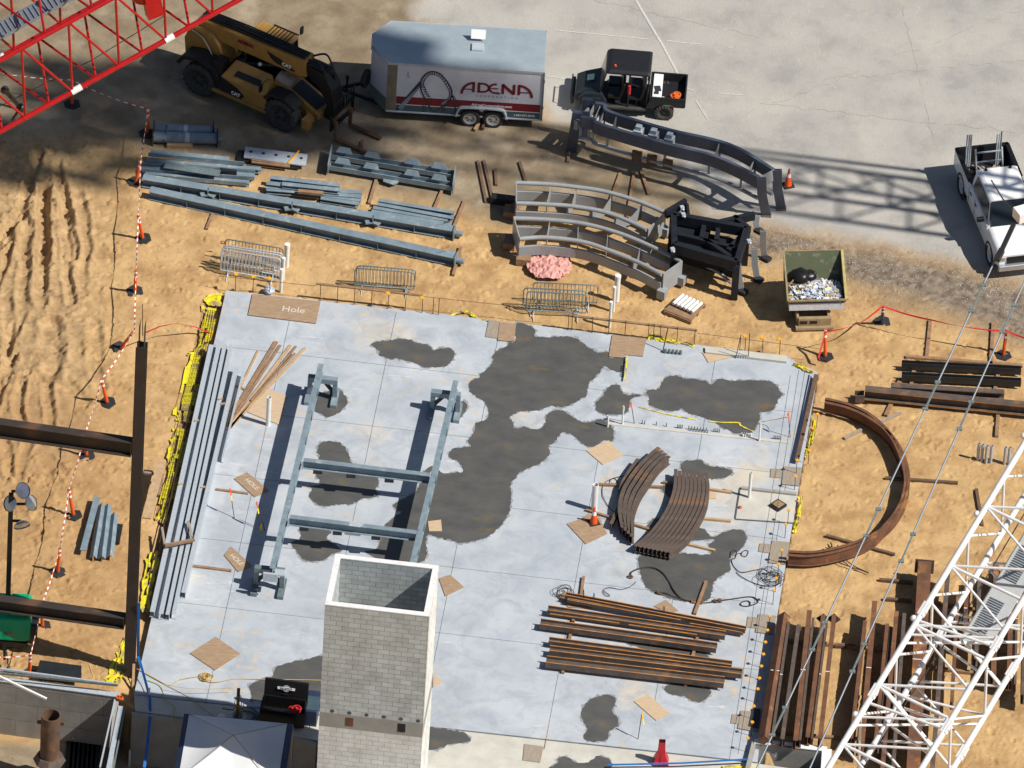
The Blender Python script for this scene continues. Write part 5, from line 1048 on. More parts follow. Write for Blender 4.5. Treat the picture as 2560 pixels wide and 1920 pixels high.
# yellow sheeting and mesh along the left slab edge
MT['dirt']=mat('dirt patch',(.33,.22,.12),(.26,.17,.09),5,.95)
def strip(lab,pts,mk='yellow',z=-.05,amp=.022,name='plastic_sheeting'):
    P=[G(x,y,z) for x,y in pts];b=M();n=len(P)//2;L_=cat(P[:n],5);R_=cat(P[n:][::-1],5);o=[];K_=10
    for p,q in zip(L_,R_):
        for j in range(K_):
            v=p.lerp(q,j/(K_-1))+Vector((random.uniform(-.03,.03)*(1+2*(j==0)),random.uniform(-.04,.04),random.uniform(-amp,amp)*.8));o.append(v)
    hole=lambda i,j:(math.sin(i*.9+j*1.7)+math.sin(i*.37-j*.8+2)+random.uniform(-.8,.8))>.75
    b.add(o,[(i*K_+j,i*K_+j+1,(i+1)*K_+j+1,(i+1)*K_+j) for i in range(len(L_)-1) for j in range(K_-1) if not(len(L_)>14 and hole(i,j))],True)
    ob=one(name,b,MT[mk],lab,'plastic sheeting');return ob
strip('muddy yellow plastic sheeting at the top left corner of the slab',[(516,738),(515,755),(518,765),(556,765),(552,745),(556,732)],amp=.04)
strip('upper length of yellow plastic sheeting along the left slab edge',[(508,764),(495,860),(478,880),(462,900),(440,1000),(436,1050),(474,1056),(490,1000),(510,900),(520,860),(530,840),(545,772)])
strip('middle length of yellow plastic sheeting along the left slab edge',[(432,1070),(424,1120),(418,1180),(400,1260),(392,1300),(412,1310),(430,1260),(452,1180),(462,1130),(474,1072)])
strip('lower length of yellow plastic sheeting near the tall column',[(368,1380),(362,1430),(352,1480),(348,1530),(372,1530),(380,1470),(394,1420),(402,1380)])
strip('torn yellow sheeting beside the foot of the tall column',[(308,1590),(290,1640),(270,1680),(262,1702),(300,1712),(308,1690),(312,1650),(314,1600)],amp=.04)
mesh_=M()
for i in range(6):
    f=i/5;pp=cat([G(515+f*28,775,.03),G(480+f*35,930,.03),G(445+f*33,1060,.03),G(432+f*30,1130,.03),G(392+f*28,1290,.03)],8);mesh_.tube(pp,.009,4)
for j in range(46):
    y=775+j*11.2;u=(y-775)/515;xl=515-u*122;mesh_.tube([G(xl-2,y,.035),G(xl+34,y+4,.035)],.008,4)
one('reinforcing_mesh',mesh_,MT['rebar'],'rusty welded wire mesh laid over the yellow sheeting left of the slab','wire mesh')
for i,(pts,) in enumerate([([(440,1180),(420,1270),(400,1345),(380,1440)],),([(430,1230),(405,1330),(385,1400)],),([(448,1220),(425,1310),(398,1400)],)]):
    one('rebar_rod',M().tube(cat([G(x,y,.08+.03*i) for x,y in pts],5),.022,5),MT['rebar'],['left','middle','right'][i]+' rod of the rusty rods lying beside the galvanised beams','steel rod','rusty rods by the slab edge')
strip('crumpled yellow sheeting at the slab top edge beside two plywood pieces',[(1128,784),(1165,776),(1185,795),(1222,806),(1222,800),(1190,790),(1170,779),(1130,790)][:8],amp=.02,z=.0)
strip('bright yellow sheeting below the rail at the slab top edge',[(1623,838),(1640,828),(1660,845),(1700,850),(1740,860),(1735,866),(1700,862),(1660,856),(1640,850),(1620,850)],z=.03,amp=.03)
strip('yellow sheeting strip at the top right corner of the slab',[(1982,912),(2000,922),(2030,935),(2036,928),(2005,914),(1988,906)],z=.03,amp=.05)
strip('narrow yellow sheeting strip along the upper right slab edge',[(2034,1045),(2026,1090),(2014,1130),(2008,1140),(2014,1142),(2022,1132),(2036,1092),(2044,1048)],z=-.03,amp=.03)
strip('yellow sheeting scrap by the recessed pad at the right slab edge',[(1998,1240),(1990,1290),(1984,1330),(1990,1332),(2000,1292),(2008,1242)],z=-.03,amp=.03)
strip('small bright yellow sheet at the bottom edge of the picture',[(1805,1912),(1850,1915),(1900,1918),(1905,1935),(1850,1932),(1810,1930)],z=.06,amp=.01)
# ================= edge rail, stakes and caps =================
def edge(f,a=(565,720),c=(1965,884)): return (a[0]+(c[0]-a[0])*f,a[1]+(c[1]-a[1])*f)
proto=None;zst=.02
xs=[588,632,674,800,843,885,928,970,1013,1055,1082,1096,1420,1429,1480,1521,1562,1620,1633,1650,1692,1735,1849,1862,1905,1948]
for i,x in enumerate(xs):
    y=724+(x-565)*.1172+ (0 if x<1700 else 2);p=G(x,y,zst)
    if proto is None:
        proto=thing('rebar_stake','thin rusty rebar stake standing along the slab top edge','rebar stake',(0,0,0),'rebar stakes along the top edge');part('rod',M().tube([(0,0,0),(0,0,.72)],.014,5),MT['rebar'],proto);st=proto
        st.location=p
    else: st=dup(proto,p)
for i,(x,y) in enumerate([(590,685),(633,691),(674,696),(970,733),(1055,744),(1862,840),(1905,844),(1948,848)]):
    q=G(x,y,.74);nm=one('safety_cap',M().box(q,.13,.13,.04,.5).cone(q-Vector((0,0,.07)),q,.035,.045,8),MT['cap'],'yellow safety cap on a rebar stake along the slab top edge','rebar cap','yellow caps along the top edge')
def rail(pts,lab,w=.09,h=.05,mk='wood'): return one('edge_rail',M().sweep([G(x,y,z) for x,y,z in pts],Rprof(h,w)),MT[mk],lab,'wooden rail')
rail([(790,709,.70),(1057,739,.70)],'brown wooden rail on stakes at the middle of the slab top edge')
rail([(1400,786,.62),(1743,826,.62)],'weathered wooden rail on stakes below the right crowd barriers')
b=M()
for a,c in(((545,690,.55),(790,715,.6)),((1057,741,.66),(1400,778,.66)),((1743,833,.62),(2050,872,.6))): b.tube([G(*a),G(*c)],.010,4)
one('string_line',b,MT['rebar'],'thin dark string line tying the rebar stakes along the slab top edge','string line')
# right edge stakes with orange caps
proto=None
RS=[(2047,1070),(2035,1105),(2026,1160),(1996,1185),(1992,1225),(1975,1310),(1968,1345),(1958,1410),(1950,1445),(1944,1480),(1938,1510),(1928,1575),(1922,1610),(1917,1640),(1912,1670),(1907,1700),(1902,1730),(1898,1757),(1888,1800),(1884,1840),(1873,1880)]
for i,(x,y) in enumerate(RS):
    p=G(x-6,y,.0)
    if proto is None:
        proto=thing('capped_stake','short rebar stake with an orange cap on the right slab edge','rebar stake',(0,0,0),'capped stakes along the right edge')
        part('rod',M().tube([(0,0,0),(0,0,.62)],.012,5),MT['rebar'],proto);part('cap',M().box((0,0,.63),.10,.10,.035,.4).cone((0,0,.56),(0,0,.62),.03,.04,8),MT['cap'],proto);proto.location=p
    else: dup(proto,p)
one('edge_form',M().bar(G(2040,938,.18),G(1992,1152,.18),.14,.10),MT['wooddk'],'brown timber form board along the upper right slab edge','form board')
one('steel_channel',M().bar(G(2028,935,.06),G(1985,1146,.06),.07,.04),MT['galv'],'pale metal strip inside the upper right slab edge','metal strip')
for i,(a,c) in enumerate([((1997,925),(1845,1885))]): one('string_line',M().tube([G(*a,.35),G(*c,.35)],.008,4),MT['ink'],'long thin dark string stretched down the right side of the slab','string line')
# conduit stub ups
stub=[];zz=[]
for (x,n,dx,zf,y,h) in [(1560,6,12,zD,0,0)]: pass
def stubs(pts,r,h,lab,zf,mk='pvcgrey'):
    pr0=None
    for x,y in pts:
        p=zf(x,y,0)
        if pr0 is None: pr0=one('conduit_stub',M().cone((0,0,0),(0,0,h),r,r,8),MT[mk],lab,'conduit stub',lab.split(' in ')[-1]);off=pr0.location.copy();pr0.location=p
        else: dup(pr0,p)
stubs([(795+i*34,222+i*3) for i in range(5)],.055,.16,'fat grey conduit stub in the row by the raised curb',zD,'galvdk')
stubs([(1430+i*22,268+i*1.5) for i in range(5)],.022,.18,'thin conduit stub in the row right of the broken plywood',zD)
stubs([(590,855),(612,858),(716,868),(806,880)]+[(905+i*14,893+i) for i in range(4)]+[(1005+i*13,905+(i%2)*16+i*1.4) for i in range(14)]+[(1230+i*16,925+i*2) for i in range(4)]+[(1765+i*15,990+i) for i in range(5)],.018,.16,'thin conduit stub in the long row across the slab',zD,'galvdk')
stubs([(428-i*1.5,350+i*17) for i in range(6)],.03,.14,'dark conduit stub in the row below the brown plywood',zD,'blacksteel')
stubs([(1480+i*20,960+i*2) for i in range(5)]+[(1490+i*20,972+i*2) for i in range(4)],.03,.12,'small white conduit stub in the cluster left of the thin white pipe',zD,'pvc')
one('wall_sill',M().bar(zD(290,850,.012),zD(1900,1020,.012),.14,.02),MT['conccream'],'pale grout strip under the long row of conduit stubs','grout strip')
for i,(a,tp_,zf) in enumerate([((520,850),(490,660),zD),((1910,975),(1893,755),zD),((95,350),(55,80),zE),((335,465),(302,200),zE),((950,1340),(985,1110),zG)]):
    p=zf(*a,0);h=1.05;q=zf(*tp_,h);t=thing('marker_stake',['thin marker stake with an orange top at the left of the stub row','thin marker stake with orange ribbon by the right slab edge','thin stake with orange and yellow ribbon by the upper chalked sheet','pair of thin stakes with yellow foot left of the long frame','thin stake with a yellow tag near the long plywood sheet'][i],'marker stake',p)
    part('rod',M().tube([p,q],.014,5),MT['rebar'],t);part('ribbon',M().bar(q,q+Vector((.05,-.1,-.22)),.05,.01).bar(q,q+Vector((-.02,0,-.12)),.04,.02),MT['orange'] if i<4 else MT['cap'],t)
    if i in(2,3,4): part('ribbon_tail',M().bar(q+Vector((.05,-.1,-.22)),q+Vector((.09,-.16,-.40)),.05,.01),MT['yellow'],t)
    if i==3: part('second_rod',M().tube([p+Vector((.16,0,0)),q+Vector((.06,0,-.25))],.012,5),MT['rebar'],t);part('foot_wrap',M().cone(p,p+Vector((.02,0,.3)),.05,.03,8),MT['yellow'],t)
one('tall_rod',M().tube([zD(775,205,0),zD(820,0,.98)],.02,5),MT['blacksteel'],'tall dark rod standing in the fat stub row','rod');one('tall_rod',M().tube([zD(1535,275,0),zD(1550,50,1.1)],.016,5),MT['rebar'],'tall dark rod standing at the right end of the thin stub row','rod')
one('tall_rod',M().tube([zD(1425,270,0),zD(1465,85,1.0)],.014,5),MT['rebar'],'tall dark rod leaning at the left end of the thin stub row','rod')
one('yellow_band',M().bar(zD(460,240,.12),zD(435,460,.12),.05,.03),MT['yellow'],'yellow tape strip over the dark stubs below the brown plywood','tape strip')
pts=[zD(565,703,.02),zD(800,765,.02),zD(1075,818,.02)];one('yellow_tape_line',M().sweep(cat(pts,6),Rprof(.008,.05)),MT['yellow'],'dusty yellow tape lying along the left of the stub row','tape strip')
pts=[zD(1190,832,.03),zD(1320,842,.03),zD(1450,845,.03),zD(1470,870,.03),zD(1585,925,.03)];one('yellow_tape_line',M().sweep(cat(pts,6),Rprof(.008,.06)),MT['yellow'],'bent bright yellow tape lying across the right puddle','tape strip')
one('yellow_tape_line',M().tube(cat([zD(1645,838,.1),zD(1780,815,.4),zD(1893,795,.8)],5),.014,4),MT['yellow'],'yellow tape stretched up to the marker stake at the right','tape strip')
# ================= long steel frame on trestles =================
zz=1.12
fr=thing('welded_steelwork','long grey steel ladder frame with two cross beams resting on trestles over the slab','steel frame',G(900,1200,0))
lb=(G(802,920,zz),G(680,1432,zz));rb2_=(G(1139,962,zz),G(1020,1462,zz))
for a,c in(lb,rb2_):
    part('side_beam',M().sweep([a,c],Iprof(.40,.19,.016,.012)),MT['steel'],fr);n=8;d=(c-a)
    for i in range(1,n+1):
        q=a+d*(i/(n+.4));part('stiffener',M().box(q,.205,.014,.36,-PHI-.05),MT['steel'],fr)
for a,c in(((757,1158),(1076,1196)),((722,1300),(1044,1340))):
    p,q=G(*a,zz+.02),G(*c,zz+.02);part('cross_beam',M().sweep([p,q],Iprof(.34,.2,.016,.012)),MT['steel'],fr);d=(q-p)
    for f in(.12,.38,.68): part('hanger_clip',M().bar(p+d*f+Vector((-.16,-.10,-.22)),p+d*f+Vector((.16,-.10,-.22)),.14,.10),MT['blacksteel'],fr)
    for f in (0,1): part('knuckle_plate',M().box(p+d*f+Vector((0,0,.0)),.05,.3,.36,-PHI),MT['galv'],fr)
part('splice_plate',M().box(G(882,1327,.86),.55,.10,.34,-PHI),MT['galv'],fr);part('joint_plate',M().prism([G(875,1303,zz+.2),G(898,1301,zz+.2),G(908,1310,zz+.2),G(900,1318,zz+.2),G(872,1314,zz+.2)][::-1],.01),MT['galv'],fr)
part('end_clevis',M().box(G(676,1443,1.0),.5,.10,.34,-PHI).box(G(700,1432,1.05),.35,.3,.06,-PHI),MT['galv'],fr)
for i,(x,y) in enumerate([(805,985),(1112,1022),(672,1462)]):
    c=G(x,y+8,0);t=thing('trestle',['grey steel trestle under the top end of the left frame beam','grey steel trestle under the top end of the right frame beam','grey steel trestle under the bottom end of the left frame beam'][i],'trestle',c,'steel trestles under the long frame')
    mk='steel' if i!=2 else 'galvdk'
    part('top_beam',M().bar(c-LA*.52+ZA*.80,c+LA*.52+ZA*.80,.22,.20),MT[mk],t)
    for s in(-1,1):
        part('leg',M().bar(c+LA*.44*s+ZA*.70,c+LA*.46*s+ZA*.06,.20,.16),MT[mk],t);part('base_beam',M().bar(c+LA*.46*s-DA*.55+ZA*.07,c+LA*.46*s+DA*.45+ZA*.07,.22,.14),MT[mk],t)
        part('brace',M().bar(c+LA*.42*s+ZA*.25,c+LA*.05*s+ZA*.74,.09,.12),MT['blacksteel'],t)
# ================= rusty steel on the slab =================
def ibeam(a,c,lab,zf=None,z=.2,h=.3,w=.18,mk='rust',roll=math.pi/2,grp=None,tf=.036,name='rusty_beam',cat_='beam'):
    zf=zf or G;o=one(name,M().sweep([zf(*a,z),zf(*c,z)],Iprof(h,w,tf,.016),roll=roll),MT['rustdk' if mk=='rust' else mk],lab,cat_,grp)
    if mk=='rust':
        o.data.materials.append(MT['rustlit'])
        for k_ in(1,5,7,11): o.data.polygons[k_].material_index=1  # flange tips coloured brighter than the web, as sunlit rusty edges
    return o
gr='rusty beams laid across the slab'
for a,c,z,h,w,lab in [((325,100),(1880,395),.30,0.19,0.19,'uppermost long rusty beam of the pile on the slab'),((340,140),(1320,315),.24,0.10,0.12,'thin rusty beam lying just below the uppermost one'),((1400,345),(1860,425),.18,0.10,0.14,'short rusty beam end at the right below the uppermost one'),
 ((170,222),(1705,445),.24,0.27,0.20,'second long rusty beam of the pile, counted from the top'),((190,265),(790,345),.30,0.05,0.09,'narrow flat bar on the left part of the second beam'),((870,360),(1460,445),.32,0.05,0.10,'narrow flat bar on the right part of the second beam'),
 ((105,342),(1630,552),.24,0.32,0.22,'third long rusty beam of the pile, counted from the top'),((180,492),(1760,700),.24,0.24,0.20,'fourth long rusty beam of the pile, counted from the top'),
 ((185,572),(1850,775),.26,0.29,0.22,'fifth long rusty beam of the pile, reaching farthest right'),((155,670),(1695,850),.26,0.37,0.24,'lowest wide rusty beam of the pile on the slab')]:
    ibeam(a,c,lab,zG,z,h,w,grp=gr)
for a,c,lab in [((480,-60),(455,130),'upright dunnage timber poking above the upper left beam ends'),((395,300),(300,770),'left dunnage timber under the rusty beams'),((1470,440),(1360,880),'right dunnage timber under the rusty beams'),((1540,-20),(1440,260),'dunnage timber beside the puddle above the rusty beams')]: timber(a,c,lab,'wood',.10,.10,0,zG,'dunnage_timber','timber')
b=M()
for i,(x,y) in enumerate([(480,90),(570,120),(1175,235)]): b.torus(zG(x,y,.32),(1,.1,0),.17,.012,14,4)
one('binding_wire',b,MT['sling'],'loops of dark binding wire round the uppermost rusty beam','wire')
# curved bundles
Lc=[(1005,258),(1000,400),(960,540),(880,680),(780,800),(675,885)];Rc=[(1248,288),(1265,400),(1250,540),(1190,680),(1090,830),(950,940)]
n=9
for i in range(n):
    f=i/(n-1);pts=[(a[0]*(1-f)+b_[0]*f,a[1]*(1-f)+b_[1]*f+(10*(i%2))*(k in(0,)) ) for k,(a,b_) in enumerate(zip(Lc,Rc))]
    one('curved_beam',M().sweep(cat([zC(x,y,.24) for x,y in pts],6),Iprof(.26,.125,.014,.012)),MT['rustdk'],['first','second','third','fourth','fifth (middle)','sixth','seventh','eighth','ninth'][i]+' beam from the left in the wide bundle of curved dark steel','curved beam','wide bundle of curved beams')
Lc=[(868,90),(740,205),(640,330),(575,450),(550,590),(575,740)];Rc=[(950,160),(860,240),(775,360),(700,480),(655,620),(650,815)]
for i in range(4):
    f=i/3;pts=[(a[0]*(1-f)+b_[0]*f,a[1]*(1-f)+b_[1]*f) for a,b_ in zip(Lc,Rc)]
    one('curved_beam',M().sweep(cat([zC(x,y,.28) for x,y in pts],6),Iprof(.34,.15,.016,.012)),MT['rustdk'],['leftmost','second','third','rightmost'][i]+' beam of the narrow curved bundle by the thick white pipe','curved beam','narrow bundle of curved beams')
one('curved_beam',M().sweep(cat([zC(x,y,.2) for x,y in[(700,170),(620,280),(560,400),(545,540),(480,700)]],6),Iprof(.22,.12,.016,.012)),MT['rustdk'],'short outlying curved beam at the left of the narrow bundle','curved beam','narrow bundle of curved beams')
for a,c,lab in [((375,362),(900,385),'upper dunnage timber under the narrow curved bundle'),((900,345),(975,352),'short timber stub left of the wide curved bundle'),((1275,400),(1462,428),'timber end right of the wide curved bundle, upper'),((1230,640),(1455,660),'timber end right of the wide curved bundle, middle'),((1090,845),(1325,900),'thick timber end at the lower right of the wide curved bundle'),((275,570),(815,735),'long dunnage timber running from the cone under the narrow bundle')]: timber(a,c,lab,'woodlt' if a[0]>900 else 'wood',.09,.09,0,zC,'dunnage_timber')
def loopwire(pts,zf,lab,r=.013,mk='sling',z=.03,name='wire_sling',cat_='cable'): return one(name,M().tube(cat([zf(x,y,z+.015*math.sin(i*2.3)) for i,(x,y) in enumerate(pts)],6),r,5),MT[mk],lab,cat_)
loopwire([(650,280),(500,310),(420,360),(410,440),(440,510),(490,575),(560,600)],zC,'thin black cable looping left of the narrow curved bundle')
loopwire([(470,345),(480,320),(510,315),(535,340),(520,355),(480,350)],zC,'small black cable ring above the upper dunnage timber')
loopwire([(640,1110),(650,1070),(740,1040),(830,1040),(900,1080),(950,1150),(990,1220),(1040,1280),(1100,1310)],zC,'long dark lifting sling curving across the lower puddle',.03)
loopwire([(860,1240),(920,1245),(990,1275),(1100,1305),(1160,1315),(1240,1325),(1340,1310),(1450,1295),(1600,1275),(1660,1290),(1670,1325),(1600,1350)],zC,'dark lifting chain with hooks running right from the puddle',.022)
loopwire([(1530,1335),(1550,1315),(1590,1308),(1612,1325),(1600,1350),(1550,1350),(1530,1335)],zC,'small dark cable coil at the end of the lifting chain',.02)
loopwire([(1450,960),(1460,905),(1500,905),(1490,960),(1460,970),(1480,1030),(1540,1075),(1640,1060),(1720,1050),(1790,1090),(1850,1130)],zC,'long loose black wire snaking down the right side of the slab',.014)
loopwire([(1540,930),(1560,900),(1595,905),(1580,945),(1545,940),(1530,920),(1480,940)],zC,'small wire coil at the top of the loose black wires',.013)
loopwire([(1500,1075),(1540,1110),(1610,1150),(1700,1180),(1800,1185),(1850,1160)],zC,'lower loose black wire reaching the right slab edge',.014)
b=M();rr=random.Random(2)
for i in range(9): b.torus(zC(1770+rr.uniform(-25,35),1110+rr.uniform(-30,30),.04+i*.01),(rr.uniform(-.4,.4),rr.uniform(-.4,.4),1),rr.uniform(.22,.42),.010,18,4)
one('wire_coil',b,MT['sling'],'tangled coil of black wire near the right slab edge','wire coil')
b=M()
for x,y in((640,1110),(870,1240),(1150,1312),(1210,1318),(1330,1308),(1365,1305)): b.torus(zC(x,y,.05),(.3,.2,1),.07,.03,10,5)
one('sling_hooks',b,MT['rust'],'rusty shackles and hooks on the lifting slings','shackles',kind='stuff')
loopwire([(410,1230),(440,1265),(470,1265),(420,1220),(470,1200),(560,1215),(640,1190),(685,1150)],zC,'thin grey wire curl above the rusty beam pile',.011)
b=M()
for i in range(7): b.torus(zG(285+rr.uniform(-30,50),60+rr.uniform(-22,22),.06),(rr.uniform(-.5,.5),rr.uniform(-.5,.5),1),rr.uniform(.15,.30),.010,14,4)
one('wire_coil',b,MT['sling'],'messy wire coil at the upper left end of the rusty beam pile','wire coil')
# ================= arc and steel at the right =================
arcp=[(2062,1008),(2120,1022),(2175,1048),(2222,1092),(2256,1145),(2270,1200),(2265,1245),(2250,1282),(2222,1318),(2178,1350),(2105,1378),(2030,1392),(1972,1390)]
for i,(dy,dx) in enumerate([(0,0),(9,-7)]):
    pts=[(x+dx*(1 if 3<k<9 else .2),y+dy*(1 if k<3 or k>8 else .3)) for k,(x,y) in enumerate(arcp)]
    one('arc_beam',M().sweep(cat([G(x,y,.26) for x,y in pts],6),Iprof(.44,.12,.018,.014)),MT['rust'],['outer','inner'][i]+' beam of the large rusty half circle lying right of the slab','curved beam','large rusty arc')
for a,c,lab,mk in [((555,1390),(720,1305),'pale pole under the upper left part of the arc','plygrey'),((845,1255),(1075,1155),'pale pole reaching out above the arc','plygrey')]: timber(a,c,lab,mk,.11,.10,GZ,zJ,'pole','timber')
for a,c,lab in [((1010,192),(1640,235),'round timber crossing under the right side of the arc'),((500,690),(1095,855),'round timber crossing under the lower part of the arc'),((960,1070),(1255,1095),'short timber below the arc, upper of two'),((1000,1235),(1240,1255),'short timber below the arc, lower of two'),((575,1640),(750,1645),'short timber between the rusty pile and its neighbour'),((1800,290),(1850,600),'upright timber left of the white boom')]: timber(a,c,lab,'wooddk',.11,.11,GZ,zK,'dunnage_timber')
loopwire([(495,790),(530,800),(550,770),(540,750),(560,800)],zK,'black cord curl inside the lower end of the arc',.02,z=0);loopwire([(600,770),(640,860),(700,920),(760,960),(870,1010),(800,985),(720,960),(580,910)],zK,'black cord trailing below the lower end of the arc',.02,z=0)
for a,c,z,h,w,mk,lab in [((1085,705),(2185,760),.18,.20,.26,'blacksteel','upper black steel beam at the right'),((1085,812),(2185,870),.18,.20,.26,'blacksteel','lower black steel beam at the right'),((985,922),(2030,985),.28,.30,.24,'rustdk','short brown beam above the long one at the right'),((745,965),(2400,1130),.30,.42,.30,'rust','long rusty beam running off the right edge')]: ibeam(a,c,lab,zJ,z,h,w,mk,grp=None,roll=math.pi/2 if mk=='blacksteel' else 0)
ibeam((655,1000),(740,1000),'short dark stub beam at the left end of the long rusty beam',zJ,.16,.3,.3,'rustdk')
for a,c,lab in [((1350,300),(1315,640),'tall leaning timber under the red tape'),((1930,320),(1905,710),'right timber standing proud above the black beams'),((1120,635),(2200,720),'pale board behind the upper black beam'),((1085,840),(1040,905),'timber stub left below the lower black beam'),((1200,750),(1170,910),'left dunnage timber under the black beams'),((1975,790),(1945,940),'right dunnage timber under the black beams'),((1000,1050),(935,1180),'timber end below the long rusty beam, left'),((1985,1000),(1960,1370),'timber end below the long rusty beam, right')]: timber(a,c,lab,'wood',.13,.12,GZ,zJ,'dunnage_timber')
# depth-running piles
for a,c,w,h,z,mk,lab,cp in [((315,200),(160,1170),.30,.30,.25,'rust','leftmost rusty box section with a diamond shaped end',1),((430,290),(300,1195),.14,.40,.25,'rustdk','narrow dull beam second from the left in the right pile',0),((515,180),(405,1210),.17,.44,.30,'rust','tall rusty beam third from the left in the right pile',0),((625,215),(500,1180),.15,.40,.28,'rust','rusty beam fourth from the left with a tilted end plate',1),((710,215),(598,1190),.15,.40,.28,'rust','rusty beam fifth from the left with a tilted end plate',1),
 ((955,260),(845,1190),.13,.40,.28,'rust','narrow rusty beam left in the second pile'),((1030,110),(925,1260),.18,.46,.32,'rust','longest rusty beam of the second pile'),((1130,280),(1035,1240),.13,.36,.24,'rust','rusty beam right of the longest in the second pile'),((1203,185),(1085,1500),.15,.40,.28,'rust','rusty beam just left of the big box section'),((1265,200),(1170,1500),.13,.40,.26,'rustdk','dull beam touching the big box section'),
 ((1425,-200),(1330,1500),.46,.50,.30,'rust','widest brown box section behind the white boom'),((1610,-260),(1480,1500),.16,.44,.28,'rustdk','dull grey beam right of the widest box section'),((1760,-60),(1740,420),.15,.40,.26,'rust','rusty beam between the chords of the white boom'),
 ((1990,-200),(1968,700),.18,.44,.28,'rust','rusty beam left in the far right pile'),((2115,-250),(2090,740),.17,.44,.30,'rust','rusty beam middle in the far right pile'),((2225,-220),(2205,850),.17,.44,.30,'rustdk','dull beam at the right edge in the far right pile'),((2030,-60),(2005,640),.07,.30,.2,'rustdk','thin dark strip beside the far right pile')]if False else []: pass
PL=[((315,200),(160,1170),.30,.30,.25,'rust','leftmost rusty box section with a diamond shaped end'),((430,290),(300,1195),.14,.40,.25,'rustdk','narrow dull beam second from the left in the right pile'),((515,180),(405,1210),.17,.44,.30,'rust','tall rusty beam third from the left in the right pile'),((625,215),(500,1180),.15,.40,.28,'rust','rusty beam fourth from the left with a tilted end plate'),((710,215),(598,1190),.15,.40,.28,'rust','rusty beam fifth from the left with a tilted end plate'),
 ((955,260),(845,1190),.13,.40,.28,'rust','narrow rusty beam at the left of the second pile'),((1030,110),(925,1260),.18,.46,.32,'rust','longest rusty beam of the second pile'),((1130,280),(1035,1240),.13,.36,.24,'rust','rusty beam right of the longest in the second pile'),((1203,185),(1085,1500),.15,.40,.28,'rust','rusty beam just left of the dull one in the second pile'),((1265,200),(1170,1500),.13,.40,.26,'rustdk','dull beam beside the widest box section'),
 ((1425,-200),(1330,1500),.46,.50,.30,'rust','widest brown box section behind the white boom'),((1610,-150),(1480,1500),.16,.44,.28,'rustdk','dull beam right of the widest box section'),((1760,-60),(1740,420),.15,.40,.26,'rust','rusty beam seen between the chords of the white boom'),
 ((1990,-200),(1968,700),.18,.44,.28,'rust','rusty beam at the left of the far right pile'),((2115,-250),(2090,740),.17,.44,.30,'rust','rusty beam in the middle of the far right pile'),((2225,-220),(2205,850),.17,.44,.30,'rustdk','dull beam at the right edge of the picture in the far right pile'),
 ((352,262),(222,1172),.10,.34,.2,'rustdk','dark beam tight beside the leftmost diamond ended one'),((545,232),(440,1200),.09,.36,.24,'rustdk','dark beam tight beside the third in the right pile'),((655,240),(535,1185),.07,.30,.2,'rustdk','thin dark beam between the two with tilted plates'),
 ((1160,300),(1060,1300),.08,.30,.2,'rustdk','thin dark beam right of the longest in the second pile'),((1690,40),(1640,900),.12,.36,.26,'rust','rusty beam under the upper part of the white boom'),((1860,-120),(1830,560),.14,.36,.26,'rustdk','dull beam under the upper right of the white boom'),((2160,-200),(2140,760),.08,.36,.24,'rustdk','thin dark beam beside the middle one of the far right pile')]
for i,(a,c,w,h,z,mk,lab) in enumerate(PL):
    z+=.22;p,q=zL(*a,z),zL(*c,z);t=thing('rusty_beam',lab,'beam',q,'depth-running rusty beams')
    part('beam_body',M().sweep([p,q],Iprof(h,w,.022,.02) if w<.28 else Rprof(h,w),roll=.78 if i==0 else 0),MT[mk],t)
    if i in(0,3,4,10): part('end_plate',M().bar(p,p+(p-q).normalized()*.03,.34 if w<.4 else .66,.34 if w<.4 else .6,roll=.78 if i<10 else 0),MT['rustdk'],t)
    if i%2==0: m_=p.lerp(q,.46);d=(q-p).normalized();part('chalk_mark',M().bar(m_+ZA*(h/2+.004),m_+ZA*(h/2+.004)+d*.03,w*.98,.004),MT['tape'],t)
for a,c,lab in [((300,380),(880,430),'upper dunnage timber under the right pile'),((230,1110),(760,1155),'lower dunnage timber under the right pile'),((820,430),(1500,500),'upper dunnage timber under the second pile'),((780,1150),(1260,1200),'lower dunnage timber under the second pile'),((1420,70),(1910,155),'upper dunnage timber under the white boom'),((1430,590),(1900,650),'middle dunnage timber under the white boom'),((1900,480),(2240,520),'dunnage timber under the far right pile')]: timber(a,c,lab,'wood',.12,.10,GZ,zL,'dunnage_timber')
# grey upright tubes at the right edge
for i,(x,y) in enumerate([(1785,1590),(1820,1600),(1860,1612),(1903,1612),(2030,1625),(2068,1628)]):
    p=zJ(x,y,GZ);pipe(p,.78,.055,'grey upright tube, number %s of the row left of the white boom top'%['one','two','three','four','five','six'][i] if False else ['leftmost grey upright tube of the four right of the arc','second grey upright tube of the four right of the arc','third grey upright tube of the four right of the arc','rightmost grey upright tube of the four right of the arc','left grey upright tube against the white boom','right grey upright tube against the white boom'][i],'grey upright tubes','pvcgrey')
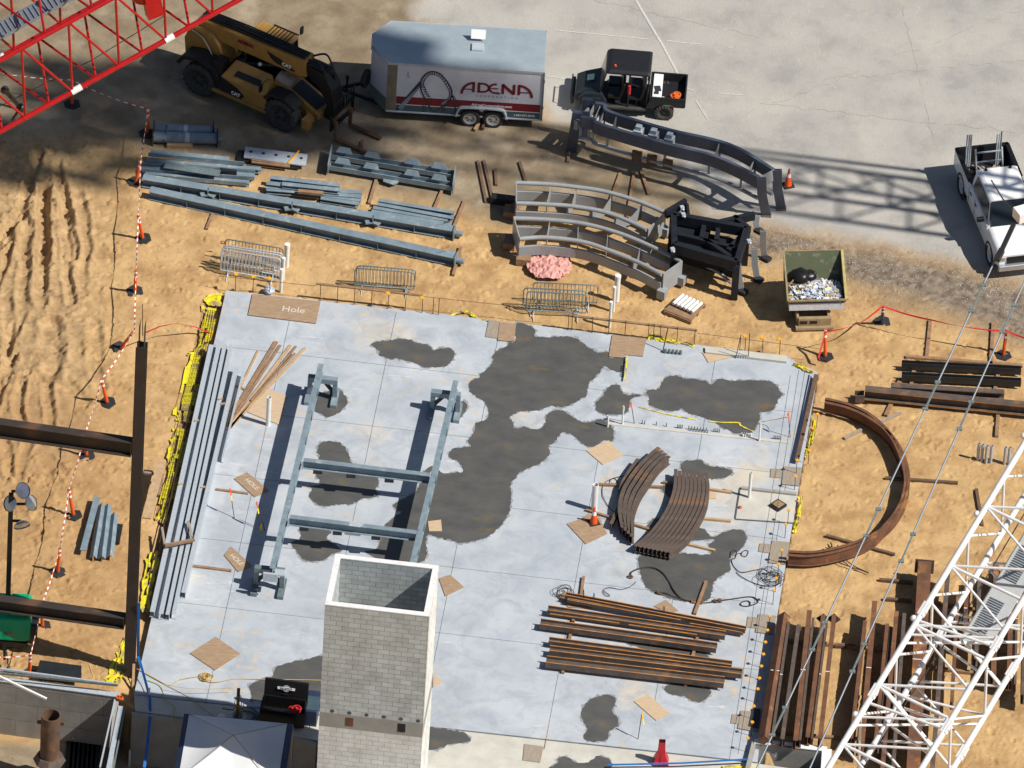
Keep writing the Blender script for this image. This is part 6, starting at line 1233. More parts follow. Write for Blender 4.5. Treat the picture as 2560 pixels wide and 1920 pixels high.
# ================= steel laid on the dirt, upper left =================
zM=Z(320,280,2.572)
def lay(a,c,lab,prof,z=.0,mk='steel',zf=zM,roll=0,grp=None,name='steel_beam',cat_='beam'): return one(name,M().sweep([zf(*a,z),zf(*c,z)],prof,roll=roll),MT[mk],lab,cat_,grp)
for i,(a,c,z,tabs,lab) in enumerate([((95,440),(2095,775),.12,(.2,.47,.73),'upper of the two very long grey steel beams'),((140,520),(2105,950),.12,(),'lower of the two very long grey steel beams')]):
    p,q=zM(*a,z),zM(*c,z);t=thing('steel_beam',lab,'beam',p,'very long grey beams');d=(q-p)
    part('beam_body',M().sweep([p,q],Iprof(.36,.34,.022,.016)),MT['steel'],t)
    for f in tabs: o=p+d*f+Vector((.0,-.22,.02));part('lug_plate',M().box(o,.30,.20,.05,.3).box(o+Vector((.25,-.02,-.02)),.26,.2,.05,-.5).box(o+Vector((.12,.06,.05)),.03,.26,.22),MT['steel'],t)
    part('end_plate',M().bar(q,q+d.normalized()*.04,.44,.48),MT['steel'],t);part('end_tube',M().tube([q,q+d.normalized()*.32],.10,10),MT['steel'],t);part('gusset',M().prism([q+Vector((-.75,.0,.18)),q+Vector((-.1,-.05,.18)),q+Vector((-.1,.16,.34)),q+Vector((-.6,.14,.2))],.02),MT['steel'],t)
    for k_ in range(1,8): m_=p+d*(k_/8);part('stiffener',M().bar(m_,m_+d.normalized()*.014,.335,.345),MT['steel'],t)
# first bundle
names=['topmost','second','third','fourth','fifth','sixth','seventh','eighth','lowest']
for i,(a,c,z) in enumerate([((145,262),(650,310),.28),((130,285),(745,345),.22),((120,318),(855,375),.10),((95,345),(815,400),.10),((80,370),(815,415),.06),((90,388),(810,440),.04),((110,405),(780,462),.02),((105,420),(765,478),.0)]):
    lay(a,c,names[i]+' grey steel section of the large bundle below the pipe columns',Lprof(.16,.20,.02) if i%2 else Iprof(.16,.20,.016,.012),z,grp='large bundle of grey steel')
lay((235,340),(590,395),'flat drilled plate lying on the large grey steel bundle',Rprof(.02,.36),.34,'galvdk',grp=None,name='drilled_plate',cat_='steel plate')
lay((590,380),(700,392),'short dark channel on the right of the large grey bundle',Cprof(.2,.14),.24,'blacksteel')
for i,(a,c,z) in enumerate([((915,428),(1360,480),.26),((990,470),(1365,510),.30),((890,465),(1010,480),.22),((885,490),(1505,525),.12),((890,505),(1500,552),.10),((1080,520),(1495,575),.06),((1240,560),(1480,598),.04)]):
    lay(a,c,['top','narrow upper','short left','long middle','second long','lower','lowest short'][i]+' grey steel section of the middle bundle',Iprof(.15,.20,.016,.012),z,grp='middle bundle of grey steel')
for i,(a,c,z) in enumerate([((1610,575),(2095,655),.20),((1605,600),(2090,690),.14),((1575,622),(2055,705),.08),((1565,645),(2030,722),.06)]):
    lay(a,c,['top','second','third','lowest'][i]+' grey steel section of the small right bundle',Iprof(.15,.17,.016,.012),z,grp='small right bundle of grey steel')
one('timber_bearer',M().bar(zM(1095,510,.3),zM(1255,525,.3),.16,.1),MT['wood'],'short timber lying on the middle grey bundle','timber')
# drilled plate with holes and boards on it
t=thing('drilled_plate','pale grey steel plate with a row of five round holes','steel plate',zM(950,280,.1));P=[zM(755,222,.14),zM(1155,272,.14),zM(1143,345,.14),zM(745,290,.14)]
part('plate',M().prism(P[::-1],.05),MT['galv'],t)
for i in range(5): q=zM(790+i*81,255+i*10.5,.142);part('hole',M().cone(q,q+Vector((0,0,.004)),.065,.065,14),MT['ink'],t)
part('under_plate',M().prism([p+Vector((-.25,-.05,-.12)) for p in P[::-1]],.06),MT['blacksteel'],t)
one('yellow_level',M().bar(zM(1030,330,.17),zM(1100,250,.17),.05,.05),MT['cap'],'yellow bar lying across the right end of the drilled plate','bar')
for a,c,lab in [((795,308),(1040,340),'upper board lying on the drilled plate'),((795,322),(1040,352),'lower board lying on the drilled plate')]: timber(a,c,lab,'wood',.09,.05,.12,zM,'board','board')
timber((250,210),(415,215),'stacked pale boards below the pipe columns','woodlt',.24,.14,GZ,zM,'board_stack','boards')
# pipe columns
for i,(a,c) in enumerate([((170,112),(545,122)),((165,160),(570,172))]):
    p,q=zM(*a,.14),zM(*c,.14);t=thing('pipe_column',['upper','lower'][i]+' thick grey pipe column with square end flange','pipe column',p,'thick grey pipe columns')
    part('pipe_wall',M().tube([p,q],.20,16),MT['steel'],t);part('end_flange',M().bar(q,q+(q-p).normalized()*.04,.46,.60,roll=.1),MT['blacksteel'],t);part('end_spigot',M().tube([q,q+(q-p).normalized()*.18],.12,10),MT['steel'],t);part('base_flange',M().bar(p-(q-p).normalized()*.04,p,.50,.50),MT['wooddk'],t)
    part('pale_band',M().tube([p.lerp(q,.50),p.lerp(q,.57)],.202,16),MT['galv'],t)
one('lashing_strap',M().tube([zM(250,85,.35),zM(240,130,.36),zM(228,200,.1)],.014,5),MT['ink'],'dark strap across the two pipe columns','strap')
# twin channel frame with tabs
t=thing('bolted_frame','pair of grey channels with raised tabs and end plates, lying below the trailer','steel frame',zM(1700,380,GZ))
for a,c in(((1310,275),(2095,405)),((1300,345),(2095,480))):
    p,q=zM(*a,.16),zM(*c,.16);part('channel',M().sweep([p,q],Cprof(.28,.20,.02),roll=math.pi/2),MT['steel'],t)
    for f in(.10,.33,.66,.88):
        m_=p.lerp(q,f);d=(q-p).normalized();part('tab',M().prism([m_-d*.30+ZA*.16,m_+d*.30+ZA*.16,m_+d*.2+ZA*.34+DA*.1,m_-d*.2+ZA*.34+DA*.1],.02,DA*-1),MT['steel'],t)
for x0,y0,x1,y1 in((1310,235,1285,370),(2105,375,2088,500)): part('end_plate',M().bar(zM(x0,y0,.2),zM(x1,y1,.2),.04,.42),MT['steel'],t)
part('lower_plate',M().prism([zM(1645,415,.1),zM(1745,425,.1),zM(1735,455,.1),zM(1700,465,.1),zM(1640,445,.1)][::-1],.04),MT['steel'],t)
for a,c,lab,mk in [((1505,185),(1500,270),'upright timber between the forks and the tabbed frame','wooddk'),((1600,425),(1550,590),'left timber below the tabbed frame','wood'),((2020,505),(1970,620),'right timber below the tabbed frame','wood'),((2165,570),(2095,740),'timber at the right ends of the grey steel','wood'),((2140,870),(2090,1050),'timber under the right end of the lowest long beam','wood'),((545,655),(505,755),'timber poking out below the lowest long beam, left','wood'),((1110,430),(1270,445),'thin pole behind the middle bundle','woodlt')]: timber(a,c,lab,mk,.10,.10,GZ,zM,'dunnage_timber')
zN=Z(0,0,1/1.1573)
for a,c,lab in [((1032,348),(1050,437),'leftmost of three dark timbers near the mud edge'),((1045,347),(1065,435),'middle of three dark timbers near the mud edge'),((1070,366),(1072,400),'short timber right of the three dark ones'),((1122,350),(1135,390),'dark timber above the grey track left end'),((1385,370),(1402,420),'leaning timber right of the two between the tracks'),((1340,375),(1320,430),'left timber between the tracks'),((1370,372),(1355,470),'middle timber between the tracks'),((1232,300),(1227,350),'timber under the left leg of the slate track')]: timber(a,c,lab,'wooddk' if a[0]<1200 else 'wood',.10,.09,GZ,zN,'dunnage_timber')
one('timber_chock',M().bar(G(1186,325,0),G(1198,308,0),.09,.09),MT['woodlt'],'pale wedge timber under the trailer wheels, left','timber');one('timber_chock',M().bar(G(1207,322,0),G(1211,306,0),.09,.09),MT['wooddk'],'dark wedge timber under the trailer wheels, right','timber')
for x,y in((130,400),(150,470),(185,540),(150,640),(230,560)): pass
for i,(x,y,w_,h_) in enumerate([(60,315,.9,.3),(120,410,.5,.5),(110,650,.4,.6),(220,780,.5,.5)]): one('dunnage_block',M().box(zq(x,y,.05),w_,h_,.28,-.1),MT['blacksteel'] if i==0 else MT['wood'],['dark steel chunk in the shadow left of the upper grey track','wood block at the left end of the upper grey track','wood block at the left end of the lower grey track','block under the near corner of the lower grey track'][i],'block')
# angle irons at the lower left
zang=.06
for i,(a,c) in enumerate([((840,1045),(718,1508)),((880,1105),(805,1555)),((935,1110),(880,1560)),((990,1185),(950,1550))]):
    p,q=zH(*a,zang+.12),zH(*c,zang+.12);o=one('angle_iron',M().sweep([p,q],[(-.13,-.10),(0,.06),(.13,-.10),(.115,-.11),(0,.035),(-.115,-.11)] if i else Rprof(.03,.22)),MT['steel'],['flat drilled grey bar at the left of the four angle irons','second of the four grey angle irons, beside the flat one','third of the four grey angle irons','rightmost and shortest of the four grey angle irons'][i],'angle iron','grey angle irons at the lower left')
one('scrap_block',M().box(zH(1022,1365,0),.20,.95,.12,-.06),MT['blacksteel'],'dark block beside the rightmost angle iron','block')
# pink tarp, pallet
b=M();c0=zq(420,865,GZ);rr=random.Random(21);K_=22;o=[]
for i in range(K_):
    for j in range(K_):
        u,v=(i/(K_-1)-.5)*2,(j/(K_-1)-.5)*2;L_=max(abs(u),abs(v),1e-6)/max(math.hypot(u,v),1e-6);o.append(c0+Vector((u*L_*.80+rr.uniform(-.02,.02),v*L_*.72+rr.uniform(-.02,.02),.03+(1-max(abs(u),abs(v))**3)*.12+.07*abs(math.sin(u*3+v*2.2+math.sin(v*4)))+.05*abs(math.sin(v*6-u*7+1))+.04*abs(math.sin(u*11+v*4))+rr.uniform(0,.06))))
b.add(o,[(i*K_+j,(i+1)*K_+j,(i+1)*K_+j+1,i*K_+j+1) for i in range(K_-1) for j in range(K_-1)],False);one('crumpled_tarp',b,MT['pink'],'crumpled pink tarp on the sand below the grey tracks','tarp')
t=thing('pallet','brown wooden pallet on the sand left of the dumpster shadow','pallet',zq(1480,1170,GZ));P=[zq(1330,1180,.05),zq(1470,1060,.05),zq(1655,1140,.05),zq(1545,1268,.05)]
part('deck',M().prism(P[::-1],.03),MT['wood'],t)
for f in(0,.5,1): part('stringer',M().bar(P[0].lerp(P[1],f)-ZA*.09,P[3].lerp(P[2],f)-ZA*.09,.09,.12),MT['wood'],t)
prv=None
for i in range(6):
    p=zq(1400+i*29,1135+i*13,.17);q=zq(1478+i*27,1065+i*13,.17)
    if prv is None: prv=one('pipe_length',M().tube([p,q],.065,10),MT['pvc'],'short white pipe lying among others on the pallet','pipe','white pipes on the pallet');p00=p
    else: dup(prv,prv.location+(p-p00))
# blue-grey bag by the left pipes
b=M();p=zb(685,590,.1);b.ball(p,.20,12,.6,.18);one('plastic_bag',b,mat('bag film',(.55,.60,.66),(.35,.42,.5),9,.35),'crumpled pale blue plastic bag at the slab edge by the Hole sheet','plastic bag')
# ================= recessed pad, right =================
t=thing('mortar_tray','dark square tray of rubble on the recessed pad at the right of the slab','tray',zC(1840,530,.02));c=zC(1840,530,.08);part('tray_body',M().box(c,.42,.42,.10,.85),MT['black'],t);part('contents',M().box(c+ZA*.05,.32,.32,.03,.85),MT['dirt'],t)
one('pad_edge_line',M().bar(G(1850,1220,.02),G(1838,1296,.02),.05,.02).bar(G(1838,1298,.02),G(1984,1308,.02),.04,.02),MT['joint'],'dark line round the left and front of the recessed pad','joint gap');one('pad_edge',M().bar(zC(1540,390,.05),zC(1990,440,.05),.12,.08),MT['wallconc'],'raised dark concrete lip at the top of the recessed pad','concrete lip')  # thin dark lines along the pad's left and front edges
for x,y,lab in((1530,545,'orange scrap at the left edge of the recessed pad'),(2003,495,'pink red scrap at the slab edge beside the recessed pad')): one('scrap',M().ball(zC(x,y,.05),.07,8,.6,.3),MT['orange'] if x<1600 else MT['pink'],lab,'scrap')
# concrete box lower right
t=thing('concrete_box','open concrete box with thick white rim at the bottom of the picture','concrete wall',zL(350,1300,0))
zt_=.25;o=[zL(80,1180,zt_),zL(655,1245,zt_),zL(640,1480,zt_),zL(20,1420,zt_)]
part('back_wall',M().bar(o[0]-ZA*.9,o[1]-ZA*.9,.20,1.8),MT['wallconc'],t);part('right_wall',M().bar(o[1]-ZA*.9,o[1]-ZA*.9+(o[2]-o[1])*2.2,.30,1.8),MT['wallconc'],t);part('left_wall',M().bar(o[0]-ZA*.9,o[0]-ZA*.9+(o[3]-o[0])*2.2,.14,1.8),MT['wallconc'],t)
part('rim',M().bar(o[0]+ZA*.015,o[1]+ZA*.015,.23,.03).bar(o[1]+ZA*.018,o[1]+ZA*.018+(o[2]-o[1])*2.2,.33,.03),MT['white'],t)
part('box_floor',M().prism([p-ZA*1.8 for p in(o[0],o[1],o[1]+(o[2]-o[1])*2.2,o[0]+(o[3]-o[0])*2.2)][::-1],.05),MT['wallconc'],t)
part('rusty_angle',M().bar(zL(215,1208,zt_+.05),zL(380,1228,zt_+.05),.06,.05),MT['rust'],t)
# ================= lower left: pit, wall, pipe, tent =================
zp=-2.3
PANZ=.05
t=thing('retaining_wall','grey retaining wall of large concrete panels behind the pit at the lower left','wall',zI(300,1300,zp))
def vwall(a,c,z0,z1,th,mk,name,par):
    o=part(name,M().bar(a+ZA*((z0+z1)/2-a.z),c+ZA*((z0+z1)/2-c.z),th,z1-z0),MT[mk],par);boxuv(o);return o
wa,wc=G(-260,1664,PANZ),G(292,1738,PANZ);vwall(wa,wc,zp-.2,PANZ,.20,'panel','wall_panel',t)
part('wall_cap',M().bar(wa+ZA*.02,wc+ZA*.02,.24,.03).bar(wa+ZA*.3+DA*.2,wc+ZA*.3+DA*.2,.06,.08),MT['galv'],t)
part('form_wale',M().bar(zI(0,895,.45),zI(930,990,.45),.05,.08),MT['galvdk'],t)
wc2=G(335,1776,0)
vwall(wc+Vector((.0,-.12,0)),G(270,1960,.05),zp-.2,.0,.16,'wallconc','side_wall',t)
t=thing('slab_footing','rough grey footing face under the left end of the lower slab','footing',G(400,1790,-1));
for a,c in(((330,1779),(463,1796)),((463,1796),(700,1828)),((700,1828),(792,1856))): vwall(G(*a,-.02)+Vector((0,-.02,0)),G(*c,-.02)+Vector((0,-.02,0)),zp-.2,-.05,.1,'wallconc','footing_face',t)
t=thing('steel_track_channel','long pale steel channel running down beside the pit','steel channel',zI(860,1400,0))
for a,c,mk,w_ in(((925,1030),(790,1640),'galv',.05),((955,1160),(850,1690),'galv',.16),((985,1180),(890,1690),'galvdk',.05)): part('flange' ,M().bar(zI(*a,.0),zI(*c,.0),w_,.08),MT[mk],t)
one('timber_prop',M().bar(zI(350,940,.1),zI(340,1210,-1.2),.12,.08),MT['wooddk'],'upright brown board against the retaining wall','timber')
one('white_prop',M().bar(zI(-60,895,.9),zI(368,1098,.2),.07,.07),MT['pvc'],'long white pole slanting from the left edge over the wall','pole')
for s,lab in((1,'a'),):
    P=[zI(315,790,.25),zI(645,835,.25),zI(640,950,.25),zI(285,905,.25)];one('dark_sheet',M().prism(P[::-1],.06),MT['blacksteel'],'dark flat metal sheet lying behind the retaining wall','metal sheet')
# rusty pipe standing in pit
pb=zI(385,1560,zp);ph=3.2;t=thing('steel_pipe','rusty open steel pipe with a ring collar standing in the pit','pipe',pb)
ptop=zI(402,1225,.75);axz=ptop-Vector((0,0,0));pb=Vector((ptop.x,ptop.y,zp))
part('pipe_wall',M().ring(Vector((ptop.x,ptop.y,(ptop.z+zp)/2)),ZA,.33,.30,ptop.z-zp,32),mat('brown pipe steel',(.16,.085,.05),(.09,.06,.045),3,.8,0,.2,30,c3=(.30,.14,.05),sc3=.8,t3=.6),t)
part('collar',M().cone(Vector((ptop.x,ptop.y,-1.25)),Vector((ptop.x,ptop.y,-1.05)),.56,.42,8,sm=False),MT['rustdk'],t);part('lug',M().box(ptop+Vector((-.38,0,-.35)),.14,.06,.12).box(ptop+Vector((.38,0,-.35)),.14,.06,.12),MT['rust'],t)
# corrugated dark panels on pit floor
b=M()
for i in range(7): p=zI(560+i*36,1340,zp+.05);b.bar(p,p+Vector((.05,-2.6,0)),.24,.10)
one('pile_sheets',b,MT['blacksteel'],'dark ribbed steel sheets on the pit floor right of the rusty pipe','steel sheets')
for p,h,r,mk,lab in [(zI(1145,1460,zp+.3),1.4,.07,'pvc','upper white pipe in the dark pit'),(zI(1122,1600,zp),.75,.08,'pvc','lower white pipe in the dark pit'),(zI(1022,1625,zp),.7,.04,'pvc','thin white pipe in the dark pit')]: pipe(p,h,r,lab,'white pipes in the pit',mk)
t=thing('barrel','dark blue lidded barrel in the pit left of the white canopy','barrel',zI(1375,1480,zp));c=zI(1372,1340,zp+1.0);part('drum',M().lathe(Vector((c.x,c.y,zp)),ZA,[(0,0),(0,.34),(.32,.36),(.34,.34),(.66,.36),(.68,.34),(.98,.35)],24),mat('navy drum',(.02,.035,.07),(.015,.025,.05),3,.5),t);part('lid',M().lathe(Vector((c.x,c.y,zp+.98)),ZA,[(0,.36),(.04,.36),(.05,.30),(.03,.0)],24),mat('navy lid',(.06,.085,.12),(.045,.065,.095),3,.5),t)
# canopy
z0_=.55
t=thing('pop_up_canopy','white pop up canopy with navy valance at the bottom of the picture','canopy',G(560,1900,zp))
C0=zI(1455,1212,z0_);C1=zF(668,668,z0_);ex_=(C1-C0);W_=3.7;exn=ex_.normalized();eyn=ZA.cross(exn)
C1=C0+exn*W_;C2=C1-eyn*W_;C3=C0-eyn*W_;pk_=C0+exn*W_/2-eyn*W_/2+ZA*.85
i0,i1,i2,i3=[p+ (pk_-p)*.10+ZA*.06 for p in(C0,C1,C2,C3)]
b=M()
for a,c in((i0,i1),(i1,i2),(i2,i3),(i3,i0)):
    n_=10;o=[]
    for i in range(n_+1):
        for j in range(n_+1-i if False else n_+1):
            e=a.lerp(c,j/n_);v=e.lerp(pk_,i/n_);v=v-ZA*.14*math.sin(math.pi*i/n_)*(1-abs(j/n_-.5)*1.2);o.append(v)
    b.add(o,[(i*(n_+1)+j,i*(n_+1)+j+1,(i+1)*(n_+1)+j+1,(i+1)*(n_+1)+j) for i in range(n_) for j in range(n_)],True)
part('canopy_top',b,MT['canopy'],t)
b=M()
for a,c,d,e in((C0,C1,i1,i0),(C1,C2,i2,i1),(C2,C3,i3,i2),(C3,C0,i0,i3)): b.add([a,c,d,e],[(0,1,2,3)]);b.add([a,c,c-ZA*.32,a-ZA*.32],[(0,1,2,3)])
part('valance',b,MT['canopyblue'],t)
for p in(C0,C1,C2,C3): part('canopy_leg',M().bar(Vector((p.x,p.y,zp)),p-ZA*.05,.05,.05,up=Vector((0,1,0))),MT['galv'],t)
for a in(i0,i1,i2,i3): part('seam',M().tube([a.lerp(pk_,f)+ZA*(.012-.0*f) for f in(0,.25,.5,.75,1)],.012,4),MT['plygrey'],t)
# toolbox
t=thing('job_box','open black job site tool box with a round logo inside its raised lid','tool box',zF(540,640,0));zt0=.0
a0,a1=zF(355,655,.35),zF(690,700,.35);d=(a1-a0).normalized();nrm=ZA.cross(d);Lb=1.5
p0=zF(345,650,.10);ps=[p0,p0+d*Lb,p0+d*Lb+nrm*.75,p0+nrm*.75]
part('box_wall',M().bar(ps[0]+ZA*.3,ps[1]+ZA*.3,.04,.6).bar(ps[1]+ZA*.3,ps[2]+ZA*.3,.04,.6).bar(ps[2]+ZA*.3,ps[3]+ZA*.3,.04,.6).bar(ps[3]+ZA*.3,ps[0]+ZA*.3,.04,.6),MT['black'],t)
part('box_floor',M().prism([p+ZA*.12 for p in ps],.04),MT['black'],t)
lid0,lid1=ps[3]+ZA*.62,ps[2]+ZA*.62;lu=(ZA*.98+nrm*.2).normalized()
lidm=part('lid',M().prism([lid0,lid1,lid1+lu*.62,lid0+lu*.62],.10,lu.cross(d)*-1),MT['black'],t)
cc=(lid0+lid1)/2+lu*.36-nrm*.03
nn=d.cross(lu);off_=nn*(.012)
part('logo_disc',M().cone(cc+nn*.0,cc+nn*.012,.125,.125,20),MT['galv'],t);part('logo_banner',M().bar(cc-d*.30+nn*.016,cc+d*.30+nn*.016,.012,.09,up=lu),MT['tape'],t)
text('JACKPOT',.10,MT['ink'],t,cc+nn*.026,d,lu,off=.003)
part('latch',M().bar(cc-d*.1-lu*.22+nn*.01,cc+d*.1-lu*.22+nn*.01,.012,.04,up=lu),MT['blacksteel'],t)
b=M();q=ps[0]+d*1.12+nrm*.35+ZA*.42
for i in range(6): b.torus(q+Vector((random.uniform(-.1,.1),random.uniform(-.06,.06),i*.01)),(random.uniform(-.4,.4),random.uniform(-.4,.4),1),.16,.02,12,5)
one('air_hose',b,MT['tapered'],'red cord and hoses inside the open black tool box','cord')
t=thing('pallet_jack_handle','black looped handle standing behind the open tool box','handle',zF(570,560,0));q=zF(568,425,.4);part('shaft',M().tube([q,zF(568,360,.85)],.025,6),MT['black'],t);part('grip_loop',M().torus(zF(570,372,.85),(0,-.7,.7),.16,.02,18,6),MT['black'],t)
t=thing('tool_cabinet','dark blue grey cabinet between the tool box and the block tower','cabinet',zF(760,560,-.3));part('cabinet_body',M().box(zF(762,560,.2),.42,1.1,.9,-PHI),mat('navy cabinet',(.03,.045,.09),(.02,.03,.065),3,.5),t,bev=.02);part('cabinet_top',M().box(zF(762,500,.66),.46,.7,.03,-PHI),MT['slate'],t)
one('cardboard_box',M().box(zF(730,660,-.2),.38,.36,.3,-.15),mat('cardboard',(.33,.26,.19),(.28,.21,.15),4,.9),'open brown cardboard box beside the canopy and the tower','cardboard box')
# post with coiled hoses
t=thing('cable_post','dark post draped with cables left of the open tool box','post',zF(165,620,0));q=zF(168,625,-.02);part('pole',M().bar(q,q+ZA*1.35,.11,.11,up=Vector((0,1,0))),MT['wooddk'],t)
part('cross_arm',M().bar(zF(50,540,.2),zF(140,555,.35),.03,.03),MT['black'],t)
b=M()
for i in range(5): b.tube(cat([q+ZA*1.2,q+Vector((-.1+i*.07,-.1,.9)),q+Vector((-.14+i*.08,-.12,.5)),q+Vector((0,-.06,.85))],4),.012,4)
part('draped_cables',b,MT['rope'],t)
b=M();rr=random.Random(8)
for i in range(12): b.torus(zF(245+rr.uniform(-12,12),600+rr.uniform(-8,8),.05+i*.012),(rr.uniform(-.15,.15),rr.uniform(-.15,.15),1),rr.uniform(.26,.42),.016,20,4)
one('hose_coil',b,MT['galvdk'],'grey coiled cable heap at the foot of the cable post','coil')
b=M()
for i in range(5): b.torus(zF(170+rr.uniform(-25,5),610+rr.uniform(-10,10),.05+i*.02),(rr.uniform(-.15,.15),rr.uniform(-.15,.15),1),rr.uniform(.2,.3),.018,18,4)
one('hose_coil',b,MT['pvc'],'white hose coil beside the cable post','coil')
one('bucket_lid',M().cone(zF(40,612,.2),zF(40,612,.24),.15,.15,16),MT['white'],'round white lid peeping out behind the canopy','lid')
# ropes and strap
loopwire([(1080,860),(1200,920),(1340,990),(1420,945),(1560,920),(1620,905),(1690,915),(1640,960),(1580,950),(1700,965),(1850,940),(2050,942),(2300,945),(2560,950)],zI,'yellow rope running across the lower slab to the tower',.014,'rope')
b=M()
for i in range(9): b.torus(zI(1625+rr.uniform(-12,12),925+rr.uniform(-8,8),.03+i*.008),(rr.uniform(-.3,.3),rr.uniform(-.3,.3),1),rr.uniform(.08,.22),.013,14,4)
one('rope_coil',b,MT['rope'],'small coil of yellow rope on the slab below the striped plywood','rope coil')
loopwire([(1080,860),(1340,1000),(1500,1090),(1700,1240)],zI,'pale tan rope slanting to the canopy',.012,'rope');loopwire([(1165,950),(1260,990),(1290,1050),(1290,1090),(1360,1140),(1385,1180),(1350,1260)],zI,'pale green cord wandering over the lower slab',.014,'greencord');loopwire([(1340,990),(1500,1015),(1700,1018),(1860,1008)],zI,'thin brown line running to the cable post',.009,'rope',z=.3)
loopwire([(660,950),(640,850),(660,800),(700,820),(740,930),(750,860),(780,800),(720,810)],zI,'tan cord loops on the sand beside the tall column foot',.014,'rope',z=GZ+.02)
st_=[(1098,340),(1092,600),(1092,760),(1150,960),(1185,1090),(1185,1250),(1165,1450),(1140,1640)];
one('blue_strap',M().sweep([zI(x,y,z) for (x,y),z in zip(st_,(3.2,1.6,.5,.2,.1,-.1,-.3,-.6))],Rprof(.02,.10),up=Vector((0,1,0))),MT['blue'],'long blue strap hanging beside the tall column down into the pit','strap')
one('white_tube',M().tube([zI(1180,1012,.35),zI(1178,1110,-.1)],.035,8),MT['pvc'],'thin white tube end beside the blue strap','pipe')
one('form_board',M().bar(zI(1058,820,.5),zI(1045,1170,-.8),.09,.06),MT['woodlt'],'narrow pale board standing against the tall column foot','board')
b=M()
for i in range(9): b.box(zI(945+rr.uniform(-20,25),1085+rr.uniform(-15,15),.1),rr.uniform(.06,.14),.06,.05,rr.uniform(0,3))
one('scrap_heap',b,MT['orangeglow'],'orange and pale scraps at the foot of the tall column','scraps',kind='stuff')
one('blue_line',M().sweep([G(1520,1912,.15),G(1700,1908,.2),G(1870,1898,.25)],Rprof(.02,.07)),MT['blue'],'blue strap crossing the bottom edge near the concrete box','strap')
# light tower and green machine
zO=Z(0,1480,8.29)
t=thing('light_tower','green mobile light tower body with its mast folded up at the left edge','light tower',G(30,1620,GZ))
GR=MT['green'];c=zO(320,560,.9)
bx0=G(-62,1604,.35);bx1=G(76,1612,.35);dx_=(bx1-bx0);L_=dx_.length;dx_.normalize();dy_=ZA.cross(dx_)
def LL(x,y,z): return bx0+dx_*x+dy_*y+ZA*(z-.35)
part('cover',M().prism([LL(0,0,1.45),LL(L_-.15,0,1.45),LL(L_,.12,1.45),LL(L_,1.25,1.45),LL(L_-.15,1.4,1.45),LL(0,1.4,1.45)],1.02),GR,t,bev=.12)
part('cover_ridge',M().box(LL(L_-.42,.72,1.49),.62,1.1,.12,math.atan2(dx_.y,dx_.x)),GR,t,bev=.05);part('cover_recess',M().ball(LL(L_-.95,.55,1.42),.24,12,.4),MT['ink'],t)
part('side_vent',M().box(LL(L_+.08,.7,.78),.26,1.15,.62,math.atan2(dx_.y,dx_.x)),MT['blackplastic'],t,bev=.06)
part('chassis',M().box(LL(L_/2-.2,.65,.30),L_+.2,1.3,.2,math.atan2(dx_.y,dx_.x)),MT['black'],t)
part('drawbar',M().bar(LL(.55,0,.3),LL(.55,-1.3,.3),.14,.12).bar(LL(1.0,0,.35),LL(1.05,-.75,.3),.10,.10),MT['black'],t);part('jack_chain',M().tube(cat([LL(1.1,-.4,.3),LL(1.15,-.8,.25),LL(1.2,-1.0,.1),LL(1.05,-1.15,.0)],5),.025,5),MT['blacksteel'],t)
part('brand_mark',ribbon(ribbon(M(),[(0,.12),(.06,0),(.10,.08),(.14,0),(.20,.12)],.045,LL(L_-.78,-.02,.74),dx_,ZA),[(.0,0),(.0,0.001)],.001,LL(L_-.5,-.02,.74),dx_,ZA),MT['tapered'],t)
part('brand_mark',ribbon(M(),[(-.14,.12),(-.08,.0),(-.03,.10)],.045,LL(L_-.78,-.021,.74),dx_,ZA),MT['ink'],t)
mb_=LL(L_-.85,.95,1.0);ms=M();tz=G(36,1335,0)
def mz(py):
    lo,hi=0,20
    for _ in range(40):
        mi=(lo+hi)/2
        if PJ(Vector((mb_.x,mb_.y,mi)))[1]>py: lo=mi
        else: hi=mi
    return lo
part('mast',M().bar(mb_,Vector((mb_.x,mb_.y,mz(1235))),.16,.16,up=Vector((0,1,0))),MT['blacksteel'],t)
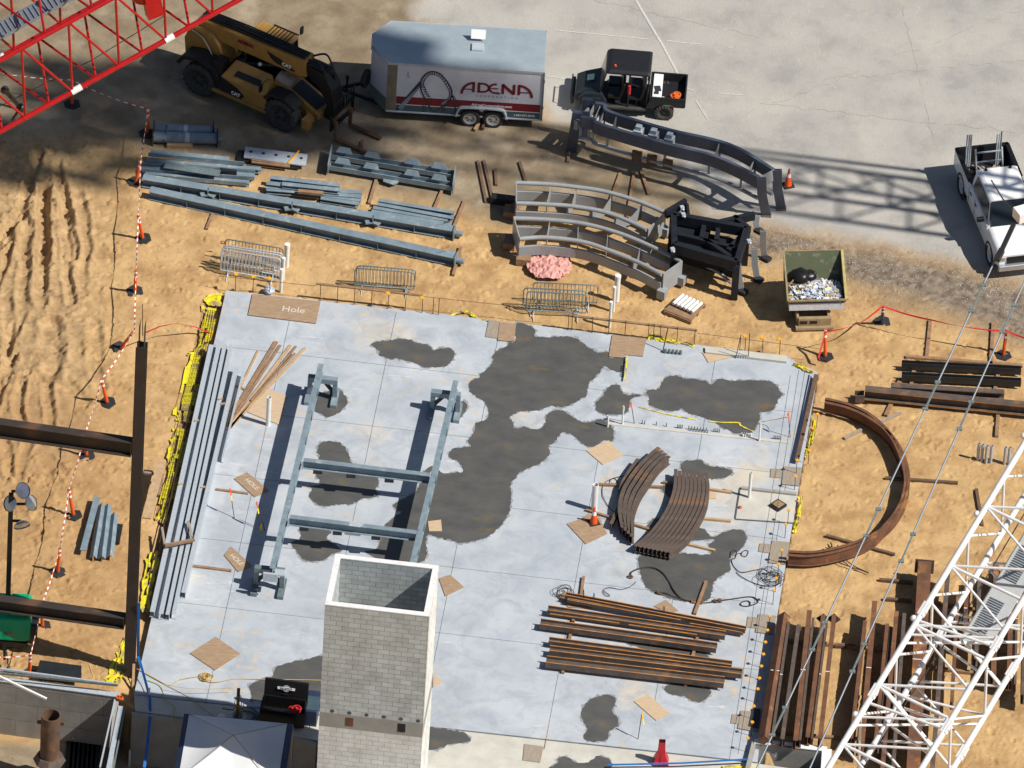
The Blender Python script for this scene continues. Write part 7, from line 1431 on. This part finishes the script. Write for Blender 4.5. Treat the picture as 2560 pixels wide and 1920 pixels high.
for (px,py,ax) in((50,1228,(.5,-.5,.6)),(34,1260,(-.6,-.5,.5)),(68,1260,(.8,-.3,.6)),(52,1302,(.3,-.8,-.5))):
    z=mz(py);p=G(px,py,z);ax=Vector(ax).normalized();q=Vector((mb_.x,mb_.y,z))
    lamp=thing('lamp',None,None);lamp.parent=t;lamp.location=-Vector(t.location)*0
    part('reflector',M().lathe(p,ax,[(0,.05),(.04,.16),(.12,.26),(.20,.29),(.21,.28)],18),MT['chrome'],lamp);part('lens',M().lathe(p,ax,[(.18,.27),(.2,.0)],18),MT['chrome'],lamp);part('arm',M().bar(q,p,.07,.07),MT['black'],lamp)
# markings on the apron
b=M()
for pts in([(1590,0),(1622,55),(1655,110),(1690,175),(1700,195)],[(1702,202),(1720,222),(1735,226)],[(1740,252),(1768,296)],[(1385,75),(1480,84),(1620,98)],[(1665,101),(1700,106),(1755,110)],[(1365,190),(1400,195),(1430,198)],[(1795,232),(1860,238)],[(1820,118),(1832,118)]):
    for a,c in zip(pts[:-1],pts[1:]): b.bar(G(*a,GZ+.012),G(*c,GZ+.012),.09 if pts[0][0]==1590 else .05,.006)
one('ground_marking',b,MT['chalk'],None,None,kind='structure')
b=M();rr=random.Random(5)
for (x0,y0,x1,y1,nn) in((2560,20,1750,330,40),(2250,0,2330,340,24),(1480,0,1900,90,22),(1900,260,2560,330,30),(2060,200,2560,150,26)):
    pr=None
    for i in range(nn+1):
        f=i/nn;q=G(x0+(x1-x0)*f+rr.uniform(-5,5),y0+(y1-y0)*f+rr.uniform(-5,5),GZ+.004)
        if pr is not None and rr.random()<.8: b.bar(pr,q,.012,.004)
        pr=q
one('crack_line',b,MT['plygrey'],None,None,kind='structure')
# small litter stones over the site
b=M();rr=random.Random(77)
for i in range(2300):
    x,y=rr.uniform(0,2560),rr.uniform(330,1900)
    if i<1900: x=rr.uniform(1830,2560);y=575+(x-1830)*.17+rr.triangular(-50,190,30)
    p=G(x,y,GZ)
    if i>=1900 and not(x<500-(y-700)*.25 or x>2060-(y-900)*.17 or y<700+x*.12-40): continue
    s=rr.uniform(.006,.02);b.box(p+ZA*.01,s*2,s*1.3,s,Matrix.Rotation(rr.uniform(0,3),3,'Z')@Matrix.Rotation(rr.uniform(-.5,.5),3,'X'))
one('loose_stones',b,MT['conccream'],'scattered pale stones and crumbs over the soil','stones',kind='stuff')
